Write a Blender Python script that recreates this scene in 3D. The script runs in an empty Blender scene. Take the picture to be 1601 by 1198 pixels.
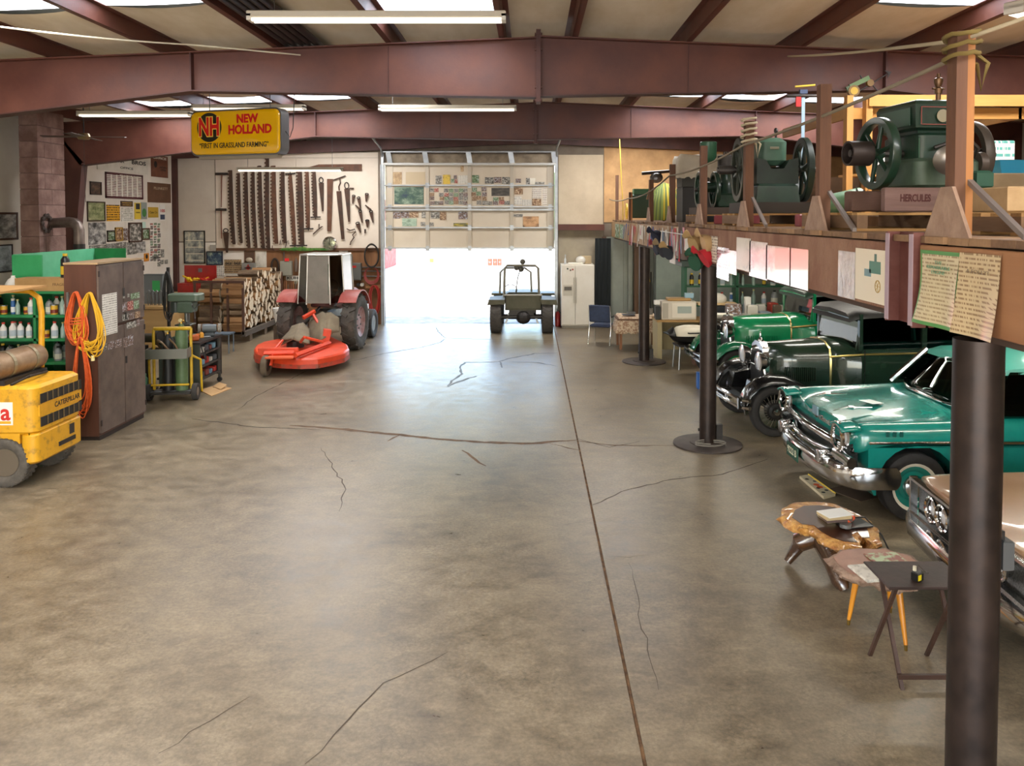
import bpy, math, random
from mathutils import Vector, Matrix, Euler
random.seed(7)
S = bpy.context.scene
COL = S.collection
PI = math.pi
# ---------------------------------------------------------------- camera
FPX, CAMH, PITCH, VPX, HZY = 1240.0, 3.1, math.radians(2.0), 830.0, 337.0
CY0 = HZY + FPX*math.tan(PITCH)
cam = bpy.data.cameras.new('camera'); camo = bpy.data.objects.new('camera', cam); COL.objects.link(camo)
cam.sensor_fit = 'HORIZONTAL'; cam.sensor_width = 36; cam.lens = 36*FPX/1601
cam.shift_x = (800.5-VPX)/1601; cam.shift_y = (CY0-599)/1601
cam.clip_end = 500; cam.clip_start = .05
camo.location = (0, 0, CAMH); camo.rotation_euler = (PI/2-PITCH, 0, 0)
S.camera = camo
# ---------------------------------------------------------------- light
S.view_settings.view_transform = 'Standard'; S.view_settings.look = 'None'
S.view_settings.exposure = 0.18; S.view_settings.gamma = 1.0; S.view_settings.use_curve_mapping = False
W = bpy.data.worlds.new('sky'); S.world = W; W.use_nodes = True
_nt = W.node_tree; _bg = _nt.nodes['Background']
_sky = _nt.nodes.new('ShaderNodeTexSky'); _sky.sky_type = 'NISHITA'; _sky.sun_disc = False
_sky.sun_elevation = math.radians(58); _sky.sun_rotation = math.radians(180); _sky.air_density = 1.2; _sky.dust_density = 2.5
_nt.links.new(_sky.outputs[0], _bg.inputs[0]); _bg.inputs[1].default_value = 1.6
def light(name, kind, loc, rot, energy, color=(1,1,1), size=None, size_y=None):
    l = bpy.data.lights.new(name, kind); l.energy = energy; l.color = color
    if kind == 'AREA':
        l.shape = 'RECTANGLE'; l.size = size; l.size_y = size_y or size
    o = bpy.data.objects.new(name, l); COL.objects.link(o); o.location = loc; o.rotation_euler = rot
    return o
sun = light('sun', 'SUN', (0,-10,30), (math.radians(17), math.radians(-6), 0), 9.0, (1,.96,.9)); sun.data.angle = math.radians(1)
# daylight through the roof light panels: x, y, size along x, size along y
SKYL = [(-5.2,8.6,3.0,.85),(5.2,8.6,3.0,.85),(-.9,9.6,1.2,.9),(-5.6,15.9,4.4,.9),(4.4,15.9,4.4,.9),(-5.2,2.6,4.4,.9),(5.2,2.6,4.4,.9),(-5.2,-2.5,4.4,.9),(4.6,-2.5,4.4,.9),(-2.6,13.2,1.4,.9),(-5.2,20.2,3,.9),(2.6,20.2,3,.9)]
for (_x,_y,_sx,_sy) in SKYL:
    light('roof_daylight', 'AREA', (_x,_y,5.42-.042*abs(_x-.1)), (0,0,0), (16 if _sx < 1.3 else 26 if _y in (15.9,13.2) else 62)*_sx*_sy, (1,.95,.88), _sx, _sy)
# area lamp added as frontal fill at the unseen doorway behind the camera
_po = light('doorway_fill', 'AREA', (-1.5,-4.9,2.2), (PI/2,0,0), 400, (1,.94,.85), 11, 4.2)
# ---------------------------------------------------------------- pixel <-> place
def _ray(x, y):
    a = (x-VPX)/FPX; b = -(y-CY0)/FPX; c, s = math.cos(PITCH), math.sin(PITCH)
    return Vector((a, c+b*s, -s+b*c))
def P(x, y, Y): d = _ray(x, y); t = Y/d.y; return Vector((d.x*t, Y, CAMH+d.z*t))
def PX(x, y, X): d = _ray(x, y); t = X/d.x; return Vector((X, d.y*t, CAMH+d.z*t))
def FL(x, y, z=0): d = _ray(x, y); t = (z-CAMH)/d.z; return Vector((d.x*t, d.y*t, z))
# ---------------------------------------------------------------- colours, materials
def hexc(h):
    if not isinstance(h, str): return tuple(h)
    h = h.lstrip('#'); r = []
    for i in (0,2,4):
        c = int(h[i:i+2],16)/255; r.append(c/12.92 if c <= .04045 else ((c+.055)/1.055)**2.4)
    return tuple(r)
MATS = {}
def newmat(name):
    m = bpy.data.materials.new(name); m.use_nodes = True
    return m, m.node_tree, m.node_tree.nodes['Principled BSDF']
def M(c, rough=.5, metal=0, c2=None, scale=5, bump=0, bscale=None, coat=0, stretch=(1,1,1), lo=.38, hi=.66, detail=5, rvar=0, emit=0, rnd=0):
    key = (c, rough, metal, c2, scale, bump, bscale, coat, stretch, lo, hi, detail, rvar, emit, rnd)
    if key in MATS: return MATS[key]
    m, nt, b = newmat('mat_%d' % len(MATS)); MATS[key] = m
    N = nt.nodes.new; L = nt.links.new
    b.inputs['Roughness'].default_value = rough; b.inputs['Metallic'].default_value = metal
    b.inputs['Coat Weight'].default_value = coat; b.inputs['Coat Roughness'].default_value = .05
    col = hexc(c)+(1,)
    b.inputs['Base Color'].default_value = col
    if emit:
        b.inputs['Emission Color'].default_value = col; b.inputs['Emission Strength'].default_value = emit
    if c2 or bump or rvar:
        tc = N('ShaderNodeTexCoord'); mp = N('ShaderNodeMapping'); mp.inputs['Scale'].default_value = stretch
        L(tc.outputs['Object'], mp.inputs[0])
        if rnd:
            oi = N('ShaderNodeObjectInfo'); ml = N('ShaderNodeMath'); ml.operation = 'MULTIPLY'; ml.inputs[1].default_value = 37
            L(oi.outputs['Random'], ml.inputs[0]); L(ml.outputs[0], mp.inputs['Location'])
        n = N('ShaderNodeTexNoise'); n.inputs['Scale'].default_value = scale; n.inputs['Detail'].default_value = detail; n.inputs['Roughness'].default_value = .62
        L(mp.outputs[0], n.inputs['Vector'])
        if c2:
            r = N('ShaderNodeValToRGB'); r.color_ramp.elements[0].position = lo; r.color_ramp.elements[1].position = hi
            r.color_ramp.elements[0].color = col; r.color_ramp.elements[1].color = hexc(c2)+(1,)
            L(n.outputs[0], r.inputs[0]); L(r.outputs[0], b.inputs['Base Color'])
        if rvar:
            mr = N('ShaderNodeMapRange'); mr.inputs[3].default_value = max(.02, rough-rvar); mr.inputs[4].default_value = min(1, rough+rvar)
            mr.inputs[1].default_value = .3; mr.inputs[2].default_value = .7
            L(n.outputs[0], mr.inputs[0]); L(mr.outputs[0], b.inputs['Roughness'])
        if bump:
            n2 = N('ShaderNodeTexNoise'); n2.inputs['Scale'].default_value = bscale or scale*4; n2.inputs['Detail'].default_value = 4
            L(mp.outputs[0], n2.inputs['Vector'])
            bp = N('ShaderNodeBump'); bp.inputs['Strength'].default_value = bump; bp.inputs['Distance'].default_value = .02
            L(n2.outputs[0], bp.inputs['Height']); L(bp.outputs[0], b.inputs['Normal'])
    return m
def wood(c, c2, rough=.6, axis='z', scale=3, bump=.25):
    st = {'x':(.12,1,1),'y':(1,.12,1),'z':(1,1,.12)}[axis]
    return M(c, rough, c2=c2, scale=scale*4, stretch=st, bump=bump, bscale=scale*16, lo=.3, hi=.7, rnd=1)
def glass(tint='#dfe8e4', gl=.12, rough=.02):
    key = ('glass', tint, gl, rough)
    if key in MATS: return MATS[key]
    m, nt, b = newmat('glass_%d' % len(MATS)); MATS[key] = m
    nt.nodes.remove(b); N = nt.nodes.new; L = nt.links.new
    t = N('ShaderNodeBsdfTransparent'); t.inputs[0].default_value = hexc(tint)+(1,)
    g = N('ShaderNodeBsdfGlossy'); g.inputs['Roughness'].default_value = rough
    x = N('ShaderNodeMixShader'); fr = N('ShaderNodeLayerWeight'); fr.inputs[0].default_value = .5
    pw = N('ShaderNodeMath'); pw.operation = 'POWER'; pw.inputs[1].default_value = 5; L(fr.outputs['Facing'], pw.inputs[0])
    ad = N('ShaderNodeMath'); ad.operation = 'ADD'; ad.inputs[1].default_value = gl*.6; ad.use_clamp = True
    L(pw.outputs[0], ad.inputs[0]); L(ad.outputs[0], x.inputs[0]); L(t.outputs[0], x.inputs[1]); L(g.outputs[0], x.inputs[2])
    L(x.outputs[0], nt.nodes['Material Output'].inputs[0])
    return m
def printed(kind, bg, ink='#222222', ink2='#777777', rough=.5, n=14, coat=0):
    """flat print on paper: 'text' = rows of broken words, 'photo' = picture, 'grid' = sheet of small pictures"""
    key = ('print', kind, bg, ink, ink2, rough, n, coat)
    if key in MATS: return MATS[key]
    m, nt, b = newmat('print_%d' % len(MATS)); MATS[key] = m
    N = nt.nodes.new; L = nt.links.new
    b.inputs['Roughness'].default_value = rough; b.inputs['Coat Weight'].default_value = coat; b.inputs['Coat Roughness'].default_value = .12
    tc = N('ShaderNodeTexCoord'); sp = N('ShaderNodeSeparateXYZ'); L(tc.outputs['Generated'], sp.inputs[0])
    ad = N('ShaderNodeMath'); L(sp.outputs[0], ad.inputs[0]); L(sp.outputs[1], ad.inputs[1])
    oi = N('ShaderNodeObjectInfo'); rn = N('ShaderNodeMath'); rn.operation = 'MULTIPLY'; rn.inputs[1].default_value = 91; L(oi.outputs['Random'], rn.inputs[0])
    cb = N('ShaderNodeCombineXYZ'); L(ad.outputs[0], cb.inputs[0]); L(sp.outputs[2], cb.inputs[1]); L(rn.outputs[0], cb.inputs[2])
    mx = N('ShaderNodeMix'); mx.data_type = 'RGBA'; mx.inputs[6].default_value = hexc(bg)+(1,); mx.inputs[7].default_value = hexc(ink)+(1,)
    if kind == 'text':
        a = N('ShaderNodeMath'); a.operation = 'MULTIPLY'; a.inputs[1].default_value = n; L(sp.outputs[2], a.inputs[0])
        fr = N('ShaderNodeMath'); fr.operation = 'FRACT'; L(a.outputs[0], fr.inputs[0])
        g = N('ShaderNodeMath'); g.operation = 'GREATER_THAN'; g.inputs[1].default_value = .55; L(fr.outputs[0], g.inputs[0])
        fl = N('ShaderNodeMath'); fl.operation = 'FLOOR'; L(a.outputs[0], fl.inputs[0])
        c2 = N('ShaderNodeCombineXYZ'); L(ad.outputs[0], c2.inputs[0]); L(fl.outputs[0], c2.inputs[1]); L(rn.outputs[0], c2.inputs[2])
        mp = N('ShaderNodeMapping'); mp.inputs['Scale'].default_value = (22,7.3,1); L(c2.outputs[0], mp.inputs[0])
        no = N('ShaderNodeTexNoise'); no.inputs['Scale'].default_value = 1; L(mp.outputs[0], no.inputs['Vector'])
        g2 = N('ShaderNodeMath'); g2.operation = 'GREATER_THAN'; g2.inputs[1].default_value = .46; L(no.outputs[0], g2.inputs[0])
        mu = N('ShaderNodeMath'); mu.operation = 'MULTIPLY'; L(g.outputs[0], mu.inputs[0]); L(g2.outputs[0], mu.inputs[1])
        # margins
        for o, lo_, hi_ in ((ad.outputs[0], .1, .9), (sp.outputs[2], .07, .93)):
            c = N('ShaderNodeMath'); c.operation = 'COMPARE'; c.inputs[1].default_value = (lo_+hi_)/2 + (0 if o is sp.outputs[2] else .0); c.inputs[2].default_value = (hi_-lo_)/2
            if o is sp.outputs[2]:
                L(o, c.inputs[0]); m2 = N('ShaderNodeMath'); m2.operation = 'MULTIPLY'; L(mu.outputs[0], m2.inputs[0]); L(c.outputs[0], m2.inputs[1]); mu = m2
        L(mu.outputs[0], mx.inputs[0])
    else:
        no = N('ShaderNodeTexNoise'); no.inputs['Scale'].default_value = n*.35 if kind == 'photo' else n; no.inputs['Detail'].default_value = 6; no.inputs['Roughness'].default_value = .7
        L(cb.outputs[0], no.inputs['Vector'])
        r = N('ShaderNodeValToRGB'); r.color_ramp.interpolation = 'LINEAR'
        e = r.color_ramp.elements; e[0].position = .36; e[0].color = hexc(ink)+(1,); e[1].position = .64; e[1].color = hexc(bg)+(1,)
        k = e.new(.5); k.color = hexc(ink2)+(1,)
        L(no.outputs[0], r.inputs[0])
        if kind == 'grid':
            br = N('ShaderNodeTexBrick'); br.inputs['Scale'].default_value = n*.5; br.offset = 0; br.inputs['Mortar Size'].default_value = .06
            br.inputs['Color1'].default_value = (1,1,1,1); br.inputs['Color2'].default_value = (.5,.5,.5,1); br.inputs['Mortar'].default_value = (0,0,0,1)
            L(cb.outputs[0], br.inputs['Vector'])
            L(br.outputs['Fac'], mx.inputs[0]); L(r.outputs[0], mx.inputs[6]); mx.inputs[7].default_value = hexc('#e9e4da')+(1,)
        else:
            mx.inputs[0].default_value = 0; L(r.outputs[0], mx.inputs[6])
    L(mx.outputs[2], b.inputs['Base Color'])
    return m
# ---------------------------------------------------------------- mesh builder
class B:
    def __init__(s): s.v = []; s.f = []
    def add(s, vs, fs, mt=None):
        o = len(s.v)
        s.v += [tuple(mt @ Vector(p)) if mt else tuple(p) for p in vs]
        s.f += [tuple(i+o for i in f) for f in fs]; return s
    def box(s, x0, x1, y0, y1, z0, z1, mt=None):
        return s.add([(x0,y0,z0),(x1,y0,z0),(x1,y1,z0),(x0,y1,z0),(x0,y0,z1),(x1,y0,z1),(x1,y1,z1),(x0,y1,z1)],
            [(0,3,2,1),(4,5,6,7),(0,1,5,4),(1,2,6,5),(2,3,7,6),(3,0,4,7)], mt)
    def cbox(s, c, d, rot=(0,0,0), bev=0):
        mt = Matrix.Translation(c) @ Euler(rot).to_matrix().to_4x4(); x, y, z = d[0]/2, d[1]/2, d[2]/2
        if not bev: return s.box(-x,x,-y,y,-z,z,mt)
        b = min(bev, x*.9, y*.9, z*.9)
        return s.loft([[(px*(x-b if k in (0,3) else x), py*(y-b if k in (0,3) else y), zz) for (px,py) in ((-1,-1),(1,-1),(1,1),(-1,1))] for k, zz in enumerate((-z,-z+b,z-b,z))], mt=mt)
    def loft(s, rings, caps=True, closed=True, mt=None, loop=False):
        n = len(rings[0]); vs = [p for r in rings for p in r]; fs = []; m = len(rings)
        for i in range(m if loop else m-1):
            a, b = i*n, ((i+1) % m)*n
            for j in range(n if closed else n-1):
                k = (j+1) % n; fs.append((a+j, a+k, b+k, b+j))
        if caps and not loop: fs.append(tuple(range(n-1,-1,-1))); fs.append(tuple(range((m-1)*n, m*n)))
        return s.add(vs, fs, mt)
    def _ring(s, c, t, r, n, u=None):
        t = t.normalized(); u = u or (Vector((0,0,1)) if abs(t.z) < .9 else Vector((1,0,0)))
        a = (u - t*u.dot(t)).normalized(); b = t.cross(a)
        return [c + (a*math.cos(2*PI*i/n) + b*math.sin(2*PI*i/n))*r for i in range(n)], a
    def cyl(s, p0, p1, r0, r1=None, n=12, caps=True):
        p0, p1 = Vector(p0), Vector(p1); t = p1-p0; r1 = r0 if r1 is None else r1
        A, u = s._ring(p0, t, r0, n); Bq, _ = s._ring(p1, t, r1, n, u)
        return s.loft([A, Bq], caps)
    def tube(s, pts, r, n=8, loop=False):
        pts = [Vector(p) for p in pts]; R = []; u = None; m = len(pts)
        for i, p in enumerate(pts):
            a = pts[(i-1) % m] if (i or loop) else p; b = pts[(i+1) % m] if (i < m-1 or loop) else p
            rr = r[i] if isinstance(r, (list,tuple)) else r
            g, u = s._ring(p, (b-a) if (b-a).length > 1e-9 else Vector((0,0,1)), rr, n, u); R.append(g)
        return s.loft(R, True, True, None, loop)
    def lathe(s, prof, n=20, mt=None, a0=0, a1=2*PI):
        full = abs(a1-a0-2*PI) < 1e-6; k = n if full else n+1
        R = [[(r*math.cos(a0+(a1-a0)*i/n), r*math.sin(a0+(a1-a0)*i/n), z) for i in range(k)] for (r, z) in prof]
        return s.loft(R, full and prof[0] != prof[-1], full, mt)
    def prism(s, poly, d0, d1, plane='xz', mt=None):
        f = {'xz': lambda u,v,d: (u,d,v), 'yz': lambda u,v,d: (d,u,v), 'xy': lambda u,v,d: (u,v,d)}[plane]
        return s.loft([[f(u,v,d0) for u,v in poly], [f(u,v,d1) for u,v in poly]], True, True, mt)
    def sph(s, c, r, n=12, m=8, mt=None, a0=-PI/2, a1=PI/2):
        r = (r,r,r) if isinstance(r,(int,float)) else r
        return s.loft([[(c[0]+r[0]*math.cos(a)*math.cos(2*PI*i/n), c[1]+r[1]*math.cos(a)*math.sin(2*PI*i/n), c[2]+r[2]*math.sin(a)) for i in range(n)] for a in [a0+(a1-a0)*(.02+.96*j/m) for j in range(m+1)]], mt=mt)
    def grid(s, fn, nu, nv, thick=None):
        vs = [fn(i/nu, j/nv) for j in range(nv+1) for i in range(nu+1)]
        return s.add(vs, [(j*(nu+1)+i, j*(nu+1)+i+1, (j+1)*(nu+1)+i+1, (j+1)*(nu+1)+i) for j in range(nv) for i in range(nu)])
    def mesh(s, name, mat, smooth=0):
        me = bpy.data.meshes.new(name); me.from_pydata([tuple(p) for p in s.v], [], s.f); me.materials.append(mat)
        if smooth:
            me.polygons.foreach_set('use_smooth', [True]*len(me.polygons)); me.set_sharp_from_angle(angle=math.radians(smooth))
        me.update(); return me
    def build(s, name, mat, parent=None, smooth=0, loc=None, rot=None, solid=0, bev=0, sub=0):
        import bmesh
        me = s.mesh(name, mat, smooth)
        bm = bmesh.new(); bm.from_mesh(me); bmesh.ops.recalc_face_normals(bm, faces=bm.faces); bm.to_mesh(me); bm.free()
        o = bpy.data.objects.new(name, me); COL.objects.link(o)
        if parent: o.parent = parent
        if loc: o.location = loc
        if rot: o.rotation_euler = rot
        if sub: m = o.modifiers.new('s','SUBSURF'); m.levels = sub; m.render_levels = sub
        if solid: m = o.modifiers.new('t','SOLIDIFY'); m.thickness = solid; m.offset = 0
        if bev: m = o.modifiers.new('b','BEVEL'); m.width = bev; m.segments = 2; m.limit_method = 'ANGLE'
        return o
def T(name, label, cat, loc=(0,0,0), rz=0, group=None, rot=None):
    o = bpy.data.objects.new(name, None); COL.objects.link(o); o.empty_display_size = .1
    o.location = loc; o.rotation_euler = rot or (0,0,rz); tag(o, label, cat, group); return o
def tag(o, label, cat, group=None):
    o['label'] = label; o['category'] = cat
    if group: o['group'] = group
    return o
def struct(o): o['kind'] = 'structure'; return o
def sroot(name, loc=(0,0,0)):
    o = bpy.data.objects.new(name, None); COL.objects.link(o); o.location = loc; o['kind'] = 'structure'; o.empty_display_size = .1; return o
def dup(root, loc=None, rot=None, label=None, group=None, scale=None):
    r = root.copy(); COL.objects.link(r)
    if loc is not None: r.location = loc
    if rot is not None: r.rotation_euler = rot
    if label: r['label'] = label
    if group: r['group'] = group
    if scale: r.scale = scale if not isinstance(scale,(int,float)) else (scale,)*3
    for ch in list(root.children):
        c = ch.copy(); COL.objects.link(c); c.parent = r
        for g in list(ch.children):
            d = g.copy(); COL.objects.link(d); d.parent = c
    return r
def share(o, parent, loc=None, rot=None, scale=None, mat=None):
    c = o.copy(); COL.objects.link(c); c.parent = parent
    if loc is not None: c.location = loc
    if rot is not None: c.rotation_euler = rot
    if scale is not None: c.scale = scale
    return c
def text(name, s, size, mat, parent, loc, rot, ext=.002, bold=0, ax='CENTER', width=None):
    cu = bpy.data.curves.new('txt', 'FONT'); cu.body = s; cu.size = size; cu.extrude = ext; cu.offset = bold; cu.align_x = ax; cu.align_y = 'CENTER'; cu.resolution_u = 3
    t = bpy.data.objects.new('txt', cu); COL.objects.link(t)
    dg = bpy.context.evaluated_depsgraph_get(); me = bpy.data.meshes.new_from_object(t.evaluated_get(dg))
    COL.objects.unlink(t); bpy.data.objects.remove(t)
    me.materials.clear(); me.materials.append(mat)
    o = bpy.data.objects.new(name, me); COL.objects.link(o); o.parent = parent; o.location = loc; o.rotation_euler = rot
    if width:
        w = max(v.co.x for v in me.vertices)-min(v.co.x for v in me.vertices); o.scale = (width/w,1,1)
    return o
BACKROT = (PI/2,0,0)      # reads from the camera on a wall that faces it
LEFTROT = (PI/2,0,PI/2)   # reads on the left wall (faces +x)
RIGHTROT = (PI/2,0,-PI/2) # reads on a surface that faces -x
# ================================================================ shell
YW, YF, XL, XR, RX = 22.5, -5.0, -10.1, 10.3, .1      # far wall, wall behind camera, left, right, ridge
Y2, Y1 = 10.65, 16.7
def topz(x): return 5.46-.042*abs(x-RX)
# floor -------------------------------------------------------------
def concrete():
    m, nt, b = newmat('concrete'); N = nt.nodes.new; L = nt.links.new
    tc = N('ShaderNodeTexCoord')
    def noise(sc, det=6, st=(1,1,1), dist=0):
        mp = N('ShaderNodeMapping'); mp.inputs['Scale'].default_value = st; L(tc.outputs['Object'], mp.inputs[0])
        n = N('ShaderNodeTexNoise'); n.inputs['Scale'].default_value = sc; n.inputs['Detail'].default_value = det; n.inputs['Roughness'].default_value = .68; n.inputs['Distortion'].default_value = dist
        L(mp.outputs[0], n.inputs['Vector']); return n
    def ramp(src, stops):
        r = N('ShaderNodeValToRGB'); e = r.color_ramp.elements
        e[0].position, e[0].color = stops[0][0], hexc(stops[0][1])+(1,); e[1].position, e[1].color = stops[-1][0], hexc(stops[-1][1])+(1,)
        for p, c in stops[1:-1]: k = e.new(p); k.color = hexc(c)+(1,)
        L(src, r.inputs[0]); return r
    def mix(fac, a, bb, mode='MIX'):
        x = N('ShaderNodeMix'); x.data_type = 'RGBA'; x.blend_type = mode
        if isinstance(fac, float): x.inputs[0].default_value = fac
        else: L(fac, x.inputs[0])
        L(a, x.inputs[6]); L(bb, x.inputs[7]); return x
    n1 = noise(.6, 9, dist=.4); n2 = noise(4.2, 12, (1,1.4,1), .3); n3 = noise(34, 8)
    c1 = ramp(n1.outputs[0], [(.33,'#564a3c'),(.5,'#83745d'),(.67,'#a19177')])
    c2 = ramp(n2.outputs[0], [(.31,'#4f4538'),(.5,'#83755f'),(.69,'#a8987d')])
    a = mix(.5, c1.outputs[0], c2.outputs[0])
    c3 = ramp(n3.outputs[0], [(.3,'#8a8a8a'),(.7,'#ffffff')])
    a = mix(.55, a.outputs[2], c3.outputs[0], 'MULTIPLY')
    # net of hair cracks in patches
    vo = N('ShaderNodeTexVoronoi'); vo.feature = 'DISTANCE_TO_EDGE'; vo.inputs['Scale'].default_value = 22
    wn = noise(9, 3); mv = N('ShaderNodeMix'); mv.data_type = 'VECTOR'; mv.inputs[0].default_value = .06
    L(tc.outputs['Object'], mv.inputs[4]); L(wn.outputs[1], mv.inputs[5]); L(mv.outputs[1], vo.inputs['Vector'])
    cr = ramp(vo.outputs[0], [(0,'#9a9a9a'),(.09,'#ffffff')])
    pn = noise(.9, 4); pr = ramp(pn.outputs[0], [(.45,'#000000'),(.62,'#a0a0a0')])
    dark = N('ShaderNodeMix'); dark.data_type = 'RGBA'; dark.blend_type = 'MULTIPLY'; L(pr.outputs[0], dark.inputs[0]); L(a.outputs[2], dark.inputs[6]); L(cr.outputs[0], dark.inputs[7])
    L(dark.outputs[2], b.inputs['Base Color'])
    rr = N('ShaderNodeMapRange'); rr.inputs[1].default_value = .3; rr.inputs[2].default_value = .7; rr.inputs[3].default_value = .27; rr.inputs[4].default_value = .42
    L(n2.outputs[0], rr.inputs[0]); L(rr.outputs[0], b.inputs['Roughness'])
    bp = N('ShaderNodeBump'); bp.inputs['Strength'].default_value = .12; bp.inputs['Distance'].default_value = .01; L(n3.outputs[0], bp.inputs['Height']); L(bp.outputs[0], b.inputs['Normal'])
    return m
CONC = concrete()
JX = .645
b = B(); b.box(XL,JX-.012,YF,YW+.1,-.15,0); b.box(JX+.012,XR,YF,YW+.1,-.15,0); b.box(JX-.012,JX+.012,YF,YW+.1,-.15,-.012)
floor = struct(b.build('floor', CONC))
b = B(); b.box(JX-.012,JX+.012,YF,YW,-.012,-.008); b.build('joint_filler', M('#4a3420',.9,c2='#7a5a3a',scale=9), floor)
def crack(pts, w, mat, name='crack'):
    rnd = random.Random(len(pts)*31+int(pts[0][0])); P3 = [FL(x,y) for x,y in pts]; out = []
    for i in range(len(P3)-1):
        n = max(2, int((P3[i+1]-P3[i]).length/.12))
        for k in range(n): out.append(P3[i].lerp(P3[i+1], k/n) + Vector((rnd.uniform(-1,1)*.018, rnd.uniform(-1,1)*.018, 0)))
    out.append(P3[-1]); vs = []; m = len(out)
    for i, p in enumerate(out):
        t = (out[min(i+1,m-1)]-out[max(i-1,0)]).normalized(); q = Vector((-t.y,t.x,0)); ww = w*(.35+.65*min(1,min(i,m-1-i)/4))*rnd.uniform(.6,1.3)/2
        vs += [p+q*ww+Vector((0,0,.0015)), p-q*ww+Vector((0,0,.0015))]
    bb = B(); bb.add(vs, [(2*i,2*i+1,2*i+3,2*i+2) for i in range(m-1)]); return bb.build(name, mat, floor)
rust = M('#4e3722',.75,c2='#73563a',scale=6); tar = M('#3b3733',.55,c2='#5a5148',scale=8); hair = M('#4b4136',.85)
for pts, w, mt in [
    ([(455,665),(540,672),(625,680),(700,688),(770,692),(830,694),(903,688)],.085,rust), ([(905,690),(960,697),(1056,697)],.035,rust),
    ([(626,680),(606,690)],.06,rust), ([(860,694),(905,704)],.04,rust), ([(724,704),(742,718),(760,729)],.07,rust), ([(500,672),(400,668),(300,655)],.03,hair),
    ([(700,605),(706,596),(722,585),(719,572),(728,567),(780,566),(800,560),(836,553),(873,552)],.05,tar), ([(783,566),(785,575)],.07,tar),
    ([(800,566),(840,567),(873,573)],.045,tar), ([(700,605),(716,597),(745,588)],.07,tar),
    ([(695,530),(690,535),(660,543),(600,553),(545,566)],.045,tar), ([(680,510),(686,520),(697,529),(780,531),(868,533)],.02,hair),
    ([(545,566),(480,580),(400,620),(372,640)],.02,hair), ([(905,687),(952,700),(1000,690)],.018,hair),
    ([(925,790),(985,765),(1050,750),(1130,742),(1200,718)],.02,hair), ([(480,1198),(520,1150),(600,1070),(700,1020)],.012,hair),
    ([(250,1180),(300,1145),(390,1090)],.011,hair), ([(985,880),(1000,960),(1030,1080)],.008,hair), ([(500,700),(540,760),(530,800)],.012,hair),
    ([(958,870),(985,872),(1010,868)],.008,hair)]:
    crack(pts, w, mt)
# ceiling -------------------------------------------------------------
ceiling = sroot('ceiling')
MAROON = M('#50291f',.55,c2='#653a2c',scale=1.4,bump=.05,bscale=30,rvar=.1)
MARD = M('#41231d',.6,c2='#54302a',scale=2)
PURX = [RX-.45,RX+.45]
for k in range(1,7): PURX += [RX-.45-1.5*k, RX+.45+1.5*k]
PURX = sorted(PURX)
pb = None
def zpur(s):
    b = B(); t = .012
    b.box(-t/2,t/2,YF,YW,0,.2); b.box(-.075 if s<0 else 0, 0 if s<0 else .075,YF,YW,0,t); b.box(0 if s<0 else -.075,.075 if s<0 else 0,YF,YW,.2-t,.2); return b
for x in PURX:
    o = zpur(-1 if x < RX else 1).build('purlin', MAROON, ceiling, loc=(x,0,topz(x)+.012))
INS = M('#cfc2a8',.85,c2='#ded4c0',scale=2.2,bump=.25,bscale=5,stretch=(1,.35,1))
SKYM = newmat('roof_light'); _n = SKYM[1]; _t = _n.nodes.new('ShaderNodeBsdfTranslucent'); _t.inputs[0].default_value = (.85,.87,.87,1); _n.links.new(_t.outputs[0], _n.nodes['Material Output'].inputs[0]); SKYM = SKYM[0]
edges = [XL]+PURX+[XR]
def lit(x0, x1, y0, y1):
    cx = (x0+x1)/2
    return any(abs(cx-a) <= max(sx/2,.75) and y0 < yy < y1 for (a,yy,sx,sy) in SKYL)
for i in range(len(edges)-1):
    x0, x1 = edges[i], edges[i+1]
    cuts = [YF]; 
    mids = sorted((yy,sy) for (a,yy,sx,sy) in SKYL if abs((x0+x1)/2-a) <= max(sx/2,.75))
    for yy, sy in mids: cuts += [yy-sy/2, yy+sy/2]
    cuts.append(YW)
    for k in range(len(cuts)-1):
        sky = k % 2 == 1; y0, y1 = cuts[k], cuts[k+1]
        rnd = random.Random(i*7+k); sag = .02 if sky else .07
        nv = max(2, int((y1-y0)/.9)); ph = [rnd.uniform(.5,1.2) for _ in range(nv+1)]
        b = B(); b.grid(lambda u,v: (x0+(x1-x0)*u, y0+(y1-y0)*v, topz(x0+(x1-x0)*u)+.215-sag*ph[int(round(v*nv))]*math.sin(PI*u)), 6, nv)
        b.build('roof_light_panel' if sky else 'insulation_sheet', SKYM if sky else INS, ceiling, smooth=60)
        if not sky: B().add([(x0,y0,topz(x0)+.3),(x1,y0,topz(x1)+.3),(x1,y1,topz(x1)+.3),(x0,y1,topz(x0)+.3)],[(0,1,2,3)]).build('roof_sheet', M('#8a8a86',.5), ceiling)
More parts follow.
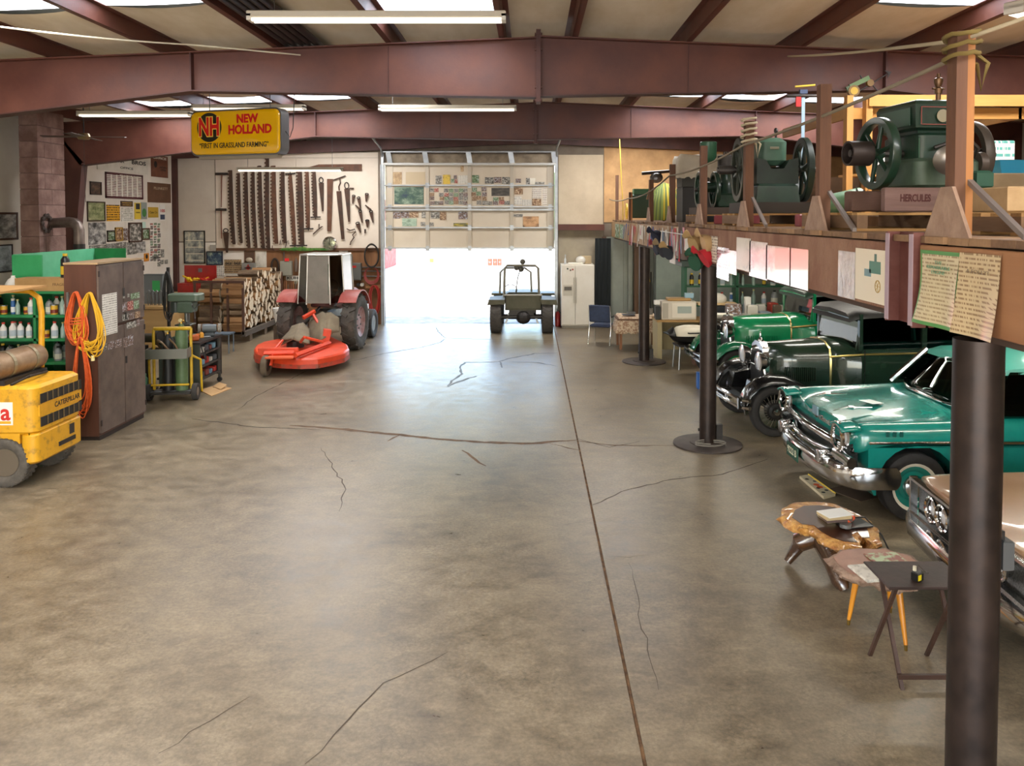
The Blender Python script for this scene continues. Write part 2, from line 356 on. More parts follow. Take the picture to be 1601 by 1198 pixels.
# steel frames ---------------------------------------------------------
def frame(Y, name, wbot):
    r = sroot(name)
    def web(pts_top, pts_bot, t=.012):
        b = B(); n = len(pts_top)
        for i in range(n-1):
            (a0,z0),(a1,z1) = pts_top[i],pts_top[i+1]; (c0,w0),(c1,w1) = pts_bot[i],pts_bot[i+1]
            b.add([(a0,-t/2,z0),(a1,-t/2,z1),(c1,-t/2,w1),(c0,-t/2,w0),(a0,t/2,z0),(a1,t/2,z1),(c1,t/2,w1),(c0,t/2,w0)],[(0,1,2,3),(7,6,5,4),(0,4,5,1),(3,2,6,7),(1,5,6,2),(0,3,7,4)])
        return b
    def flange(pts, w=.2, t=.016, up=1):
        b = B()
        for i in range(len(pts)-1):
            (a0,z0),(a1,z1) = pts[i],pts[i+1]; d = Vector((a1-a0,0,z1-z0)).normalized(); n = Vector((-d.z,0,d.x))*t
            b.add([(a0,-w/2,z0),(a1,-w/2,z1),(a1,w/2,z1),(a0,w/2,z0),(a0+n.x,-w/2,z0+n.z),(a1+n.x,-w/2,z1+n.z),(a1+n.x,w/2,z1+n.z),(a0+n.x,w/2,z0+n.z)],[(0,3,2,1),(4,5,6,7),(0,1,5,4),(1,2,6,5),(2,3,7,6),(3,0,4,7)])
        return b
    for s, xe in ((-1,XL),(1,XR)):
        def X(d): return RX+s*d
        D = abs(xe-RX)
        tp = [(X(0),topz(X(0))),(X(4.6),topz(X(4.6))),(X(7.2),topz(X(7.2))),(X(D-.72),topz(X(D-.72))),(X(D),topz(X(D)))]
        bt = [(X(0),4.68),(X(4.6),4.76),(X(7.2),4.44),(X(D-.72),4.16),(X(D-.62),4.16)]
        web(tp, bt).build('rafter_web', MAROON, r); flange(tp,.22).build('top_flange', MAROON, r); flange(bt[:4],.22).build('bottom_flange', MARD, r)
        web([(X(D),5.02),(X(D),0)],[(X(D-.72),4.2),(X(D-.3),0)]).build('column_web', MAROON, r)
        flange([(X(D-.72),4.2),(X(D-.3),0)],.22).build('column_flange', MARD, r)
        b = B(); b.box(X(4.6)-.01,X(4.6)+.01,-.1,.1,4.76,topz(X(4.6))); b.build('splice_plate', MARD, r)
        b = B(); b.box(X(2.0)-.004,X(2.0)+.004,-.02,.0,4.72,topz(X(2.0))); b.build('weld_seam', MARD, r)
    b = B(); b.box(RX-.03,RX+.03,-.13,.13,4.6,5.55); b.build('ridge_plate', MARD, r)
    bb = B()
    for z in (4.63,4.8,5.3,5.5):
        for yy in (-.06,.06): bb.cyl((RX-.05,yy,z),(RX+.05,yy,z),.018,n=6)
    bb.build('ridge_bolts', M('#6b4a42',.4,metal=.5), r)
    r.location = (0,Y,0); return r
frame(Y2,'steel_frame_1',0); frame(Y1,'steel_frame_2',0); frame(4.6,'steel_frame_3',0); frame(-1.4,'steel_frame_4',0); 
b = B()
for s_, xe in ((-1,XL),(1,XR)): b.loft([[(RX,YW-.2,z),(RX,YW-.05,z),(xe,YW-.05,z-.042*abs(xe-RX)),(xe,YW-.2,z-.042*abs(xe-RX))] for z in (5.12,5.46)])
struct(b.build('trim_1', MARD))
# walls ----------------------------------------------------------------
WHITE = M('#d9d0c2',.75,c2='#e4ddd2',scale=1.3,bump=.05)
TAN = M('#b5a48b',.8,c2='#c6b69c',scale=1.1,bump=.06)
GREYG = M('#8f948a',.8,c2='#a0a499',scale=1)
PLY = wood('#8a5f3c','#6b4526',.7,'z',1.2)
def panel(parent, x0,x1,z0,z1, y, mat, t=.02, name='panel'):
    b = B(); b.cbox(((x0+x1)/2,y-t/2,(z0+z1)/2),(x1-x0-.006,t,z1-z0-.006),bev=.003); return b.build(name, mat, parent)
wall_back = sroot('wall_back')
def bx(x): return P(x,337,YW).x
def bz(y): return P(830,y,YW).z
DX0, DX1, DZ = bx(600), bx(869), bz(258)
b = B(); b.box(XL,DX0,YW,YW+.2,0,5.7); b.box(DX1,XR,YW,YW+.2,0,5.7); b.box(DX0,DX1,YW,YW+.2,DZ,5.7)
b.build('backing', M('#6b5f52',.85,c2='#7c7062',scale=2), wall_back)
# white boards left of the door
zt = bz(241)
for a, c in ((276,337),): 
    panel(wall_back,bx(a),bx(c),bz(378),zt,YW,M('#beb3a4',.8,c2='#cbc1b2',scale=1)); panel(wall_back,bx(a),bx(c),.9,bz(379),YW,WHITE)
SAWB = M('#cdbfae',.8,c2='#d8ccbc',scale=.8,bump=.03)
for a, c in ((338,464),(464,592)):
    panel(wall_back,bx(a),bx(c),bz(388),bz(247),YW,SAWB)
panel(wall_back,bx(338),bx(592),bz(247),zt+.05,YW,SAWB)
panel(wall_back,bx(338),bx(415),.9,bz(389),YW,WHITE)
for a, c in ((415,455),(455,500),(500,548),(548,597)): panel(wall_back,bx(a),bx(c),.0,bz(390),YW,PLY)
panel(wall_back,bx(276),bx(415),0,.9,YW,M('#8d8273',.85,c2='#a09483',scale=2))
# right of the door
panel(wall_back,bx(873),bx(943),bz(351),bz(242),YW,TAN); panel(wall_back,bx(873),bx(943),0,bz(360),YW,M('#8f8474',.8,c2='#a2967f',scale=1.5))
b = B(); b.box(bx(872),bx(944),YW-.2,YW,bz(360),bz(351)); b.build('girt', MAROON, wall_back)
for a, c in ((944,975),(975,1040),(1040,1110),(1110,1200),(1200,1395)): panel(wall_back,bx(a),bx(c),0,2.5,YW,GREYG)
panel(wall_back,bx(944),XR,2.9,5.1,YW,M('#b08a5e',.8,c2='#c9a06f',scale=2.5))
for x in (944,985,1012,1060,1130):
    b = B(); b.box(bx(x)-.06,bx(x)+.06,YW-.16,YW-.02,0,2.5); b.build('wall_stud', M('#5e4434',.7) if x in (944,1012) else GREYG, wall_back)
# left wall
wall_left = sroot('wall_left')
b = B(); b.box(XL-.2,XL,YF,YW,0,5.3); b.build('backing', M('#cfc8bc',.8,c2='#dbd5ca',scale=1.5), wall_left)
for y0, y1 in ((17.1,19.7),(19.7,22.3)):
    for z0, z1 in ((0,2.3),(2.3,5.0)):
        b = B(); b.box(XL,XL+.02,y0+.004,y1-.004,z0+.004,z1-.004); b.build('panel', WHITE, wall_left)
for k in range(4):
    b = B(); b.box(XL,XL+.02,7+k*2.4+.004,9.4+k*2.4-.004,0,5.0); b.build('panel', M('#d5cdbd',.75,c2='#e2dbcd',scale=1), wall_left)
b = B(); b.box(XL,XL+.12,YW-.16,YW,0,5.0); b.build('corner_post', MARD, wall_left)
wall_right = sroot('wall_right')
b = B(); b.box(XR,XR+.2,YF,YW,0,5.3); b.build('backing', M('#a59a88',.85,c2='#b3a895',scale=1.5), wall_right)
wall_front = sroot('wall_front')
b = B(); b.box(XL,-7,YF-.2,YF,0,5.7); b.box(4,XR,YF-.2,YF,0,5.7); b.box(-7,4,YF-.2,YF,4.3,5.7); b.build('backing', TAN, wall_front)
# outside ---------------------------------------------------------------
b = B(); b.box(-60,60,YW+.1,120,-.25,-.02); struct(b.build('ground', M('#8d877c',.95,c2='#b0aa9e',scale=3,bump=.5,bscale=40)))
b = B(); b.box(-60,60,-60,YF,-.25,-.02); struct(b.build('ground_front', M('#bdb8ae',.95,c2='#d5d0c6',scale=3)))
# ================================================================ common makers
CHROME = M('#d8d8d8',.12,metal=1); STEEL = M('#8d8f90',.35,metal=.9,c2='#77797a',scale=6); DARKM = M('#2a2725',.5,metal=.4,c2='#3a3532',scale=6)
RUB = M('#1d1b1a',.75,c2='#2a2826',scale=8,bump=.1); BLACK = M('#141312',.45); WHT = M('#e6e2da',.6); PAPER = M('#e9e4d6',.7,c2='#dcd5c4',scale=3)
def tyre(parent, c, r, w, rin, axis='y', mat=None, name='tyre', tread=0, n=36, whitewall=None):
    """tyre about a horizontal axis at c"""
    R = Euler((PI/2,0,0) if axis=='y' else (0,PI/2,0)).to_matrix().to_4x4(); mt = Matrix.Translation(c) @ R
    h = w/2; b = B()
    prof = [(rin,-h*.72),(rin+(r-rin)*.35,-h*.98),(rin+(r-rin)*.75,-h),(r*.975,-h*.86),(r,-h*.6),(r,h*.6),(r*.975,h*.86),(rin+(r-rin)*.75,h),(rin+(r-rin)*.35,h*.98),(rin,h*.72),(rin,-h*.72)]
    b.lathe(prof, n, mt)
    t = b.build(name, mat or RUB, parent, smooth=40)
    if tread:
        tb = B(); k = int(tread)
        for i in range(k):
            a = 2*PI*i/k
            for s in (-1,1):
                q = Matrix.Rotation(a+s*.5*PI/k,4,'Z') @ Matrix.Translation((r*.99,0,s*h*.5)) @ Matrix.Rotation(s*.55,4,'X')
                tb.box(-.012,r*(.045 if tread<26 else .02),-r*.05,r*.05,-h*.48,h*.48, mt @ q)
        tb.build('tread', mat or RUB, t)
    return t
def loops(c, rx, rz, n, axis, r, jit, seed, top=0, turns_pts=26):
    """points of a hanging coil: c = hook, rx half width, rz full drop"""
    rd = random.Random(seed); pts = []
    for k in range(n):
        a = rx*rd.uniform(.6,1.1); d = rz*rd.uniform(.75,1.02); oy = rd.uniform(-jit,jit); ox = rd.uniform(-.3,.3)*rx
        for i in range(turns_pts):
            t = 2*PI*i/turns_pts; u = math.sin(t)*a*(.35+.65*(1-math.cos(t))/2)+ox*(1-math.cos(t))/2; v = -d*(1-math.cos(t))/2
            p = (u, oy, v) if axis=='x' else (oy, u, v)
            pts.append(Vector(c)+Vector(p)+Vector((0,0,rd.uniform(-.004,.004))))
    return pts
def poster(name, label, cat, pl, x0, y0, x1, y1, mat, frame=None, group=None, t=.012, tilt=0, fw=.03):
    """flat picture on a wall: pl = ('y', Y) faces the camera, ('x', X) faces +x, ('-x', X) faces -x; pixel box"""
    k, v = pl
    if k == 'y':
        a, c = P(x0,y0,v), P(x1,y1,v); w, h = c.x-a.x, a.z-c.z; ctr = ((a.x+c.x)/2, v, (a.z+c.z)/2); rz = 0
    else:
        ym = (y0+y1)/2; a, c = PX(x0,ym,v), PX(x1,ym,v); w = abs(c.y-a.y); xm = (x0+x1)/2
        h = PX(xm,y0,v).z-PX(xm,y1,v).z; ctr = (v,(a.y+c.y)/2,(PX(xm,y0,v).z+PX(xm,y1,v).z)/2); rz = PI/2 if k == 'x' else -PI/2
    if frame:
        o = T(name, label, cat, ctr, group=group, rot=(0,tilt,rz))
        B().box(-w/2+fw*.6,w/2-fw*.6,-t*.7,0,-h/2+fw*.6,h/2-fw*.6).build('print', mat, o)
        f = B(); 
        for s in (-1,1):
            f.box(s*w/2-(fw if s>0 else 0),s*w/2+(0 if s>0 else fw),-t*1.8,0,-h/2,h/2); f.box(-w/2,w/2,-t*1.8,0,s*h/2-(fw if s>0 else 0),s*h/2+(0 if s>0 else fw))
        f.build('frame', frame, o)
    else:
        o = B().box(-w/2,w/2,-t,0,-h/2,h/2).build(name, mat); o.location = ctr; o.rotation_euler = (0,tilt,rz); tag(o, label, cat, group)
    o['w'] = w; o['h'] = h
    return o
def onposter(o, s, size, u, v, mat, bold=0, width=None, name='lettering', t=.014):
    return text(name, s, o['h']*size, mat, o, (u*o['w'],-t,v*o['h']), BACKROT, .001, bold, width=width*o['w'] if width else None)
TONE = ['grey','green-toned','sepia','blue-toned','red-toned']
PH = [printed('photo','#d9d5cc','#1d1c1a','#77736a'), printed('photo','#cfd6d8','#2b3a2a','#6f8a5a'), printed('photo','#dfc9a8','#4a2f22','#8d6a4a'), printed('photo','#b9c7d6','#1f2c3a','#7b5b45'), printed('photo','#e2dccb','#3c2a20','#a33b2c')]
# ================================================================ left side
# block chimney
ch = T('block_chimney','brown concrete block chimney standing against the white left wall','chimney',(-9.475,15.43,0))
BRN = M('#6b5047',.9,c2='#8a6f66',scale=3,bump=.4,bscale=40,rnd=1)
for k in range(17):
    for a, c in (((-.43,.0),(.0,.43)) if k % 2 else ((-.43,-.22),(-.22,.43))):
        b = B(); b.cbox((0,(a+c)/2,.15+.3*k),(.35,c-a-.008,.292),bev=.008); b.build('block', BRN, ch)
b = B(); b.box(-.168,.168,-.42,.42,0,5.1); b.build('mortar', M('#5b463f',.95), ch)
sp = T('stove_pipe','grey metal stove pipe with elbow leaving the block chimney','pipe',(-8.72,15.3,0))
b = B(); b.tube([(-.56,.08,2.95),(-.2,.03,2.97),(-.1,.01,2.96),(-.03,0,2.91),(0,0,2.82),(0,0,2.55)],.1,14); b.build('elbow_pipe', M('#7d7068',.45,metal=.7,c2='#5f544d',scale=5), sp, smooth=50)
b = B(); b.cyl((0,0,0),(0,0,2.55),.105,n=14); b.build('black_pipe', M('#2b2724',.5,metal=.3), sp, smooth=50)
b = B()
for i in range(10):
    a = 2*PI*i/10; b.sph((-.55,-.1+.15*math.cos(a)*.9,2.95+.15*math.sin(a)),(.03,.05,.05),6,4)
b.build('wall_collar', M('#3a2d27',.8), sp)
# left wall pictures by the chimney
GREYP = printed('photo','#cfcdc8','#4a4844','#8f8c86',n=9)
poster('framed_picture','large framed grey landscape photograph in dark wood on left wall beside chimney','picture',('x',XL+.03),-28,332,27,376,GREYP,M('#4a2f1f',.5),fw=.04)
poster('framed_picture','pale framed landscape print with thin dark frame low on left wall','picture',('x',XL+.03),-28,383,19,427,printed('photo','#c9d3da','#5c6468','#9aa5a8',n=6),M('#2d2622',.5),fw=.025)
# green bottle shelves -------------------------------------------------
GRN = M('#1f7a45',.5,c2='#2a8f52',scale=3); GRD = M('#14532f',.55,c2='#1b6238',scale=3)
sh = T('green_shelf_unit','green painted wooden shelving filled with bottles behind yellow forklift','shelf',(-8.25,12.3,0))
for z in (.05,.42,.79,1.16,1.53,1.9): B().box(-1.75,1.75,0,.45,z-.02,z+.02).build('shelf_board', GRN, sh)
for x in (-1.74,-.8,.52,1.74): B().box(x-.02,x+.02,.0,.45,0,1.88).build('divider', GRN, sh)
B().box(-1.75,1.75,.44,.46,0,1.92).build('back_panel', GRD, sh)
gb = T('green_board_bin','tall open-sided green plywood bin standing behind the bottle shelves','bin',(-8.08,14.0,0))
LG = M('#2f9a5c',.45,c2='#3aa868',scale=3)
B().box(-.32,-.29,-1.15,1.2,1.9,2.47).build('side_board', M('#58b083',.4,c2='#6cc096',scale=2), gb); B().box(-.32,.16,-1.18,-1.15,2.02,2.46).build('front_board', LG, gb); B().box(-.32,.3,1.2,1.23,1.9,2.47).build('end_board', GRN, gb)
B().box(-.32,.16,-1.18,1.2,1.9,1.93).build('bottom_board', GRN, gb)
for x in (-.28,.12):
    for y in (-.6,1.15): B().box(x-.03,x+.03,y-.03,y+.03,0,1.9).build('post', GRD, gb)
def bottle(name, label, prof, mat, capm, ch_, band=None, group='bottles and cans on the green shelves'):
    o = T(name, label, 'bottle', (0,0,-5), group=group)
    b = B(); b.lathe(prof, 10); b.build('body', mat, o, smooth=40)
    r, z = prof[-1]; b = B(); b.cyl((0,0,z-.004),(0,0,z+ch_),r*1.15+.004,n=8); b.build('cap', capm, o)
    if band: b = B(); rr = max(p[0] for p in prof)+.0015; hh = z*.55; b.lathe([(rr,hh*.25),(rr,hh*.95)],10); b.build('label_band', band, o)
    return o
PB = [bottle('plastic_bottle','white plastic bottle with cap among containers on the green shelves',[(.001,0),(.04,0),(.042,.02),(.042,.14),(.018,.18),(.016,.2)],WHT,M('#c03a2a',.4),.02,M('#b9c4cc',.5)),
 bottle('spray_can','blue and white spray can among containers on the green shelves',[(.001,0),(.033,0),(.033,.19),(.022,.215)],M('#2f5f9a',.3),WHT,.03,M('#dfe3e6',.4)),
 bottle('oil_jug','grey plastic oil jug among containers on the green shelves',[(.001,0),(.055,0),(.055,.16),(.035,.2),(.017,.215)],M('#8c8f8e',.45),BLACK,.02,M('#d8d2c0',.5)),
 bottle('glass_bottle','clear greenish bottle among containers on the green shelves',[(.001,0),(.036,0),(.036,.15),(.014,.2),(.014,.24)],M('#8fa59a',.2),M('#bfb26a',.4),.015),
 bottle('paint_tin','yellow lidded tin among containers on the green shelves',[(.001,0),(.045,0),(.045,.12),(.043,.125)],M('#d2a325',.4),STEEL,.006,M('#7d2b1f',.5)),
 bottle('black_bottle','black bottle with yellow label among containers on the green shelves',[(.001,0),(.04,0),(.04,.17),(.016,.21)],M('#1c1b1c',.35),M('#d8b32a',.4),.02,M('#d8b32a',.5))]
rd = random.Random(3); used = set(); PB0 = [o_['label'] for o_ in PB]
def putb(k, loc, sc=1.0):
    row = 'top of the green shelves' if loc[2] > 1.9 else ('the upper' if loc[2] > 1.5 else 'the middle' if loc[2] > 1.1 else 'the lower')+' green shelf'
    lab_ = PB0[k].replace('the green shelves', row)
    sc_ = sc*rd.uniform(.9,1.2)
    if k not in used:
        used.add(k); o = PB[k]; o.location = loc; o.scale = (sc_,)*3; o['label'] = lab_
    else: dup(PB[k], loc, (0,0,rd.uniform(0,6)), lab_, scale=sc_)
for z in (1.55,1.18,.81):
    for x0, x1 in ((-9.0,-7.8),(-7.66,-6.6)):
        x = x0+.06
        while x < x1-.03:
            if rd.random() < .92: putb(rd.choice([0,0,1,2,3,0,4,5]), (x, 12.38+rd.uniform(0,.1), z))
            if rd.random() < .5: putb(rd.choice([0,2,3,5]), (x+.03, 12.62, z))
            x += rd.uniform(.095,.14)
# things on the shelves
CARD = M('#a8814f',.8,c2='#b8915d',scale=4); 
cb = T('cardboard_box','long open cardboard box lying on top of the green shelves','box',(-7.55,12.5,1.921))
B().box(-.5,.5,-.16,.16,0,.2).build('carton', CARD, cb); text('printed_lettering','FRAGILE',.06,M('#5a4028',.7),cb,(.2,-.161,.1),BACKROT,.0005)
putb(5,(-7.35,12.5,2.122),1.6); putb(0,(-7.25,12.53,2.122),1.0)
b = B()
for i in range(9): b.sph((-7.0+rd.uniform(-.12,.12),12.36+rd.uniform(-.05,.05),1.95+rd.uniform(0,.05)),(.09,.06,.045),8,5)
tag(b.build('rag_heap', M('#cbc4b4',.9,c2='#a79f90',scale=14,bump=.5), smooth=60),'crumpled heap of pale rags on top shelf beside the brown cabinet','rags')
b = B(); b.lathe([(.001,0),(.1,0),(.11,.1),(.07,.17),(.03,.2),(.03,.23)],12); tag(b.build('white_jug', WHT, smooth=45, loc=(-8.18,12.5,1.921)),'squat white jug on top of the green shelves','jug')
# forklift --------------------------------------------------------------
YEL = M('#d79a12',.45,c2='#c08a10',scale=7,bump=.08); YWORN = M('#d39a16',.5,c2='#8d6a24',scale=9,lo=.52,hi=.72,bump=.15)
fk = T('forklift','yellow worn forklift with gas tank on its rear deck beside green shelves','forklift',(-5.62,9.42,0))
def rpoly(x0,x1,y0,y1,r,n=5,cs=(1,1,1,1)):
    out = []
    for k,(cx,cy,a) in enumerate(((x1-r,y1-r,0),(x0+r,y1-r,90),(x0+r,y0+r,180),(x1-r,y0+r,270))):
        if cs[k]:
            for i in range(n+1): t = math.radians(a+90*i/n); out.append((cx+r*math.cos(t), cy+r*math.sin(t)))
        else: out.append(((x1,y1),(x0,y1),(x0,y0),(x1,y0))[k])
    return out
def rounded(b, x0,x1,y0,y1,z0,z1,r,bev=.03):
    b.loft([[(x,y,z) for x,y in rpoly(x0+e,x1-e,y0+e,y1-e,r)] for z,e in ((z0,bev),(z0+bev,0),(z1-bev,0),(z1,bev))]); return b
rounded(B(),-.95,0,-.49,.45,.6,1.16,.12,.035).build('counterweight', YWORN, fk, smooth=40)
b = B(); rounded(b,-.2,.0,-.49,.45,.26,.62,.08,.03); b.build('lower_counterweight', YWORN, fk, smooth=40)
b = B(); b.prism([(-.2,.3),(-.2,.62),(-.62,.62),(-.5,.6),(-.36,.52),(-.27,.42)], -.47,.43,'xz'); b.build('wheel_arch', YWORN, fk)
b = B(); b.box(-2.6,-.93,-.47,.43,.35,1.1); b.build('hood', YEL, fk); b = B(); b.box(-2.5,-.25,-.36,.32,.3,.62); b.build('chassis', DARKM, fk)
for z in (.73,1.0):   # two rows of louvres on the rear face
    b = B(); b.box(-.012,.006,-.40,.42,z-.055,z+.055); g = b.build('grille_slot', M('#231d18',.6), fk)
    for i in range(7): B().cbox((.004,-.28+i*.105,z),(.02,.012,.108)).build('grille_bar', M('#5c4a2c',.5), g)
text('lettering','CATERPILLAR',.085,M('#2a2218',.6),fk,(.004,.12,.865),LEFTROT,.001,.002,width=.52)
B().box(-.02,.003,-.42,.42,.8,.93).build('trim_strip', YEL, fk); B().cbox((.0,.2,.5),(.02,.09,.12)).build('tow_slot', M('#2a2018',.7), fk); B().cbox((.0,.1,.38),(.02,.34,.05)).build('lower_slot', M('#2a2018',.7), fk)
st = B().box(-.62,-.26,-.496,-.49,.72,.98).build('sticker', WHT, fk); text('sticker_letter','a',.26,M('#c4281c',.5),st,(-.34,-.498,.86),BACKROT,.001,.006); B().box(-.6,-.28,-.4975,-.496,.735,.765).build('sticker_line', M('#d8a21c',.5), st)
for y in (-.40,.38):
    for x,r in ((-.38,.28),(-1.95,.34)):
        w = tyre(fk,(x,y,r),r,.2,r*.58,'y',M('#4a443d',.85,c2='#5b544b',scale=12,bump=.2),tread=30); b = B(); b.cyl((x,y-.07,r),(x,y+.07,r),r*.57,n=20); b.build('wheel_hub', M('#5f5344',.6), fk)
for y in (-.44,.40):
    b = B(); b.tube([(-.48,y,1.1),(-.46,y,1.9),(-.49,y,2.08),(-.6,y,2.16),(-.8,y,2.17),(-2.3,y,2.17)],.035,8); b.build('guard_post', YEL, fk, smooth=50)
    B().cyl((-2.3,y,1.0),(-2.3,y,2.17),.035,n=8).build('front_guard_post', YEL, fk)
B().box(-2.4,-.42,-.5,.46,2.205,2.23).build('guard_roof', wood('#b48a55','#9c7342',.7,'x',1), fk)
TK = M('#8a6f55',.45,metal=.5,c2='#a88f74',scale=5,bump=.1)
b = B(); mt = Matrix.Translation((-.52,-.06,1.36)) @ Matrix.Rotation(PI/2,4,'X') @ Matrix.Rotation(PI/2,4,'Z')
b.lathe([(.03,-.5),(.09,-.49),(.145,-.44),(.158,-.38),(.158,.38),(.145,.44),(.09,.49),(.03,.5)],20,mt); tk = b.build('gas_tank', TK, fk, smooth=40)
for d in (-.22,.2): b = B(); b.lathe([(.162,d-.025),(.166,d-.025),(.166,d+.025),(.162,d+.025),(.162,d-.025)],20,mt); b.build('strap', M('#9c9178',.4,metal=.6), tk)
b = B(); b.lathe([(.13,.44),(.16,.44),(.16,.58),(.13,.58),(.13,.44)],16,mt,.6,5.4); b.build('collar', TK, tk)
B().cbox((-.52,-.06,1.19),(.3,.8,.06)).build('tank_cradle', DARKM, fk)
B().tube([(-.3,-.45,1.17),(-.25,-.2,1.22),(-.28,.1,1.2),(-.35,.3,1.18)],.015,6).build('gas_hose', DARKM, fk)
B().box(-1.6,-1.05,-.3,.26,1.1,1.25).build('seat_cushion', BLACK, fk); B().cbox((-1.1,-.02,1.45),(.1,.5,.45)).build('seat_back', BLACK, fk)
for y in (-.25,.21): B().box(-2.75,-2.65,y-.06,y+.06,.1,2.5).build('mast_rail', YEL, fk); 
# brown cabinet ------------------------------------------------------
CABM = M('#4f4038',.55,c2='#6b5a50',scale=2.5,bump=.1); CABS = wood('#5a3524','#46281b',.55,'z',1)
cab = T('tall_cabinet','tall dark brown wooden cabinet with four doors and hanging cords','cabinet',(-6.14,11.45,0))
B().box(-.24,.2,-.64,.64,.06,2.43).build('carcass', CABS, cab); B().box(-.245,.23,-.65,.65,2.43,2.455).build('top_board', M('#a58a66',.6), cab); B().box(-.22,.2,-.62,.62,0,.06).build('plinth', M('#2d211b',.7), cab)
for y0,y1 in ((-.635,.02),(.03,.635)):
    for z0,z1 in ((.09,1.52),(1.55,2.42)):
        d = B().cbox((.215,(y0+y1)/2,(z0+z1)/2),(.03,y1-y0-.01,z1-z0-.01),bev=.006).build('door', CABM, cab)
        if y0 > 0: B().cbox((.236,.06,z0+.09 if z0>1 else 1.0),(.02,.03,.1)).build('handle', DARKM, d)
        for z in (z0+.15,z1-.12): B().cbox((.232,y0+.01 if y0<0 else y1-.01,z),(.012,.03,.08)).build('hinge', M('#3a2f2a',.5,metal=.5), d)
B().cbox((.233,.025,1.99),(.01,.05,.12)).build('latch', DARKM, cab)
B().box(-.2,-.17,-.66,-.64,1.85,2.05).build('hook_plate', STEEL, cab)
CX = -6.14+.232
poster('calendar_sheet','tall white sheet of small grey photos on brown cabinet door','paper',('x',CX),160,459,183,523,printed('grid','#dcd8cf','#6a6660','#a7a39b',n=9),t=.003)
for (x0,y0,x1,y1,k) in ((192,461,195,467,0),(199,459,202,465,0),(204,458,218,467,1),(191,473,198,487,3),(199,471,208,485,4),(209,470,217,483,1),(191,491,201,501,0),(202,489,210,499,3),(211,487,219,497,2),(198,503,213,513,0),(213,499,218,510,3),(158,537,167,549,0),(169,534,178,546,3),(180,531,190,543,3),(193,528,199,543,3),(200,524,208,540,3)):
    poster('snapshot','small '+TONE[k]+' snapshot taped to brown cabinet door','photo',('x',CX),x0,y0,x1,y1,PH[k],group='snapshots on the brown cabinet',t=.003)
ORG = M('#c8501c',.5,c2='#d9622a',scale=20); YLC = M('#d5a320',.5)
b = B(); b.tube(loops((-6.19,10.76,2.06),.17,.72,22,'x',.008,.035,5),.0085,5); o = b.build('orange_extension_cord', ORG, smooth=60); tag(o,'thick orange extension cord coiled on cabinet side and trailing down','cord')
bb = B(); bb.tube(loops((-6.13,10.74,1.45),.15,1.1,11,'x',.008,.03,8),.0085,5); bb.build('trailing_loops', ORG, o, smooth=60)
bb = B(); bb.tube([Vector((-6.19+.075*math.cos(t)*(1),10.755+.05*math.sin(t),1.6+.006*t)) for t in [i*.5 for i in range(40)]],.009,5); bb.build('wrap', ORG, o, smooth=60)
b = B(); b.tube(loops((-6.0,10.755,2.05),.22,.88,13,'x',.008,.03,11),.0085,5); o = b.build('yellow_extension_cord', YLC, smooth=60); tag(o,'yellow extension cord coiled beside the orange one on cabinet','cord')
b = B(); b.cyl((-5.97,10.75,1.19),(-5.97,10.75,1.12),.025,n=8); b.build('plug', M('#d9c98a',.4), o)
# hoses hanging behind the cabinet
b = B(); b.tube(loops((-6.85,14.9,2.05),.13,.95,4,'x',.01,.05,17),.012,6); tag(b.build('black_hose', M('#2c2a28',.5), smooth=60),'black rubber hose hanging in loops behind the brown cabinet','hose')
b = B(); b.box(-6.87,-6.83,14.92,14.98,0,2.12); b.box(-7.05,-6.65,14.85,15.05,0,.04); tag(b.build('hose_post', DARKM),'slim dark steel post carrying black hose loops','post')
# bench along the left wall ---------------------------------------------
PLYT = wood('#b5935f','#a07d4c',.65,'x',1)
wb = T('plywood_workbench','plywood-sided workbench in the far left corner under the signs','workbench',(-9.2,20.0,0))
B().box(-.85,.9,-1.8,1.8,.95,1.0).build('bench_top', PLYT, wb); B().box(-.8,.86,-1.78,-1.75,.05,.95).build('end_panel', PLYT, wb); B().box(.84,.87,-1.75,1.78,.05,.95).build('front_panel', PLYT, wb)
for y in (-1.7,1.7): B().box(-.8,-.7,y-.05,y+.05,0,.95).build('leg', PLYT, wb)
RED = M('#b01e1a',.35,c2='#96201c',scale=5,coat=.3)
tc = T('red_tool_chest','open red metal tool chest heaped with yellow tools on workbench','tool chest',(-8.75,20.75,1.001))
B().box(-.42,.42,-.22,.22,0,.34).build('chest_body', RED, tc); l = B().box(-.42,.42,.2,.24,.34,.78).build('lid', RED, tc); B().box(-.05,.05,.19,.2,.6,.7).build('lid_badge', STEEL, l)
B().box(-.36,.36,-.235,-.22,.1,.28).build('drawer', RED, tc)
for i in range(12):
    a = rd.uniform(0,3); p = Vector((-8.75+rd.uniform(-.3,.3),20.72+rd.uniform(-.12,.12),1.37+rd.uniform(0,.08)))
    b = B(); b.cyl((0,0,0),(.16*math.cos(a),.06*math.sin(a),rd.uniform(.0,.1)),.03,.022,8); b.sph((0,0,0),(.05,.045,.04),8,5); o = b.build('hand_tool', M('#d9b11c',.4) if i % 4 else RED, smooth=50, loc=p); tag(o,'yellow power hand tool in the red chest' if i % 4 else 'small red hand tool in the red chest','tool','tools heaped in the red chest')
eb = T('grey_breaker_box','grey electrical box with green sticker near red tool chest','electrical box',(-8.98,18.9,1.001))
B().box(-.22,.22,-.09,.09,0,.68).build('box', M('#6f7678',.5), eb); B().box(-.02,.16,-.094,-.09,.3,.55).build('green_sticker', M('#3aa35a',.5), eb); B().box(-.24,.24,-.1,.1,.68,.7).build('cover_rim', M('#62696b',.5), eb)
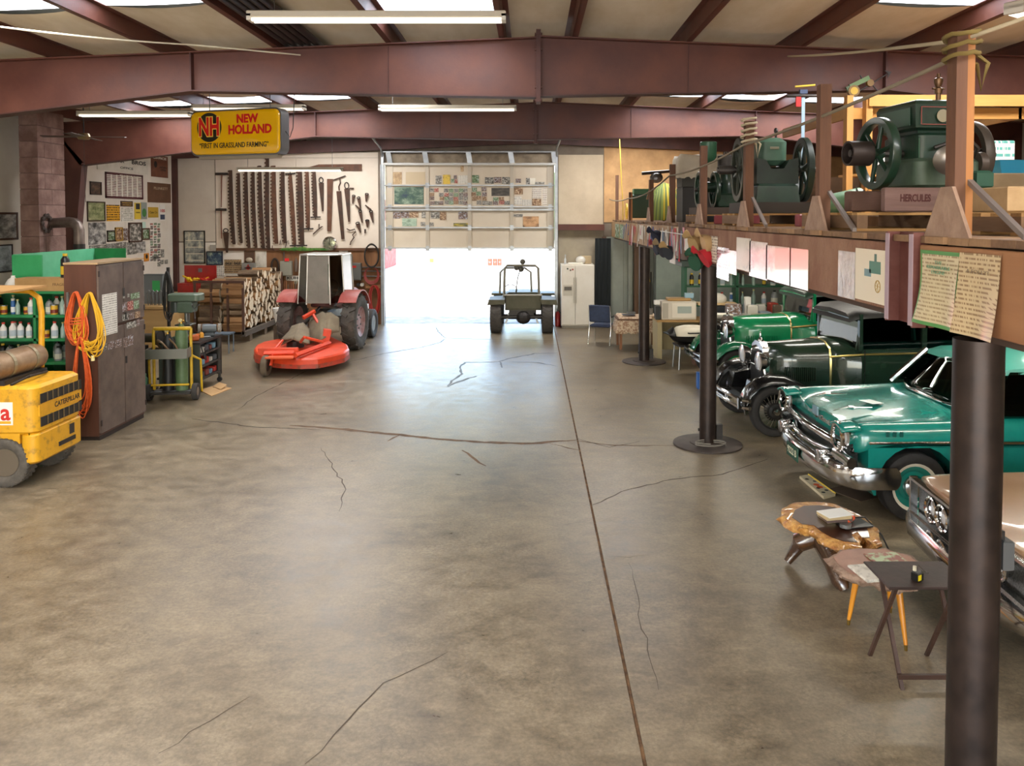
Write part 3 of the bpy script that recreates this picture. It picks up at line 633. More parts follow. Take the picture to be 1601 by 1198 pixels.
for i in range(5):
    b = B(); x = -8.95+i*.09; b.tube([(x,18.5,1.0),(x-.03,18.5,1.3),(x+.02,18.5,1.35),(x+.06,18.5,1.3),(x+.05,18.5,1.0)],.012,6); tag(b.build('bar_clamp', STEEL, smooth=60),'bent bright steel rod clamp on the workbench edge','clamp','rod clamps on the workbench')
# pedestal grinder ---------------------------------------------------------
pg = T('pedestal_grinder','dark pedestal grinder with two wheels behind the welding cart','grinder',(-6.84,14.0,0))
b = B(); b.lathe([(.001,0),(.2,0),(.2,.04),(.06,.08),(.05,.8),(.001,.8)],16); b.build('pedestal', DARKM, pg, smooth=40)
b = B(); b.cyl((-.18,0,.93),(.18,0,.93),.08,n=14); b.build('motor', M('#4b4238',.5,metal=.4), pg, smooth=40)
for x in (-.24,.24):
    b = B(); mt = Matrix.Translation((x,0,.93)) @ Matrix.Rotation(PI/2,4,'Y'); b.lathe([(.03,-.03),(.13,-.03),(.14,0),(.13,.03),(.03,.03)],20,mt); b.build('grinding_wheel', M('#3a332d',.7), pg, smooth=40)
    b = B(); b.lathe([(.14,-.04),(.165,-.04),(.165,.04),(.14,.04),(.14,-.04)],16,mt,.6,4.6); b.build('guard', M('#2e2823',.5), pg)
# welding cart --------------------------------------------------------------
YT = M('#c9a21e',.45,c2='#b08a18',scale=8)
wc = T('welding_cart','yellow wheeled welding cart carrying two gas cylinders and tray','cart',(-6.02,13.25,0),.12)
for x in (-.3,.3):
    b = B(); b.tube([(x,0,.18),(x,0,1.12),(x,.02,1.2)],.025,8); b.build('upright', YT, wc, smooth=50)
    tyre(wc,(x*1.25,-.03,.14),.14,.09,.07,'x',M('#34302c',.8)); b = B(); b.cyl((x*1.25-.035,-.03,.14),(x*1.25+.035,-.03,.14),.072,n=14); b.build('wheel_disc', STEEL, wc)
    b = B(); b.tube([(x,.0,.75),(x+.12*(1 if x>0 else -1),.12,.65),(x+.12*(1 if x>0 else -1),.16,.1)],.02,6); b.build('brace', YT, wc)
B().tube([(-.3,.02,1.2),(.3,.02,1.2)],.032,8).build('handle', YT, wc); B().box(-.32,.32,-.16,.2,.12,.15).build('base_plate', DARKM, wc); B().cyl((-.38,-.03,.14),(.38,-.03,.14),.015,n=8).build('axle', STEEL, wc)
B().cyl((-.3,-.14,.28),(.3,-.14,.28),.018,n=8).build('front_rail', YT, wc)
b = B(); b.box(-.34,.32,-.28,-.06,.74,.76); b.box(-.34,.32,-.29,-.27,.74,.9); b.box(-.34,-.32,-.28,-.06,.74,.9); b.box(.3,.32,-.28,-.06,.74,.9); b.build('tray', M('#76756c',.5,metal=.5), wc)
for x,r,h,m,lb in ((-.1,.09,.95,M('#1f1d1d',.5),'black gas cylinder strapped to yellow welding cart'),(.12,.1,1.12,M('#4f6440',.5,c2='#5d7350',scale=6),'green gas cylinder strapped to yellow welding cart')):
    g = T('gas_cylinder', lb, 'cylinder', wc.matrix_basis @ Vector((x,.09,.151)))
    b = B(); b.lathe([(.001,0),(r,0),(r,h*.84),(r*.85,h*.92),(r*.35,h*.98),(r*.3,h)],16); b.build('shell', m, g, smooth=40)
    b = B(); b.cyl((0,0,h),(0,0,h+.07),.02,n=8); b.cyl((-.05,0,h+.05),(.05,0,h+.05),.014,n=8); b.build('valve', M('#b08a3c',.35,metal=.8), g); b = B(); b.cyl((0,-.03,h+.06),(0,-.05,h+.06),.03,n=12); b.build('gauge', M('#c9b98a',.3), g)
for i,(x,c) in enumerate(((-.22,'#59b2bd'),(-.08,'#66bcc6'))): tag(B().cbox((0,0,.04),(.12,.1,.08),bev=.01).build('teal_box', M(c,.5), loc=wc.matrix_basis @ Vector((x+.1,-.17,.762)), rot=(0,0,.3*i)),'small teal box in the welding cart tray','box','teal boxes in the cart tray')
b = B(); b.tube([(.05,-.2,.85),(-.1,-.18,1.0),(-.2,-.1,1.02),(-.24,-.02,.95),(-.2,.05,.8)],.02,6); b.tube([(.2,-.2,.85),(.1,-.15,.97),(0,-.12,1.05)],.016,6); tag(b.build('welding_torch', M('#6b5238',.5,metal=.4), smooth=50, loc=wc.location),'brass and leather welding torch lying across the cart tray','torch')
b = B(); b.lathe([(.001,0),(.05,0),(.05,.1),(.03,.13),(.03,.18)],10); tag(b.build('green_flask', M('#3f6b50',.35), smooth=40, loc=(-6.4,13.05,.301)),'small green metal bottle hung on the cart frame','bottle')
# shop bench with open shelves -------------------------------------------------
sb = T('steel_shop_bench','dark steel shop bench with three cluttered open shelves and casters','workbench',(-6.15,14.28,0))
B().box(-.37,.37,-.5,.5,.84,.88).build('bench_top', DARKM, sb)
for z in (.2,.42,.64): B().box(-.35,.35,-.48,.48,z-.012,z+.012).build('shelf', M('#45413c',.5,metal=.4), sb)
B().box(-.36,.36,-.49,-.47,.14,.84).build('end_panel', M('#4b5048',.5,metal=.3), sb); B().box(-.36,.36,.47,.49,.14,.84).build('end_panel', DARKM, sb); B().box(-.36,-.34,-.48,.48,.14,.84).build('back_panel', DARKM, sb)
for x in (-.33,.33):
    for y in (-.45,.45):
        B().box(x-.02,x+.02,y-.02,y+.02,.07,.84).build('leg', M('#55514b',.5,metal=.4), sb); b = B(); b.cyl((x,y-.02,.045),(x,y+.02,.045),.045,n=12); b.build('caster', RUB, sb)
for z in (.655,.435,.215):
    for i in range(5):
        y = 13.9+i*.18; c = ['#6f93a8','#a33025','#b7b2a8','#4a4d50','#7a3c34'][(i+int(z*10)) % 5]
        o = B().cbox((0,0,.04+.01*(i%3)),(.16,.12,.08+.02*(i%3)),bev=.012).build('parts_box', M(c,.5), loc=(-5.93,y,z), rot=(0,0,rd.uniform(-.3,.3))); tag(o,{'#6f93a8':'blue','#a33025':'red','#b7b2a8':'pale grey','#4a4d50':'dark grey','#7a3c34':'brown'}[c]+' parts box on shop bench shelf','box','parts boxes in the shop bench')
dp = T('drill_press','green bench drill press with belt cover standing on shop bench','drill press',(-6.3,14.4,.881),.0)
DG = M('#4c5a4a',.4,c2='#57665a',scale=5)
B().cbox((0,-.02,.02),(.3,.4,.04),bev=.01).build('base', DG, dp); b = B(); b.cyl((0,.1,.04),(0,.1,.78),.04,n=14); b.build('column', STEEL, dp, smooth=40)
b = B(); rounded(b,-.28,.3,-.14,.2,.66,.8,.08,.02); b.build('belt_cover', M('#5d6b5b',.4), dp, smooth=40); B().cbox((.06,-.04,.56),(.26,.26,.2),bev=.02).build('head', DG, dp)
B().cyl((.06,-.08,.3),(.06,-.08,.48),.03,.035,12).build('quill', STEEL, dp); B().cyl((.06,-.08,.2),(.06,-.08,.3),.006,n=6).build('drill_bit', STEEL, dp); B().cbox((.02,-.04,.24),(.28,.26,.03),bev=.01).build('table', M('#5c5f5a',.4,metal=.6), dp)
for i in range(3): a = i*2.1+.4; b = B(); b.cyl((.19,-.05,.52),(.21,-.05+.16*math.cos(a),.52+.16*math.sin(a)),.007,n=6); b.sph((.21,-.05+.16*math.cos(a),.52+.16*math.sin(a)),.016,8,6); b.build('feed_handle', STEEL, dp)
b = B(); b.cyl((-.2,.05,.45),(-.2,.05,.64),.08,n=14); b.build('motor', M('#3d4540',.4), dp)
bg = T('bench_grinder','small grey bench grinder at the corner of shop bench','grinder',(-5.92,14.55,.881),.3)
b = B(); b.cyl((-.12,0,.14),(.12,0,.14),.075,n=16); b.build('motor', M('#5d6468',.45), bg, smooth=40); B().cbox((0,0,.035),(.16,.14,.07),bev=.015).build('foot', M('#4e5559',.5), bg)
for x in (-.17,.17): b = B(); b.cyl((x-.025,0,.14),(x+.025,0,.14),.085,n=18); b.build('wheel', M('#8a8378',.8), bg)
vs = T('bench_vise','worn orange and steel bench vise on shop bench','vise',(-5.98,14.0,.881),.5)
B().cbox((0,0,.05),(.16,.14,.1),bev=.02).build('body', M('#b6571c',.5), vs); B().cbox((.13,0,.09),(.06,.14,.09),bev=.01).build('jaw', M('#c98a1c',.5), vs); b = B(); b.cyl((.1,0,.05),(.28,0,.05),.014,n=8); b.cyl((.27,-.09,.05),(.27,.09,.05),.008,n=6); b.build('screw_handle', STEEL, vs)
tag(B().cbox((0,0,.05),(.16,.02,.1)).build('blue_card', M('#54606e',.5), loc=(-6.02,14.68,.99), rot=(.3,0,.2)),'slate blue metal plate leaning on grinder on shop bench','plate')
tag(B().cbox((0,0,.045),(.09,.09,.09),bev=.02).build('orange_tub', M('#d66a22',.5), loc=(-6.0,14.22,.881)),'small orange tub beside bench vise','tub')
b = B(); b.tube([(-5.79,13.85,.8),(-5.7,13.8,.6),(-5.72,13.9,.55),(-5.77,13.95,.75)],.01,6); tag(b.build('cord_loop', BLACK, smooth=50),'short dark cord loop hanging at end of shop bench','cord')
# cardboard on floor
c4 = [FL(311,611),FL(331,620),FL(362,608),FL(342,602)]
b = B(); b.add([p+Vector((0,0,.002)) for p in c4]+[p+Vector((0,0,.012)) for p in c4],[(0,1,2,3),(4,7,6,5),(0,4,5,1),(1,5,6,2),(2,6,7,3),(3,7,4,0)]); o = b.build('cardboard_sheet', M('#b0895a',.85,c2='#c09a69',scale=5)); tag(o,'flattened cardboard sheet lying on floor beside shop bench','cardboard')
c4 = [FL(333,606),FL(345,611),FL(355,607),FL(343,602)]
b = B(); b.add([c4[0]+Vector((0,0,.02)),c4[1]+Vector((0,0,.02)),c4[2]+Vector((0,0,.06)),c4[3]+Vector((0,0,.05))],[(0,1,2,3)]); b.build('folded_flap', M('#ba9464',.85), o, solid=.004)
# small stool
so = T('metal_stool','small blue-grey metal stool between shop bench and firewood rack','stool',(-6.95,17.85,0))
B().box(-.2,.2,-.17,.17,.42,.45).build('seat', M('#5d6a76',.5,metal=.3), so)
for x in (-.17,.17):
    for y in (-.14,.14): B().cyl((x,y,0),(x,y,.42),.016,n=8).build('leg', M('#6f7a84',.4,metal=.4), so)
# firewood rack -----------------------------------------------------------
fr = T('firewood_rack','brown steel firewood rack on wooden skids against the far wall','rack',(-7.55,20.65,0))
RB = M('#5b3d2f',.6,c2='#4a3024',scale=5)
for x in (-.58,.58): B().box(x-.05,x+.05,-1.5,1.55,.16,.28).build('skid_beam', wood('#4a4038','#5d5248',.8,'y'), fr)
for y in (-1.1,0,1.2): B().box(-.62,.62,y-.09,y+.09,0,.16).build('skid_block', wood('#5b4a3a','#6d5b48',.8,'x'), fr)
for x in (-.6,-.2,.2,.57): B().box(x-.025,x+.025,-1.5,-1.45,.2,1.5).build('upright', RB, fr)
for x in (-.6,.57): B().box(x-.025,x+.025,1.48,1.53,.2,1.5).build('upright', RB, fr)
for y in (-1.475,1.505): B().box(-.63,.6,y-.03,y+.03,1.46,1.52).build('top_rail', RB, fr)
ENDM = M('#c9b79c',.85,c2='#dccdb4',scale=9,bump=.2,rnd=1); BARK = M('#574636',.95,c2='#8a7358',scale=7,bump=.6,bscale=30,stretch=(.3,1,1),rnd=1); SPLIT = M('#8a6440',.85,c2='#a98257',scale=6,bump=.4,stretch=(.15,1,1),rnd=1)
LOGS = []
for k in range(7):
    q = random.Random(50+k); R = .092; arc = (2.0,3.3,1.4,6.28,2.6,1.8,3.0)[k]
    poly = [(0.0+q.uniform(-.01,.01),0.0)] if arc < 6 else []
    n = 8
    for i in range(n+(1 if arc<6 else 0)): a = -arc/2+arc*i/n; poly.append((R*1.25*math.cos(a)*q.uniform(.9,1.08), R*1.25*math.sin(a)*q.uniform(.9,1.08)))
    cx = sum(p[0] for p in poly)/len(poly); cy = sum(p[1] for p in poly)/len(poly); poly = [(u-cx,v-cy) for u,v in poly]
    L_ = .5; b = B(); b.prism(poly,-L_/2,L_/2,'yz'); me = b.mesh('log', SPLIT if k % 3 == 0 else BARK); me.materials.append(ENDM); me.polygons[-1].material_index = 1; me.polygons[-2].material_index = 1
    LOGS.append(me)
def log(loc, rx, tilt=0):
    k_ = rd.randrange(7); o = bpy.data.objects.new('firewood_log', LOGS[k_]); COL.objects.link(o); o.location = loc; o.rotation_euler = (rx, tilt, rd.uniform(-.06,.06)); tag(o,('round barked','wide half-round','tan split','narrow wedge-shaped')[3 if k_ in (2,5) else 2 if k_ in (0,6) else 0 if k_ == 3 else 1]+' firewood log in the brown steel rack','log','firewood in the rack')
cols = [(y, 7) for y in [19.26+.186*i for i in range(16)]]
for ci,(y,n) in enumerate(cols):
    for k in range(n + (1 if 4 < ci < 14 and ci % 3 else 0)): log((-7.24+rd.uniform(-.03,.05), y+rd.uniform(-.012,.012), .38+k*.168+(.06 if ci % 2 else 0)), rd.uniform(0,6.28))
    if ci < 2:
        for k in range(7): log((-7.8+rd.uniform(-.03,.03), y, .38+k*.168), rd.uniform(0,6.28))
    else: log((-7.8, y, .38+6*.168), rd.uniform(0,6.28))
b = B(); b.box(-8.02,-7.6,19.7,22.0,.3,1.27); tag(b.build('rear_firewood_row', BARK),'rear row of stacked firewood hidden behind the front logs','firewood')['kind'] = 'stuff'
# ================================================================ far wall: signs, saws, garage door
LP = ('x', XL+.021); BP = ('y', YW-.021)
def cr3(x, y): return 120+x/5.72, 230+y/5.72
def lw(name, label, x0,y0,x1,y1, mat, cat='sign', **k):
    (a,b_),(c,d) = cr3(x0,y0), cr3(x1,y1); return poster(name,label,cat,LP,a,b_,c,d,mat,**k)
BLKI = M('#2a2826',.7); CREAM = M('#ddd8cc',.7,c2='#cfc9bb',scale=3)
o = lw('painted_sign','long weathered white board sign with black lettering high on left wall',180,85,632,222,CREAM); onposter(o,'BROTHERS BROS'[9:],.36,.3,.2,BLKI,.004,.3); onposter(o,'RK',.34,-.06,.2,BLKI,.004,.12); onposter(o,'OFFICE',.2,.05,-.24,BLKI,.001,.26)
o = lw('office_sign','brown sign with white OFFICE heading on left wall',662,78,812,270,M('#7a4a35',.6,c2='#6a3f2d',scale=6)); onposter(o,'OFFICE',.14,0,.38,M('#ece6dc',.6),.002,.8); onposter(o,'HOURS\nOPEN',.12,.2,-.1,BLKI,.001,.4); onposter(o,'\u25cf',.4,-.25,.05,BLKI)
lw('round_emblem_plaque','square dark bronze plaque with round emblem on left wall',115,310,217,427,printed('photo','#7a5a42','#2e2019','#553d2e',n=8),frame=M('#3a281d',.5))
o = lw('tractor_poster','large maroon poster of many tractor pictures on left wall',252,237,587,462,printed('grid','#a8b0a0','#3a2620','#7a4a40',n=7),frame=M('#54242a',.5),cat='poster',fw=.05); onposter(o,'TRACTOR SHOW',.1,.15,.4,M('#f0e8d8',.6),.001,.6,t=.025)
o = lw('wooden_board_sign','plain brown wooden board sign with faint white lettering on left wall',632,322,838,497,wood('#6b4a32','#5a3c28',.8,'y',1)); onposter(o,'PLUNKETT',.18,.05,.22,M('#b5a184',.8),.001,.6)
lw('green_picture','framed picture of pale green foliage on left wall',90,487,250,665,printed('photo','#b8b88a','#5e6b42','#8f9866',n=10),frame=M('#4a3a28',.5),cat='picture')
lw('yellow_poster','orange-yellow poster with rows of black lettering on left wall',265,517,382,662,printed('text','#e0a41c','#3a2a10',n=7),cat='poster')
o = lw('small_wood_sign','small dark wooden sign with gold lettering above white notice',390,483,498,532,M('#4a3322',.6)); onposter(o,'FOUNDATION',.26,0,.15,M('#c9a24a',.5),.001,.8); onposter(o,'ON DISPLAY',.22,0,-.22,M('#c9a24a',.5),.001,.75)
lw('white_notice','white notice page under the small wooden sign',397,545,497,665,printed('text','#dcd8ce','#8a8a7a',n=8),cat='notice')
o = lw('yellow_black_sign','tall yellow and black tractor sign on left wall',515,498,570,645,M('#d8bb3a',.5)); B().box(-.32*o['w'],.32*o['w'],-.016,-.012,.1*o['h'],.45*o['h']).build('black_block', BLKI, o); onposter(o,'DEERE',.1,0,-.1,BLKI,.001,.7)
o = lw('grey_green_sign','tall grey sign with green round badge on left wall',572,495,624,645,M('#8d948e',.5)); B().cyl((0,-.013,-.05),(0,-.017,-.05),.11,n=18).build('green_badge', M('#3f7a3c',.5), o)
o = lw('yellow_script_sign','square mustard sign with dark script on left wall',636,538,726,630,M('#b8952e',.5)); onposter(o,'Case Co',.3,0,0,M('#4a3a14',.6),.001,.75)
o = lw('number_sign','narrow white sign with red numbers over black block on left wall',738,512,787,660,M('#dedad2',.5)); onposter(o,'105',.24,0,.1,M('#b52a2a',.5),.004,.8); B().box(-.4*o['w'],.4*o['w'],-.016,-.012,-.42*o['h'],-.12*o['h']).build('black_block', M('#33405a',.5), o)
lw('tractor_photo','large grey photograph of a steam tractor on left wall',103,675,258,872,printed('photo','#d0cec8','#2c2b29','#858380',n=12),cat='photo')
for i,(a,b_,c,d,f,lb) in enumerate([(268,745,340,845,'#3a302a','small black framed grey photo between steam tractor photo and gold frame'),(340,718,408,842,'#b08a3c','narrow gold framed picture on left wall'),(408,727,460,835,None,'unframed grey photo between gold frame and large brown frame'),(460,675,580,850,'#4a2f22','brown framed colour photo of a farm yard on left wall'),(580,725,648,830,'#5a4030','thin brown framed dark photo right of farm yard photo'),(583,670,613,735,None,'small pale green card above the thin framed photo')]):
    lw('wall_picture',lb,a,b_,c,d,PH[(i+1)%4] if i!=5 else M('#b9d6c8',.6),frame=M(f,.45) if f else None,cat='picture',fw=.035)
for i,(a,b_,c,d,lb) in enumerate([(110,878,258,930,'wide grey photo strip just above the green bin'),(262,862,350,945,'grey photo of machinery next to the wide strip'),(355,852,440,950,'grey photo with pale foreground on left wall'),(450,850,530,960,'dark grey photo of buildings low on left wall'),(530,845,610,945,'dark photo with white square low on left wall'),(615,870,645,930,'tiny pale sketch card low on left wall')]):
    lw('wall_photo',lb,a,b_,c,d,[PH[0],GREYP,PH[0],PH[0],GREYP,PAPER][i],cat='photo')
o = lw('orange_label_card','orange printed card low on left wall beside the snapshots',600,950,643,1022,M('#d08a2a',.5)); B().cyl((0,-.013,.02),(0,-.016,.02),.06,n=14).build('dark_dot', BLKI, o)
rq = random.Random(21)
for c in range(3):
    for r in range(15):
        x = 657+c*32+rq.uniform(-3,3); y = 680+r*23+rq.uniform(-3,3)
        k_ = rq.choice([0,1,4,0,3]); lw('small_snapshot','small '+TONE[k_]+' snapshot in the tall column of pictures on left wall',x,y,x+rq.uniform(20,28),y+rq.uniform(14,20),PH[k_],cat='photo',group='column of snapshots on the left wall',t=.005)
for (x,y) in ((752,915),(752,950),(722,1030),(748,1010),(785,1008),(675,970),(705,965)):
    lw('small_snapshot','small grey snapshot below the column of pictures',x,y,x+28,y+38,PH[0],cat='photo',group='grey snapshots below the column',t=.005)
# far wall, left part
def bw(name,label,x0,y0,x1,y1,mat,cat='sign',sc=(120,230,5.72),**k): return poster(name,label,cat,BP,sc[0]+x0/sc[2],sc[1]+y0/sc[2],sc[0]+x1/sc[2],sc[1]+y1/sc[2],mat,**k)
o = bw('framed_engraving_sheet','tall black framed sheet of grey and cream engraving rows on far wall',957,748,1152,1042,printed('photo','#cfc8b0','#5a5d60','#93968f',n=10),frame=M('#24201d',.5),cat='picture',fw=.03)
for k in range(4): B().box(-.42*o['w'],.42*o['w'],-.012,-.008,(.2-.2*k)*o['h']-.01,(.2-.2*k)*o['h']+.01).build('row_line', M('#e0d9c0',.6), o)
bw('aerial_picture','dark blue framed aerial farm picture below the engraving sheet',1160,933,1308,1055,printed('photo','#b0bda0','#1c2a45','#3d5468',n=7),frame=M('#1c2236',.5),cat='picture')
bw('framed_small_photo','small wood framed grey photo above the firewood rack',1088,1062,1215,1170,GREYP,frame=M('#6b4128',.5),cat='picture')
bw('grey_wall_photo','small unframed grey photo beside red tool chest lid',1018,1095,1084,1160,GREYP,cat='photo')
bw('white_clipping','white newspaper clipping with dark photos above firewood',1232,1065,1322,1150,printed('grid','#d8d4ca','#4c4a46','#9a968c',n=5),cat='paper')
o = bw('wall_junction_box','small square grey box on white wall beside the saw board',1198,875,1250,925,M('#a09a90',.5),cat='box',t=.06)
for x0,x1,lb in ((1320,1397,'left'),(1398,1475,'right')):
    o = bw('sale_bill','yellowed sale bill with large SALE heading on far wall, '+('next to aerial picture' if lb=='left' else 'next to first aid box'),x0,1006,x1,1128,printed('text','#a58a66','#4a3826',n=7),cat='poster'); onposter(o,'SALE',.2,0,.2,BLKI,.004,.7)
fa = T('first_aid_box','grey metal first aid box with red cross above firewood','first aid box',P(390,428,YW-.03))
w_ = 20*YW/FPX; h_ = 17*YW/FPX
B().box(-w_/2,w_/2,-.1,0,0,h_).build('case', M('#8c8a84',.5,metal=.3), fa); b = B(); b.box(-.02,.02,-.104,-.1,h_*.3,h_*.85); b.box(-.06,.06,-.104,-.1,h_*.45,h_*.68); b.build('red_cross', RED, fa); B().box(-.1,.1,-.106,-.103,h_*.52,h_*.6).build('black_band', BLKI, fa)
o = poster('mounted_oval_picture','brown box frame with pale oval ornament above first aid box','picture',BP,382,392,399,412,M('#57402f',.7),frame=M('#6b4e38',.6)); B().sph((0,-.05,-.08),(.1,.04,.07),12,6).build('ornament', M('#b8ac98',.5), o)
poster('white_wall_sheet','plain white cracked sheet on far wall right of first aid box','paper',BP,400,392,417,424,printed('photo','#d9d3c6','#a59c8c','#cfc8ba',n=5))
# saws -------------------------------------------------------------------
SAWM = M('#3a2d25',.6,metal=.35,c2='#54392b',scale=4,bump=.1); SAWR = M('#4f3527',.65,metal=.25,c2='#6b4631',scale=5); HND = M('#2b211b',.7)
def s6(x,y): return P(330+x/5.52, 230+y/5.52, YW-.075)
def saw(name, label, x0,y0,x1,y1, w, mat=None, bow=0, teeth=18, handles=(), taper=.75, group=None):
    a, c = s6(x0,y0), s6(x1,y1); L_ = (c-a).length; ang = math.atan2(c.x-a.x, a.z-c.z); wm = w/5.52*YW/FPX
    o = T(name,label,'saw',a,group=group,rot=(0,-ang,0)); pts = []; n = teeth
    def half(t): return wm*(taper+(1-taper)*math.sin(PI*min(1,t*1.05)))
    bowx = lambda t: -bow*math.sin(PI*t)*L_
    left, right = [], []
    for i in range(n):
        t0, t1 = i/n, (i+.55)/n
        left += [(bowx(t0)-half(t0)/2,-L_*t0),(bowx(t0)-half(t0)/2-wm*.3,-L_*(t0+.12/n)),(bowx(t1)-half(t1)/2-wm*.3,-L_*(t1-.12/n)),(bowx(t1)-half(t1)/2,-L_*t1)]
    for i in range(9): t = 1-i/8; right.append((bowx(t)+half(t)/2,-L_*t))
    left.append((bowx(1)-half(1)/2,-L_)); b = B(); b.prism(left+right,0,.012,'xz'); b.build('blade', mat or SAWM, o)
    for h in handles:
        z = 0 if h == 't' else -L_; b = B(); b.cyl((-.14,.0,z),(.14,.0,z),.018,n=8); b.cyl((0,0,z-.06),(0,0,z+.06),.012,n=6); b.build('handle', HND, o)
    return o
CS = [(168,200,198,840,36,'leftmost of the long saws, next to the T-handled auger'),(237,225,262,830,30,None),(300,200,328,870,34,None),(362,200,388,870,32,None),(420,160,453,880,34,None),(487,90,498,885,36,'longest crosscut saw reaching highest on the board'),(540,160,565,835,40,'wide rusty brown crosscut saw next to the longest one'),(618,200,640,830,38,None)]
for i,(x0,y0,x1,y1,w,lb) in enumerate(CS):
    saw('crosscut_saw', 'dark long curved crosscut saw hanging on white board' if not lb else ('dark crosscut saw, '+lb if i==0 else lb), x0,y0,x1,y1,w, SAWR if i==6 else SAWM, .012, 22, group='long crosscut saws on the board')
saw('crosscut_saw','rusty crosscut saw with wooden handles at both ends',683,230,723,850,34,SAWR,.0,22,('t','b'))
saw('crosscut_saw','wide dark crosscut saw with one handle at the bottom, near wall clock',765,210,787,850,48,SAWM,.004,22,('b',))
saw('crosscut_saw','medium rusty crosscut saw with low handle beside the pulley',828,210,840,705,34,SAWR,.0,18,('b',))
saw('crosscut_saw','shortest dark crosscut saw with handle under the strip light',888,210,902,605,36,SAWM,.0,15,('b',))
def handsaw(label, x0,y0,x1,y1, w0, w1, mat=None, grip=True):
    a, c = s6(x0,y0), s6(x1,y1); L_ = (c-a).length; ang = math.atan2(c.x-a.x, a.z-c.z); k = YW/FPX/5.52; o = T('hand_saw',label,'saw',a,rot=(0,-ang,0))
    g = .16*L_ if grip else 0
    B().prism([(-w0*k/2,-g),(w0*k/2,-g),(w1*k/2,-L_),(-w1*k/2,-L_)],0,.008,'xz').build('blade', mat or SAWM, o)
    if grip:
        b = B(); r_ = w0*k*.42; b.tube([(r_*math.cos(t)*.95,.0,-g*.5+g*.5*math.sin(t)) for t in [2*PI*i/12 for i in range(12)]],.014,6,True); b.build('grip', HND, o)
    return o
handsaw('hand saw with narrow blade hanging below the T-handled augers',125,705,137,912,52,18,SAWM)
handsaw('slim hand saw with open grip under the right end of strip light',948,262,964,555,44,14)
handsaw('broad rusty one-man saw hanging near the middle of board',1027,275,1020,727,52,36,SAWR,False)
handsaw('long dark one-man saw hanging slanted beside broad rusty saw',1102,380,1138,795,42,28,None,False)
handsaw('tapered hand saw with closed grip right of slanted one-man saw',1168,305,1192,645,46,18)
for x0,y0,x1,y1,w,lb in ((1232,415,1222,490,30,'stubby keyhole saw uppermost left of the small saws'),(1272,430,1290,530,30,'small pistol-grip saw pointing down among small saws'),(1345,400,1338,472,34,'small pistol-grip saw highest among the small saws'),(1290,545,1245,500,20,'small thin saw slanting up-left over another saw'),(1285,545,1305,655,32,'small pistol-grip saw in the centre of the small saws'),(1378,545,1330,500,18,'thin saw tip slanting toward upper left edge of board'),(1378,548,1398,652,34,'small pistol-grip saw nearest the garage door'),(1262,650,1290,740,40,'dark keyhole saw lowest of the small saws'),(1348,628,1350,695,38,'small stubby saw beside the lowest keyhole saw'),(1330,712,1328,745,14,'tiny dark pointed saw blade at bottom of small saws')):
    handsaw(lb,x0,y0,x1,y1,w,10)
for (xa,ya,xb,yb,zr,lb) in ((40,232,142,232,(88,520),'upper wooden T-handled auger with long red shaft'),(40,540,132,540,(90,790),'lower wooden T-handled auger with tapering shaft')):
    o = T('hand_auger',lb,'auger',s6((xa+xb)/2,ya)); a,c,e = s6(xa,ya),s6(xb,yb),s6(*zr); w = (c-a).length/2
    b = B(); b.cyl((-w,0,0),(w,0,0),.035,n=8); b.build('handle', HND, o); d = e-s6((xa+xb)/2,ya); b = B(); b.cyl((0,0,0),d,.02,.014,8); b.build('shaft', M('#6b3b26',.6), o)
a,c = s6(850,165),s6(1300,205)
b = B(); b.prism([(a.x,a.z-.02),(a.x+.25,a.z+.05),(c.x,a.z+.06),(c.x,c.z),(a.x+.1,c.z),(a.x,a.z-.06)],YW-.06,YW-.04,'xz'); tag(b.build('pit_saw', SAWR),'wide horizontal pit saw blade hanging along top of board','saw')
def brace(label, pts, r=.014):
    b = B(); b.tube([s6(*p) for p in pts],r,6); tag(b.build('brace_tool', SAWM, smooth=50),label,'tool')
brace('bent iron brace hanging above slanted one-man saw',[(1055,285),(1100,270),(1160,248),(1110,265),(1116,310),(1102,340),(1106,375)],.018)
brace('crooked iron chain tool hanging under slanted saw',[(1170,705),(1200,720),(1240,710),(1250,730),(1220,760),(1235,780),(1205,820),(1200,845)],.016)
brace('short iron hook bar beside the pulley',[(880,752),(920,715),(962,685),(930,700),(932,665)],.016)
brace('small iron peg tool sticking from hand saw',[(1195,356),(1232,357)],.02)
brace('small iron pincers under the crosscut saws',[(590,845),(597,800),(604,845)],.01); brace('small iron shears under the crosscut saws near wide saw',[(640,870),(650,835),(665,805),(672,840)],.01)
brace('small iron hook at bottom of the longest crosscut saw',[(530,850),(528,875),(548,890)],.01)
hc = T('round_wall_clock','round silver dial hanging above the tractor cab','clock',s6(1027,832)); mt = Matrix.Rotation(PI/2,4,'X')
b = B(); b.lathe([(.001,0),(.19,0),(.185,.03),(.12,.05),(.001,.055)],28,mt); b.build('dial', M('#b8b5a0',.25,metal=.7,c2='#8f9a80',scale=6), hc, smooth=30); b = B(); b.lathe([(.16,.04),(.2,.0),(.2,.05),(.17,.06),(.16,.04)],28,mt); b.build('rim', CHROME, hc, smooth=40)
b = B(); b.cbox((0,-.06,.05),(.015,.01,.16)); b.cbox((.04,-.06,0),(.1,.01,.015)); b.build('hands', BLKI, hc)
for i in range(12): a = PI*i/6; B().cbox((.14*math.cos(a),-.052,.14*math.sin(a)),(.02,.006,.02)).build('hour_mark', BLKI, hc)
b = B(); rq = random.Random(4)
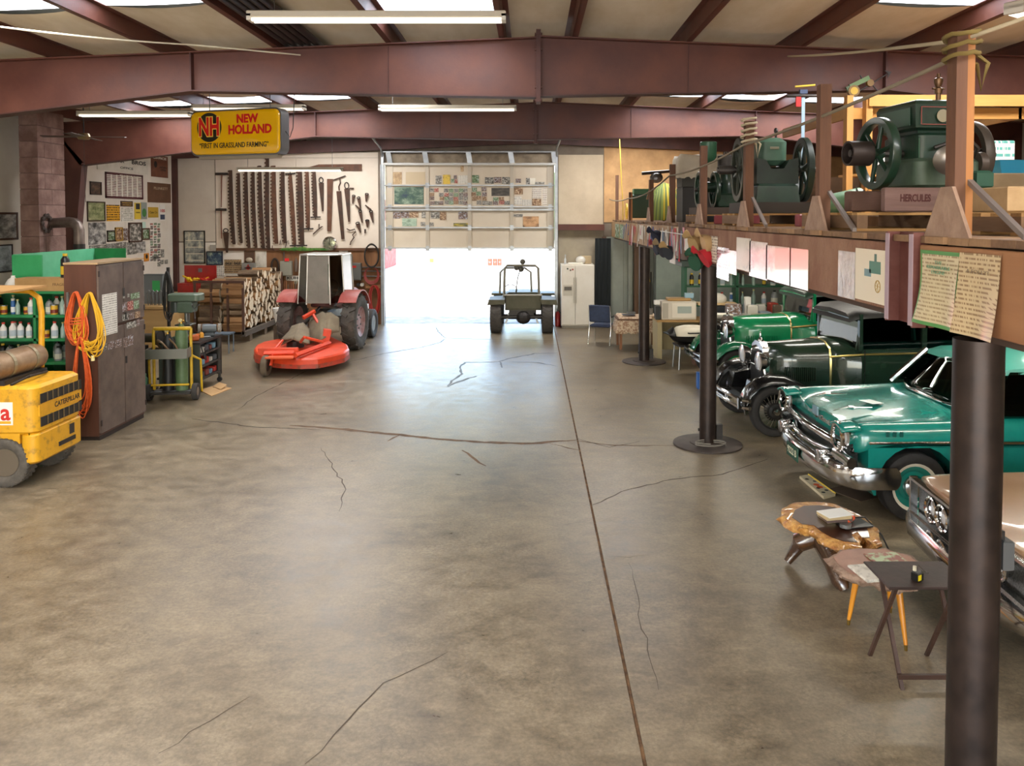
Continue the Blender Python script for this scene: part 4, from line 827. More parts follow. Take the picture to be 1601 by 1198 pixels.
for i in range(260):
    t = rq.random(); p = s6(585+390*t, 885+rq.uniform(-14,8)*math.sin(PI*min(1,t*1.2+.05))); d = Vector((rq.uniform(.1,.22),-rq.uniform(.0,.08),rq.uniform(-.03,.05))); q = Vector((0,0,.012))
    b.add([p,p+d*.5+q,p+d,p+d*.5-q],[(0,1,2,3)])
tag(b.build('green_feather_bough', M('#3f7d3a',.6,c2='#7aa04a',scale=9)),'long bunch of green feathers or boughs lying along bottom of saw board','bough')
ledge = B().box(bx(338),bx(597),YW-.06,YW-.02,bz(392),bz(388)).build('ledge', wood('#6b4a32','#553824',.7,'x'), wall_back)
# plywood area: boxes, hoses, extinguisher
def ebox(label, x0,y0,x1,y1, c, t=.14, handle=True):
    a,d = P(x0,y0,YW-.025),P(x1,y1,YW-.025); o = T('electrical_box',label,'electrical box',((a.x+d.x)/2,YW-.025,d.z)); w,h = d.x-a.x,a.z-d.z
    B().cbox((0,-t/2,h/2),(w,t,h),bev=.008).build('enclosure', M(c,.5), o); B().cbox((0,-t-.004,h/2),(w*.88,.008,h*.88)).build('cover', M(c,.45), o)
    b = B(); b.cyl((-w*.2,-t/2,h),(-w*.2,-t/2,h+.25),.015,n=6); b.build('conduit', STEEL, o)
    return o
o = ebox('pale grey electrical box with red tag on plywood wall',440,408,458,431,'#8d8a7c'); B().box(-.02,.1,-.16,-.15,.42,.5).build('red_tag', M('#e0282a',.5), o)
o = ebox('dark grey switch box with red label near garage door',545,411,566,438,'#5a5b56'); B().box(-.06,.06,-.16,-.148,.36,.42).build('red_label', RED, o)
poster('red_safety_sign','small red and white safety sign on plywood wall above cab','sign',BP,530,390,544,407,printed('text','#d8cfc4','#b52a22',n=4))
o = poster('kuhn_sign','white sign with black capital letters behind the tractor','sign',BP,447,431,475,439,M('#cfcabe',.6)); onposter(o,'KUHN',.7,0,0,BLKI,.003,.85)
poster('small_parts_sign','narrow beige card under the capital letters sign','sign',BP,460,439,475,444,printed('text','#b5ab8c','#4a4a3a',n=3))
b = B()
for k in range(7): rx,rz = .19+.008*(k%3), .31+.01*(k%4); c = P(581,400,YW-.09-.012*k); b.tube([c+Vector((rx*math.cos(t),0,rz*math.sin(t))) for t in [2*PI*i/24 for i in range(24)]],.014,6,True)
tag(b.build('black_hose_coil', M('#25231f',.5), smooth=60),'coiled black hose hung on plywood beside garage door','hose')
b = B()
for k in range(5): b.tube([P(581,418,YW-.08-.012*k)+Vector((.24*math.sin(t)*(.7+.05*k),0,-.2*(1-math.cos(t))*(1+.05*k))) for t in [2*PI*i/24 for i in range(24)]],.01,5,True)
tag(b.build('thin_red_hose', M('#8d3a34',.5), smooth=60),'thin faded red hose looped under black hose coil','hose')
b = B()
for k in range(7): b.tube([P(584,452,YW-.08-.015*k)+Vector((.13*math.sin(t)+.03*(k%3),0,-.34*(1-math.cos(t))*(1+.04*k)+.1)) for t in [2*PI*i/24 for i in range(24)]],.013,5,True)
tag(b.build('red_air_hose', M('#a8322a',.5), smooth=60),'bright red air hose hanging in long loops behind tractor','hose')
b = B()
for k in range(8): b.tube([P(430,417,YW-.06-.01*k)+Vector(((.09+.01*(k%3))*math.cos(t),0,(.2+.02*(k%3))*math.sin(t))) for t in [2*PI*i/20 for i in range(20)]],.014,5,True)
tag(b.build('rope_coil', M('#3a2d24',.9), smooth=60),'dark coiled rope hung on plywood above firewood stack','rope')
for i,(x,c) in enumerate(((463,'#5a4a3e'),(471,'#7a756c'))):
    b = B(); p = P(x,425,YW-.1); b.lathe([(.001,0),(.05,0),(.05,.3),(.02,.36),(.02,.4)],10); tag(b.build('wall_canister', M(c,.4), smooth=40, loc=p),('brown' if i==0 else 'grey')+' canister on bracket beside the tractor cab','canister')
for i in range(9):
    x = 444+i*3.6; p = P(x,470,YW-.12); c = ['#7d4a2c','#8d5a34','#5d4a3c'][i%3]
    b = B(); b.cyl((0,0,0),(rq.uniform(-.03,.03),.05,rq.uniform(.42,.6)),.022,.016,8); tag(b.build('wooden_shaft', M(c,.6), loc=p),'upright wooden tool handle in rack behind the firewood','tool','tool handles behind the firewood')
b = B(); b.box(bx(443),bx(477),YW-.2,YW-.03,bz(474),bz(470)); tag(b.build('tool_ledge', wood('#5b4030','#4a3224',.7,'x')),'narrow dark wooden ledge holding tool handles','ledge')
for i,(x,y) in enumerate(((561,445),(567,445))): b = B(); p = P(x,y,YW-.03); b.cyl(p,p+Vector((0,-.1,0)),.05,n=14); tag(b.build('wall_socket', M('#b0aba0',.4) if i else BLKI),('pale' if i else 'black')+' round socket below dark grey switch box','socket')
for z in (418,424,432): b = B(); b.cyl(P(566,z,YW-.05),P(597,z,YW-.05),.018,n=6); tag(b.build('conduit_pipe', STEEL),'horizontal steel conduit between switch box and door post','pipe','conduits beside the switch box')
tag(B().cbox(P(583,448,YW-.06),(.4,.06,.1)).build('wood_bracket', wood('#9c6f45','#835a36',.7,'x')),'short wooden block on plywood under the black hose','block')
# garage door --------------------------------------------------------------
DY = YW-.09
door = sroot('door_1'); DP = M('#cdbfa9',.6,c2='#d6cab6',scale=1,bump=.02); GAL = M('#a9adb0',.4,metal=.7,c2='#979b9e',scale=5)
yr = [257.5,290,323.5,356,388.5]; xc = [602,668.4,734.3,800.3,867]
for i in range(4):
    for j in range(4):
        x0,x1,z0,z1 = P(xc[j],337,DY).x,P(xc[j+1],337,DY).x,P(830,yr[i+1],DY).z,P(830,yr[i],DY).z
        B().cbox(((x0+x1)/2,DY+.02,(z0+z1)/2),(x1-x0-.01,.03,z1-z0-.012),bev=.006).build('panel', DP, door)
for j in range(5):
    for i in range(4):
        x = P(xc[j],337,DY).x+(.14 if j==0 else -.12 if j==4 else 0); z0,z1 = P(830,yr[i+1],DY).z,P(830,yr[i],DY).z; w = .09 if j in (0,4) else .05
        B().box(x-w,x+w,DY-.02,DY+.01,z0+.01,z1-.01).build('stile', M('#b5aa98',.5,metal=.3), door)
        h = B(); h.box(x-.05,x+.05,DY-.035,DY-.02,z0-.07,z0+.07); h.cyl((x-.08,DY-.035,z0),(x+.08,DY-.035,z0),.018,n=6); h.build('hinge', GAL, door)
for y,t in ((290,.03),(328,.05),(323.5,.03),(356,.03),(388,.035)):
    z = P(830,y,DY).z; x0,x1 = P(602,337,DY).x,P(867,337,DY).x; b = B(); b.box(x0,x1,DY-.06,DY-.005,z-t/2,z+t/2); b.build('strut', GAL, door)
z = P(830,257,DY).z; B().cyl((P(600,337,DY).x,DY-.1,z),(P(869,337,DY).x,DY-.1,z),.035,n=10).build('top_bar', M('#d8d8d4',.4), door)
for x in (598.5,870): 
    X_ = P(x,337,DY-.08).x; b = B(); b.box(X_-.035,X_+.035,DY-.12,DY-.05,0,P(830,238,DY).z); b.box(X_-.05,X_-.03,DY-.16,DY+.05,0,DZ); b.build('track', GAL, door)
    s = 1 if x > 800 else -1; b = B(); zt = P(830,240,DY).z; b.tube([(X_,DY-.1,zt-.1),(X_,DY-.3,zt+.12),(X_+s*.15,DY-1.6,zt+.5)],.03,6); b.build('curved_track', GAL, door)
for x in (607,664,732,798,865):
    a = P(x+3,256,DY-.1); b = B(); b.add([a+Vector((-.07,0,0)),a+Vector((.07,0,0)),a+Vector((.02,-.05,.32)),a+Vector((-.12,-.05,.32))],[(0,1,2,3)]); b.build('bracket', GAL, door, solid=.02)
b = B(); b.box(DX0+.1,DX1-.1,DY+.02,DY+.06,DZ-.02,P(830,241,DY).z); b.build('header_panel', M('#a4957f',.8,c2='#7d705f',scale=3,bump=.3), door)
B().cyl((DX0,DY-.12,P(830,238,DY).z),(DX1,DY-.12,P(830,238,DY).z),.03,n=10).build('torsion_shaft', GAL, door)
# prints on the garage door
DPL = ('y', DY-.0)
def dw(label, x0,y0,x1,y1, k, cat='photo', name='door_photo', **kw):
    return poster(name,label,cat,('y',DY-.002),590+x0/3.866,220+y0/3.866,590+x1/3.866,220+y1/3.866,k if not isinstance(k,int) else PH[k],t=.006,**kw)
SEP = printed('photo','#c9ae86','#8a6a48','#b0946c',n=6); MAP = printed('photo','#8fa08a','#23344a','#3f5a4a',n=5)
for a in [('aged tan document with emblem at top left of garage door',92,190,148,262,SEP),('pale tan wide sheet in top left panel of garage door',172,190,290,262,M('#c3b090',.7)),('small grey snapshot in top row beside yellow page',352,212,388,262,0),('bright yellow page in top row of garage door',396,206,440,262,printed('photo','#d8b02a','#8a6a14','#e0c050',n=9)),('grid sheet page in top row of garage door',488,210,550,260,printed('grid','#c4c0b0','#7a766a','#b0ac9c',n=6)),('small tan tag hanging at top of garage door',503,152,522,188,SEP),('pale green photo in top row of garage door',572,208,614,256,1),('photo of dark cars first in top row trio',650,222,704,260,0),('photo of people second in top row trio',706,220,750,255,3),('wide dark photo of cars third in top row trio',753,220,804,262,0),('small landscape photo in top right panel',836,230,868,255,3),('tall cutout photo of a figure in top right panel',898,226,922,264,0),('white note beside figure photo in top right panel',922,226,955,262,PAPER),('thin dark panorama strip in top right panel',952,250,1010,264,0),
    ('large dark green and blue map in second row of door',102,280,280,384,MAP),('framed dark panorama in second row of door',690,286,798,334,printed('photo','#6b6358','#2a2622','#4a443d',n=8)),('sepia portrait in second row right panel',826,284,880,325,2),('tall collage of brown snapshots at right of door',936,282,992,350,printed('grid','#b09c80','#4a3828','#7a6248',n=6)),('tall collage of sepia snapshots beside brown collage',998,282,1040,392,printed('grid','#b5a184','#55402e','#87705a',n=5)),('white sheet with small photos in right panel',826,336,872,388,printed('grid','#cfc9bb','#5a564e','#9c968a',n=5)),('sheet of eight small photos in right panel',874,356,932,392,printed('grid','#a8a090','#3a362e','#6f695c',n=6)),('dark photo with gold corner in right panel',936,352,990,392,2),
    ('dark truck photo first of third row trio',84,430,138,470,3),('landscape photo second of third row trio',139,430,192,466,3),('field photo third of third row trio',193,430,248,464,2),('pale green chalkboard print with cursive script',150,470,238,517,printed('photo','#93a892','#6f8672','#a9bca6',n=4)),('small tilted snapshot at lower left of third row',262,492,290,515,0),('dark tractor photo in third row beside stile',268,430,312,468,0),('grey machine photo in third row',322,430,376,470,0),('tan portrait in third row',378,430,416,480,2),('tiny dark snapshot under grey machine photo',316,494,340,516,0),('framed machine photo in third row second panel',490,430,546,474,3),('yellow and black bumper sticker strip on door',460,498,550,517,printed('photo','#c9b02a','#2a2a22','#6a6a4a',n=7)),('yellow vertical tag on the right stile',808,436,821,486,M('#c9a82a',.5)),('small dark strip photo in third row right panel',823,444,878,460,0),('photo of two people in dark hats on sand',880,458,976,521,printed('photo','#cfa67a','#3a2f2a','#b5895f',n=4))]:
    dw(*a)
rq = random.Random(9)
for (x0,y0,x1,y1,n,m) in ((316,290,548,388,8,4),(570,284,662,390,3,4),(664,340,802,390,4,2),(444,208,484,258,2,2)):
    w = (x1-x0)/n; h = (y1-y0)/m
    for i in range(n):
        for j in range(m):
            if rq.random() < .84: x = x0+i*w+rq.uniform(-3,3); y = y0+j*h+rq.uniform(-3,3); k_ = rq.choice([0,1,2,3,4]); dw('small '+TONE[k_]+' snapshot in the crowded rows on the garage door',x,y,x+w*.93,y+h*.92,k_,group='snapshots crowded on the garage door')
# ================================================================ tractor, mower, buggy, outside
tr = T('farm_tractor','old red farm tractor with clear weather cab and lugged rear tyres','tractor',(-4.82,18.4,0),-.07)
TRED = M('#8a2f28',.45,c2='#a3564c',scale=5); TG = M('#6f6a64',.5,metal=.4,c2='#5a554f',scale=6); TYR = M('#3f3a35',.85,c2='#544d45',scale=9,bump=.2)
for s in (-1,1):
    tyre(tr,(s*.74,0,.64),.62,.34,.34,'x',TYR,tread=17)
    mt = Matrix.Translation((s*.74,0,.64)) @ Matrix.Rotation(PI/2,4,'Y')
    b = B(); b.lathe([(.35,-.14),(.35,.14),(.31,.1),(.2,.06*s),(.08,.1*s),(.001,.1*s)],24,mt); d = b.build('rear_rim', M('#8a5a58',.5,c2='#a58a88',scale=6), tr, smooth=40)
    for i in range(6): a = PI*i/3; b = B(); q = mt @ Vector((.15*math.cos(a),.15*math.sin(a),s*.09)); b.sph(q,.025,6,4); b.build('lug_nut', STEEL, d)
    b = B(); c0 = Vector((s*.52,0,.64)); pts = []
    b.loft([[(s*.52-s*.0, .72*math.cos(a), .64+.72*math.sin(a)), (s*.92, .72*math.cos(a), .64+.72*math.sin(a)), (s*.92, .74*math.cos(a), .64+.74*math.sin(a)), (s*.52,.74*math.cos(a),.64+.74*math.sin(a))] for a in [.5+1.9*i/10 for i in range(11)]]); b.prism([(.72*math.cos(a),.64+.72*math.sin(a)) for a in [.5+1.9*i/10 for i in range(11)]],s*.5,s*.52,'yz'); b.build('fender', TRED, tr, smooth=40)
    tyre(tr,(s*.62,1.78,.36),.36,.2,.2,'x',M('#34302d',.8)); b = B(); b.cyl((s*.62-.07,1.78,.36),(s*.62+.07,1.78,.36),.2,n=18); b.build('front_hub', TG, tr)
B().cyl((-.62,0,.64),(.62,0,.64),.13,n=14).build('rear_axle', TG, tr); B().cbox((0,.0,.68),(.42,.6,.46),bev=.06).build('transmission', TG, tr); B().cbox((0,.8,.72),(.34,1.1,.4),bev=.05).build('engine', TG, tr); B().cyl((-.6,1.78,.4),(.6,1.78,.4),.05,n=8).build('front_axle', TG, tr)
b = B(); rounded(b,-.27,.27,.55,2.1,.85,1.25,.1,.08); b.build('hood', M('#8d6a6a',.4,c2='#a58582',scale=4), tr, smooth=40); B().cyl((.1,1.0,1.25),(.1,1.0,1.75),.035,n=8).build('exhaust', DARKM, tr)
b = B(); rounded(b,-.27,.27,-.2,.2,.98,1.06,.1,.02); b.build('seat', M('#4a2b26',.6), tr, smooth=40); b = B(); b.lathe([(.24,0),(.27,0),(.27,.26),(.24,.26),(.24,0)],14,Matrix.Translation((0,-.02,1.02)),PI,2*PI); b.build('seat_back', M('#5b2d27',.6), tr, smooth=40)
b = B(); b.tube([(.2*math.cos(t),.5+.06*math.sin(t),1.38+.19*math.sin(t)) for t in [2*PI*i/20 for i in range(20)]],.014,6,True); b.cyl((0,.5,1.38),(0,.7,1.1),.018,n=6); b.build('steering_wheel', BLACK, tr)
# weather cab
GL = glass('#b9b7ae',.16,.08)
fr_ = [(-.46,-.35),(-.22,-.5),(.3,-.5),(.52,-.2),(.5,.62),(-.46,.62)]; zt_ = 2.2; zb = 1.08
for i,(x,y) in enumerate(fr_):
    b = B(); b.cyl((x*1.06,y,zb if i<4 else 1.2),(x*.94,y*.94,zt_),.016,n=8); b.build('cab_post', M('#b8b4ac',.3,metal=.8), tr)
b = B(); b.tube([(x*.94,y*.94,zt_) for x,y in fr_],.02,6,True); b.build('cab_top_rail', M('#c8c4bc',.3,metal=.8), tr)
B().add([(x*.94,y*.94,zt_+.01) for x,y in fr_],[tuple(range(6))]).build('cab_roof', M('#7d7a72',.6), tr, solid=.02)
for i in (0,1,2,3,4,5):
    (x0,y0),(x1,y1) = fr_[i],fr_[(i+1)%6]
    b = B(); b.add([(x0*1.05,y0*1.02,zb+.03),(x1*1.05,y1*1.02,zb+.03),(x1*.94,y1*.94,zt_),(x0*.94,y0*.94,zt_)],[(0,1,2,3)])
    b.build('cab_panel', M('#6b665c',.55,c2='#7b766b',scale=2) if i == 1 else GL, tr, solid=.006)
B().cyl((.28,-.5,1.3),(.28,-.49,2.0),.012,n=6).build('cab_grab_rail', CHROME, tr)
for s in (-1,1): b = B(); b.tube([(s*.24,-.3,.62),(s*.3,-.75,.5),(s*.34,-1.1,.5)],.03,6); b.build('lift_arm', TG, tr)
b = B(); b.tube([(0,-.3,1.0),(0,-.8,.85),(-.05,-1.2,.72)],.03,6); b.build('top_link', DARKM, tr)
b = B(); b.prism([(-.02,.5),(.28,.5),(.28,.9),(.18,1.0),(-.02,.9)],.69,.72,'yz',Matrix.Translation((0,.95,.1))); b.build('side_plate', M('#cfcaca',.5), tr)
# rotary mower -------------------------------------------------------------
MOR = M('#d8431c',.42,c2='#c23a18',scale=5); mc = Vector((-4.9,16.35,0))
mw = T('rotary_mower','orange rotary mower with curved deck and trailing wheel behind tractor','mower',mc)
out = [FL(x,y,.34)-mc for x,y in [(397,545),(401,539),(412,534),(432,530),(470,527),(515,524),(543,538),(546,545),(538,551),(518,556),(497,560),(470,561),(440,560),(415,557),(400,551)]]
out = [Vector((p.x,p.y,0)) for p in out]; cen = sum(out,Vector())/len(out)
b = B(); b.loft([[p+Vector((0,0,z))+(cen-p)*e for p in out] for z,e in ((.22,.0),(.31,.0),(.34,.03),(.345,.12))]); b.build('deck', MOR, mw, smooth=35)
R0 = [p+Vector((0,0,.13)) for p in out]; b = B(); b.loft([[p+Vector((0,0,.22)) for p in out],[p+(p-cen)*.01+Vector((0,0,.14)) for p in out]],caps=False); b.build('skirt', M('#a8331a',.6,c2='#6b3a24',scale=9,lo=.45), mw, solid=.012)
def mp_(x,y,z): return FL(x,y,z)-mc
B().tube([mp_(413,553,.42),mp_(460,552,.42),mp_(466,553,.42)],.05,4).build('boom_beam', MOR, mw); B().tube([mp_(462,556,.42),mp_(515,536,.42)],.05,4).build('cross_beam', MOR, mw)
B().cbox(mp_(435,549,.45),(.75,.12,.12),(0,0,.05)).build('rear_beam', MOR, mw); B().cbox(mp_(440,558,.37),(.55,.3,.03)).build('deck_plate', M('#d8582c',.4), mw)
for (xa,ya,za,xb,yb,zb_) in ((430,545,.45,442,532,.75),(478,528,1.0,505,535,.6),(476,527,1.0,470,535,.75)): B().tube([mp_(xa,ya,za),P(xb,yb,mp_(xa,ya,za).y+mc.y+.2)-mc],.025,6).build('brace', MOR, mw)
B().tube([P(474,497,17.2)-mc,P(492,487,17.4)-mc],.05,6).build('hitch_top', MOR, mw); B().tube([P(490,492,17.3)-mc,P(506,520,17.0)-mc],.03,6).build('hitch_strut', MOR, mw); B().cbox(P(510,526,16.8)-mc,(.16,.2,.3),(0,.2,.3)).build('hitch_post', MOR, mw)
b = B(); wp = FL(416,588)-mc; tyre(mw,(wp.x,wp.y,.2),.2,.12,.1,'x',M('#57493a',.85,c2='#665745',scale=9)); B().cyl((wp.x-.05,wp.y,.2),(wp.x+.05,wp.y,.2),.1,n=14).build('tail_wheel_hub', M('#3d342b',.6), mw)
B().tube([(wp.x+.09,wp.y,.2),(wp.x+.11,wp.y+.1,.42),(wp.x+.1,wp.y+.3,.45)],.03,6).build('wheel_fork', MOR, mw); 
RUBM = M('#6b5f4c',.85,c2='#7d705a',scale=4,bump=.15)
def flap(pxs, d, name='rubber_flap'):
    pts = [P(x,y,Y)-mc for x,y,Y in pxs]; b = B(); n = len(pts)//2
    def bez(u,v):
        i = min(int(u*(n-1)),n-2); f = u*(n-1)-i; a = pts[i].lerp(pts[i+1],f); c = pts[n+i].lerp(pts[n+i+1],f); return a.lerp(c,v)+Vector((0,-d*math.sin(PI*u)*(0.4+v*.6),0))
    b.grid(bez,16,6); b.build(name, RUBM, mw, smooth=70, solid=.015)
flap([(462,508,17.0),(475,504,16.9),(484,515,16.8),(438,532,16.6),(460,529,16.2),(484,538,16.2)],.1)
flap([(456,510,17.0),(470,505,16.9),(480,514,16.8),(440,540,16.6),(460,530,16.1),(480,540,16.3)],.06)
flap([(482,500,17.5),(505,487,17.4),(528,500,17.4),(482,538,16.9),(505,530,16.7),(520,522,16.9)],.12)
flap([(505,490,17.4),(518,488,17.4),(530,497,17.3),(498,518,17.0),(514,520,16.9),(531,519,17.1)],.1)
B().cyl(mp_(462,543,.34),mp_(462,543,.34)+Vector((0,0,.14)),.18,n=16).build('gearbox', DARKM, mw)
b = B(); b.box(-.06,.06,-.02,.02,0,.3); o = b.build('orange_reflector_flag', M('#d8661c',.5), loc=P(437,523,17.8)); o.location.z = 0; tag(o,'small orange and yellow marker standing by left rear tyre','marker'); B().box(.06,.1,-.02,.02,0,.3).build('yellow_edge', M('#d9b01c',.5), o)
b = B(); b.lathe([(.12,0),(.2,.42),(.21,.42),(.13,0),(.12,0)],16); p = P(440,503,18.6); o = b.build('white_bucket', WHT, smooth=40, loc=(p.x-.1,18.75,.0)); tag(o,'white plastic bucket on stand between firewood and tractor tyre','bucket'); o.location = (p.x-.12,19.0,.46); B().box(-.15,.15,-.15,.15,-.46,0).build('stand', wood('#5d4a38','#4a3a2c',.8,'z'), o)
# buggy ---------------------------------------------------------------------
bu = T('utility_buggy','olive open utility buggy with roll bars parked in the doorway','buggy',(-.22,20.95,0))
OLV = M('#55523f',.6,c2='#48452f',scale=5); 
for s in (-1,1):
    for y in (.0,1.75): tyre(bu,(s*.68-.02,y,.42),.42,.3,.22,'x',M('#3a3632',.85,c2='#4a453f',scale=10),tread=26); B().cyl((s*.68-.1,y,.42),(s*.68+.08,y,.42),.22,n=16).build('wheel_hub', M('#8d8578',.5,metal=.4), bu)
B().box(-.46,.5,-.1,-.07,.62,.98).build('tail_panel', OLV, bu); B().box(-.46,.5,-.1,1.2,.6,.63).build('cargo_floor', OLV, bu)
for x in (-.46,.48): B().box(x,x+.02,-.1,1.2,.62,.98).build('cargo_side', OLV, bu)
B().tube([(-.48,-.11,1.0),(.52,-.11,1.0)],.022,8).build('tail_rail', M('#b5b2a8',.4,metal=.5), bu)
for s in (-1,1): b = B(); b.loft([[(s*.46+(.04 if s>0 else 0),-.32,.78),(s*.92,-.32,.76),(s*.92,.4,.82),(s*.46,.4,.84)],[(s*.46,-.32,.9),(s*.88,-.32,.9),(s*.88,.4,.92),(s*.46,.4,.94)]]); b.build('rear_fender', OLV, bu)
for s in (-1,1): b = B(); b.box(min(s*.4,s*.9),max(s*.4,s*.9),1.45,2.15,.84,.9); b.build('front_fender', OLV, bu)
B().box(-.42,.42,1.2,2.2,.55,.95).build('engine_cover', OLV, bu); B().cyl((-.6,0,.42),(.6,0,.42),.07,n=10).build('rear_axle', DARKM, bu); B().sph((.02,0,.4),(.2,.18,.18),12,8).build('differential', DARKM, bu); B().box(-.36,.36,-.05,2.1,.46,.6).build('chassis', DARKM, bu)
for x in (-.4,.36): B().cbox((x,-.02,.38),(.05,.06,.3),(0,.3*(1 if x<0 else -1),0)).build('shackle', STEEL, bu)
PIP = M('#6f6a5c',.4,metal=.3)
b = B(); b.tube([(-.5,.25,.85),(-.48,.25,1.68),(-.42,.25,1.76),(.34,.25,1.76),(.42,.25,1.68),(.44,.25,.85)],.034,8); b.build('rear_roll_bar', PIP, bu, smooth=50)
b = B(); b.tube([(-.66,1.4,.9),(-.64,1.4,1.5),(-.52,1.4,1.62),(.05,1.4,1.62),(.22,1.4,1.5),(.24,1.4,.9)],.03,8); b.build('front_roll_bar', PIP, bu, smooth=50)
for x,z in ((.0,1.86),(-.16,1.7),(-.04,1.66)): B().sph((x,.3,z),(.075,.04,.075),12,8).build('work_light', M('#55524a',.4,metal=.5), bu)
B().tube([(.0,.28,1.84),(-.06,.3,1.66),(-.14,.8,1.4),(-.2,1.0,.95)],.014,6).build('light_cable', PIP, bu)
b = B(); b.tube([(-.35+.18*math.cos(t),1.1,1.02+.16*math.sin(t)) for t in [2*PI*i/18 for i in range(18)]],.012,6,True); b.build('steering_wheel', BLACK, bu); B().box(-.4,.4,.55,.95,.63,.8).build('bench_seat', BLACK, bu)
B().box(-.38,.05,.1,.5,.63,.86).build('cargo_box', M('#6a6654',.6), bu)
fe = T('fire_extinguisher','red fire extinguisher on floor beside the white refrigerator','fire extinguisher',P(872,510,22.1)); fe.location.z = 0
b = B(); b.lathe([(.001,0),(.07,0),(.07,.34),(.04,.4),(.025,.42)],12); b.build('cylinder', RED, fe, smooth=40); B().cbox((0,-.03,.46),(.03,.1,.05)).build('lever', BLACK, fe); B().tube([(.03,0,.43),(.1,0,.36),(.09,0,.1)],.012,6).build('hose', BLACK, fe)
# outside ---------------------------------------------------------------------
bn = T('red_barn','red barn with white trim standing outside the doorway','barn',(-10.5,40,0))
B().box(-4,2.0,5.5,10,0,4).build('wall', M('#9a3a34',.7,c2='#b5625c',scale=3), bn); B().box(-4.2,2.3,5.3,10.2,4,4.25).build('eave', WHT, bn)
for y in (6.6,8.6): B().box(1.99,2.04,y-.5,y+.5,1.2,2.8).build('window', WHT, bn)
for i in range(11):
    x = -9+i*5.2; b = B(); q = random.Random(i); b.sph((0,0,4.2),(2.3*q.uniform(.8,1.2),2.0,3.6*q.uniform(.8,1.15)),12,8); o = T('far_tree','leafy green tree in the row beyond the gravel yard','tree',(x,92+q.uniform(-3,3),0),group='trees beyond the yard')
    me = b; [None for _ in ()]; b.v = [(vx*q.uniform(.85,1.12),vy*q.uniform(.85,1.12),4.2+(vz-4.2)*q.uniform(.9,1.1)) for vx,vy,vz in b.v]; b.build('crown', M('#4d6b3a',.9,c2='#6b8a52',scale=2,bump=.6), o); B().cyl((0,0,0),(0,0,2.6),.25,.15,8).build('trunk', M('#5b4634',.9), o)
for i,x in enumerate((766,774,781)):
    p = FL(x,415); b = B(); b.cyl((0,0,0),(0,0,.42),.13,n=14); o = b.build('red_barrel', M('#b5402c',.5), smooth=40, loc=p); tag(o,'weathered red barrel standing out in the gravel yard','barrel','barrels in the yard'); B().lathe([(.131,.2),(.14,.21),(.131,.22)],14).build('hoop', STEEL, o)
b = B(); p = FL(675,410); b.box(-.12,.12,-.12,.12,0,.25); tag(b.build('yellow_crate', M('#d6b638',.6), loc=p),'small yellow crate out in the gravel yard','crate')
# ================================================================ mezzanine
FX = 2.27
mz = T('mezzanine','wooden storage mezzanine with rough fascia boards carried on dark columns','mezzanine',(0,0,0))
ROUGH = M('#7a5340',.9,c2='#94705a',scale=3,bump=.7,bscale=55,stretch=(1,1,.5)); PLYF = wood('#9c6f4a','#85593a',.75,'y',.8,.2)
for y0,y1,m in ((1.2,4.62,PLYF),(5.02,8.4,ROUGH),(8.41,11.75,ROUGH),(12.05,16.9,M('#a88a6c',.8,c2='#b99c7e',scale=2)),(16.91,22.3,M('#a58560',.8,c2='#b8986f',scale=2))):
    B().cbox((FX+.03,(y0+y1)/2,2.715),(.06,y1-y0,.43),bev=.006).build('fascia_board', m, mz)
B().box(FX+.08,FX+.28,1.2,22.3,2.45,2.94).build('edge_beam', M('#4b3a30',.8), mz)
PLK = [wood('#8a6a4c','#6b5038',.8,'x',2), wood('#9c7a58','#7c5e42',.8,'x',2), wood('#7d5f45','#5f4632',.8,'x',2)]
pm = None; rq = random.Random(2)
for i in range(100):
    y = 1.3+i*.21
    if pm is None:
        pms = [B().box(FX,XR-.05,-.1,.1,0,.04).mesh('deck_plank', m) for m in PLK]; pm = 1
    o = bpy.data.objects.new('deck_plank', pms[rq.randrange(3)]); COL.objects.link(o); o.parent = mz; o.location = (rq.uniform(-.015,.02),y,2.936+rq.uniform(0,.006))
STM = M('#5d3029',.5,c2='#6e443c',scale=5)
for y,w in ((4.82,.18),(11.9,.14)):  # steel stanchion stubs between boards
    b = B(); b.box(FX-.03,FX+.1,y-w,y-w+.02,2.44,3.0); b.box(FX-.03,FX+.1,y+w-.02,y+w,2.44,3.0); b.box(FX+.05,FX+.065,y-w,y+w,2.44,3.0); b.build('steel_bracket', STM if w > .15 else M('#6b5a52',.5), mz)
    if w > .15: B().box(FX+.04,FX+.05,y-w+.02,y-.01,2.46,2.98).build('peeling_plate', M('#7d7a5a',.6,c2='#a3a07a',scale=5), mz); B().box(FX-.034,FX-.03,y-w,y-w+.05,2.45,2.99).build('flange_face', M('#a08a92',.5), mz); B().box(FX-.034,FX-.03,y+w-.05,y+w,2.45,2.99).build('flange_face', M('#a08a92',.5), mz)
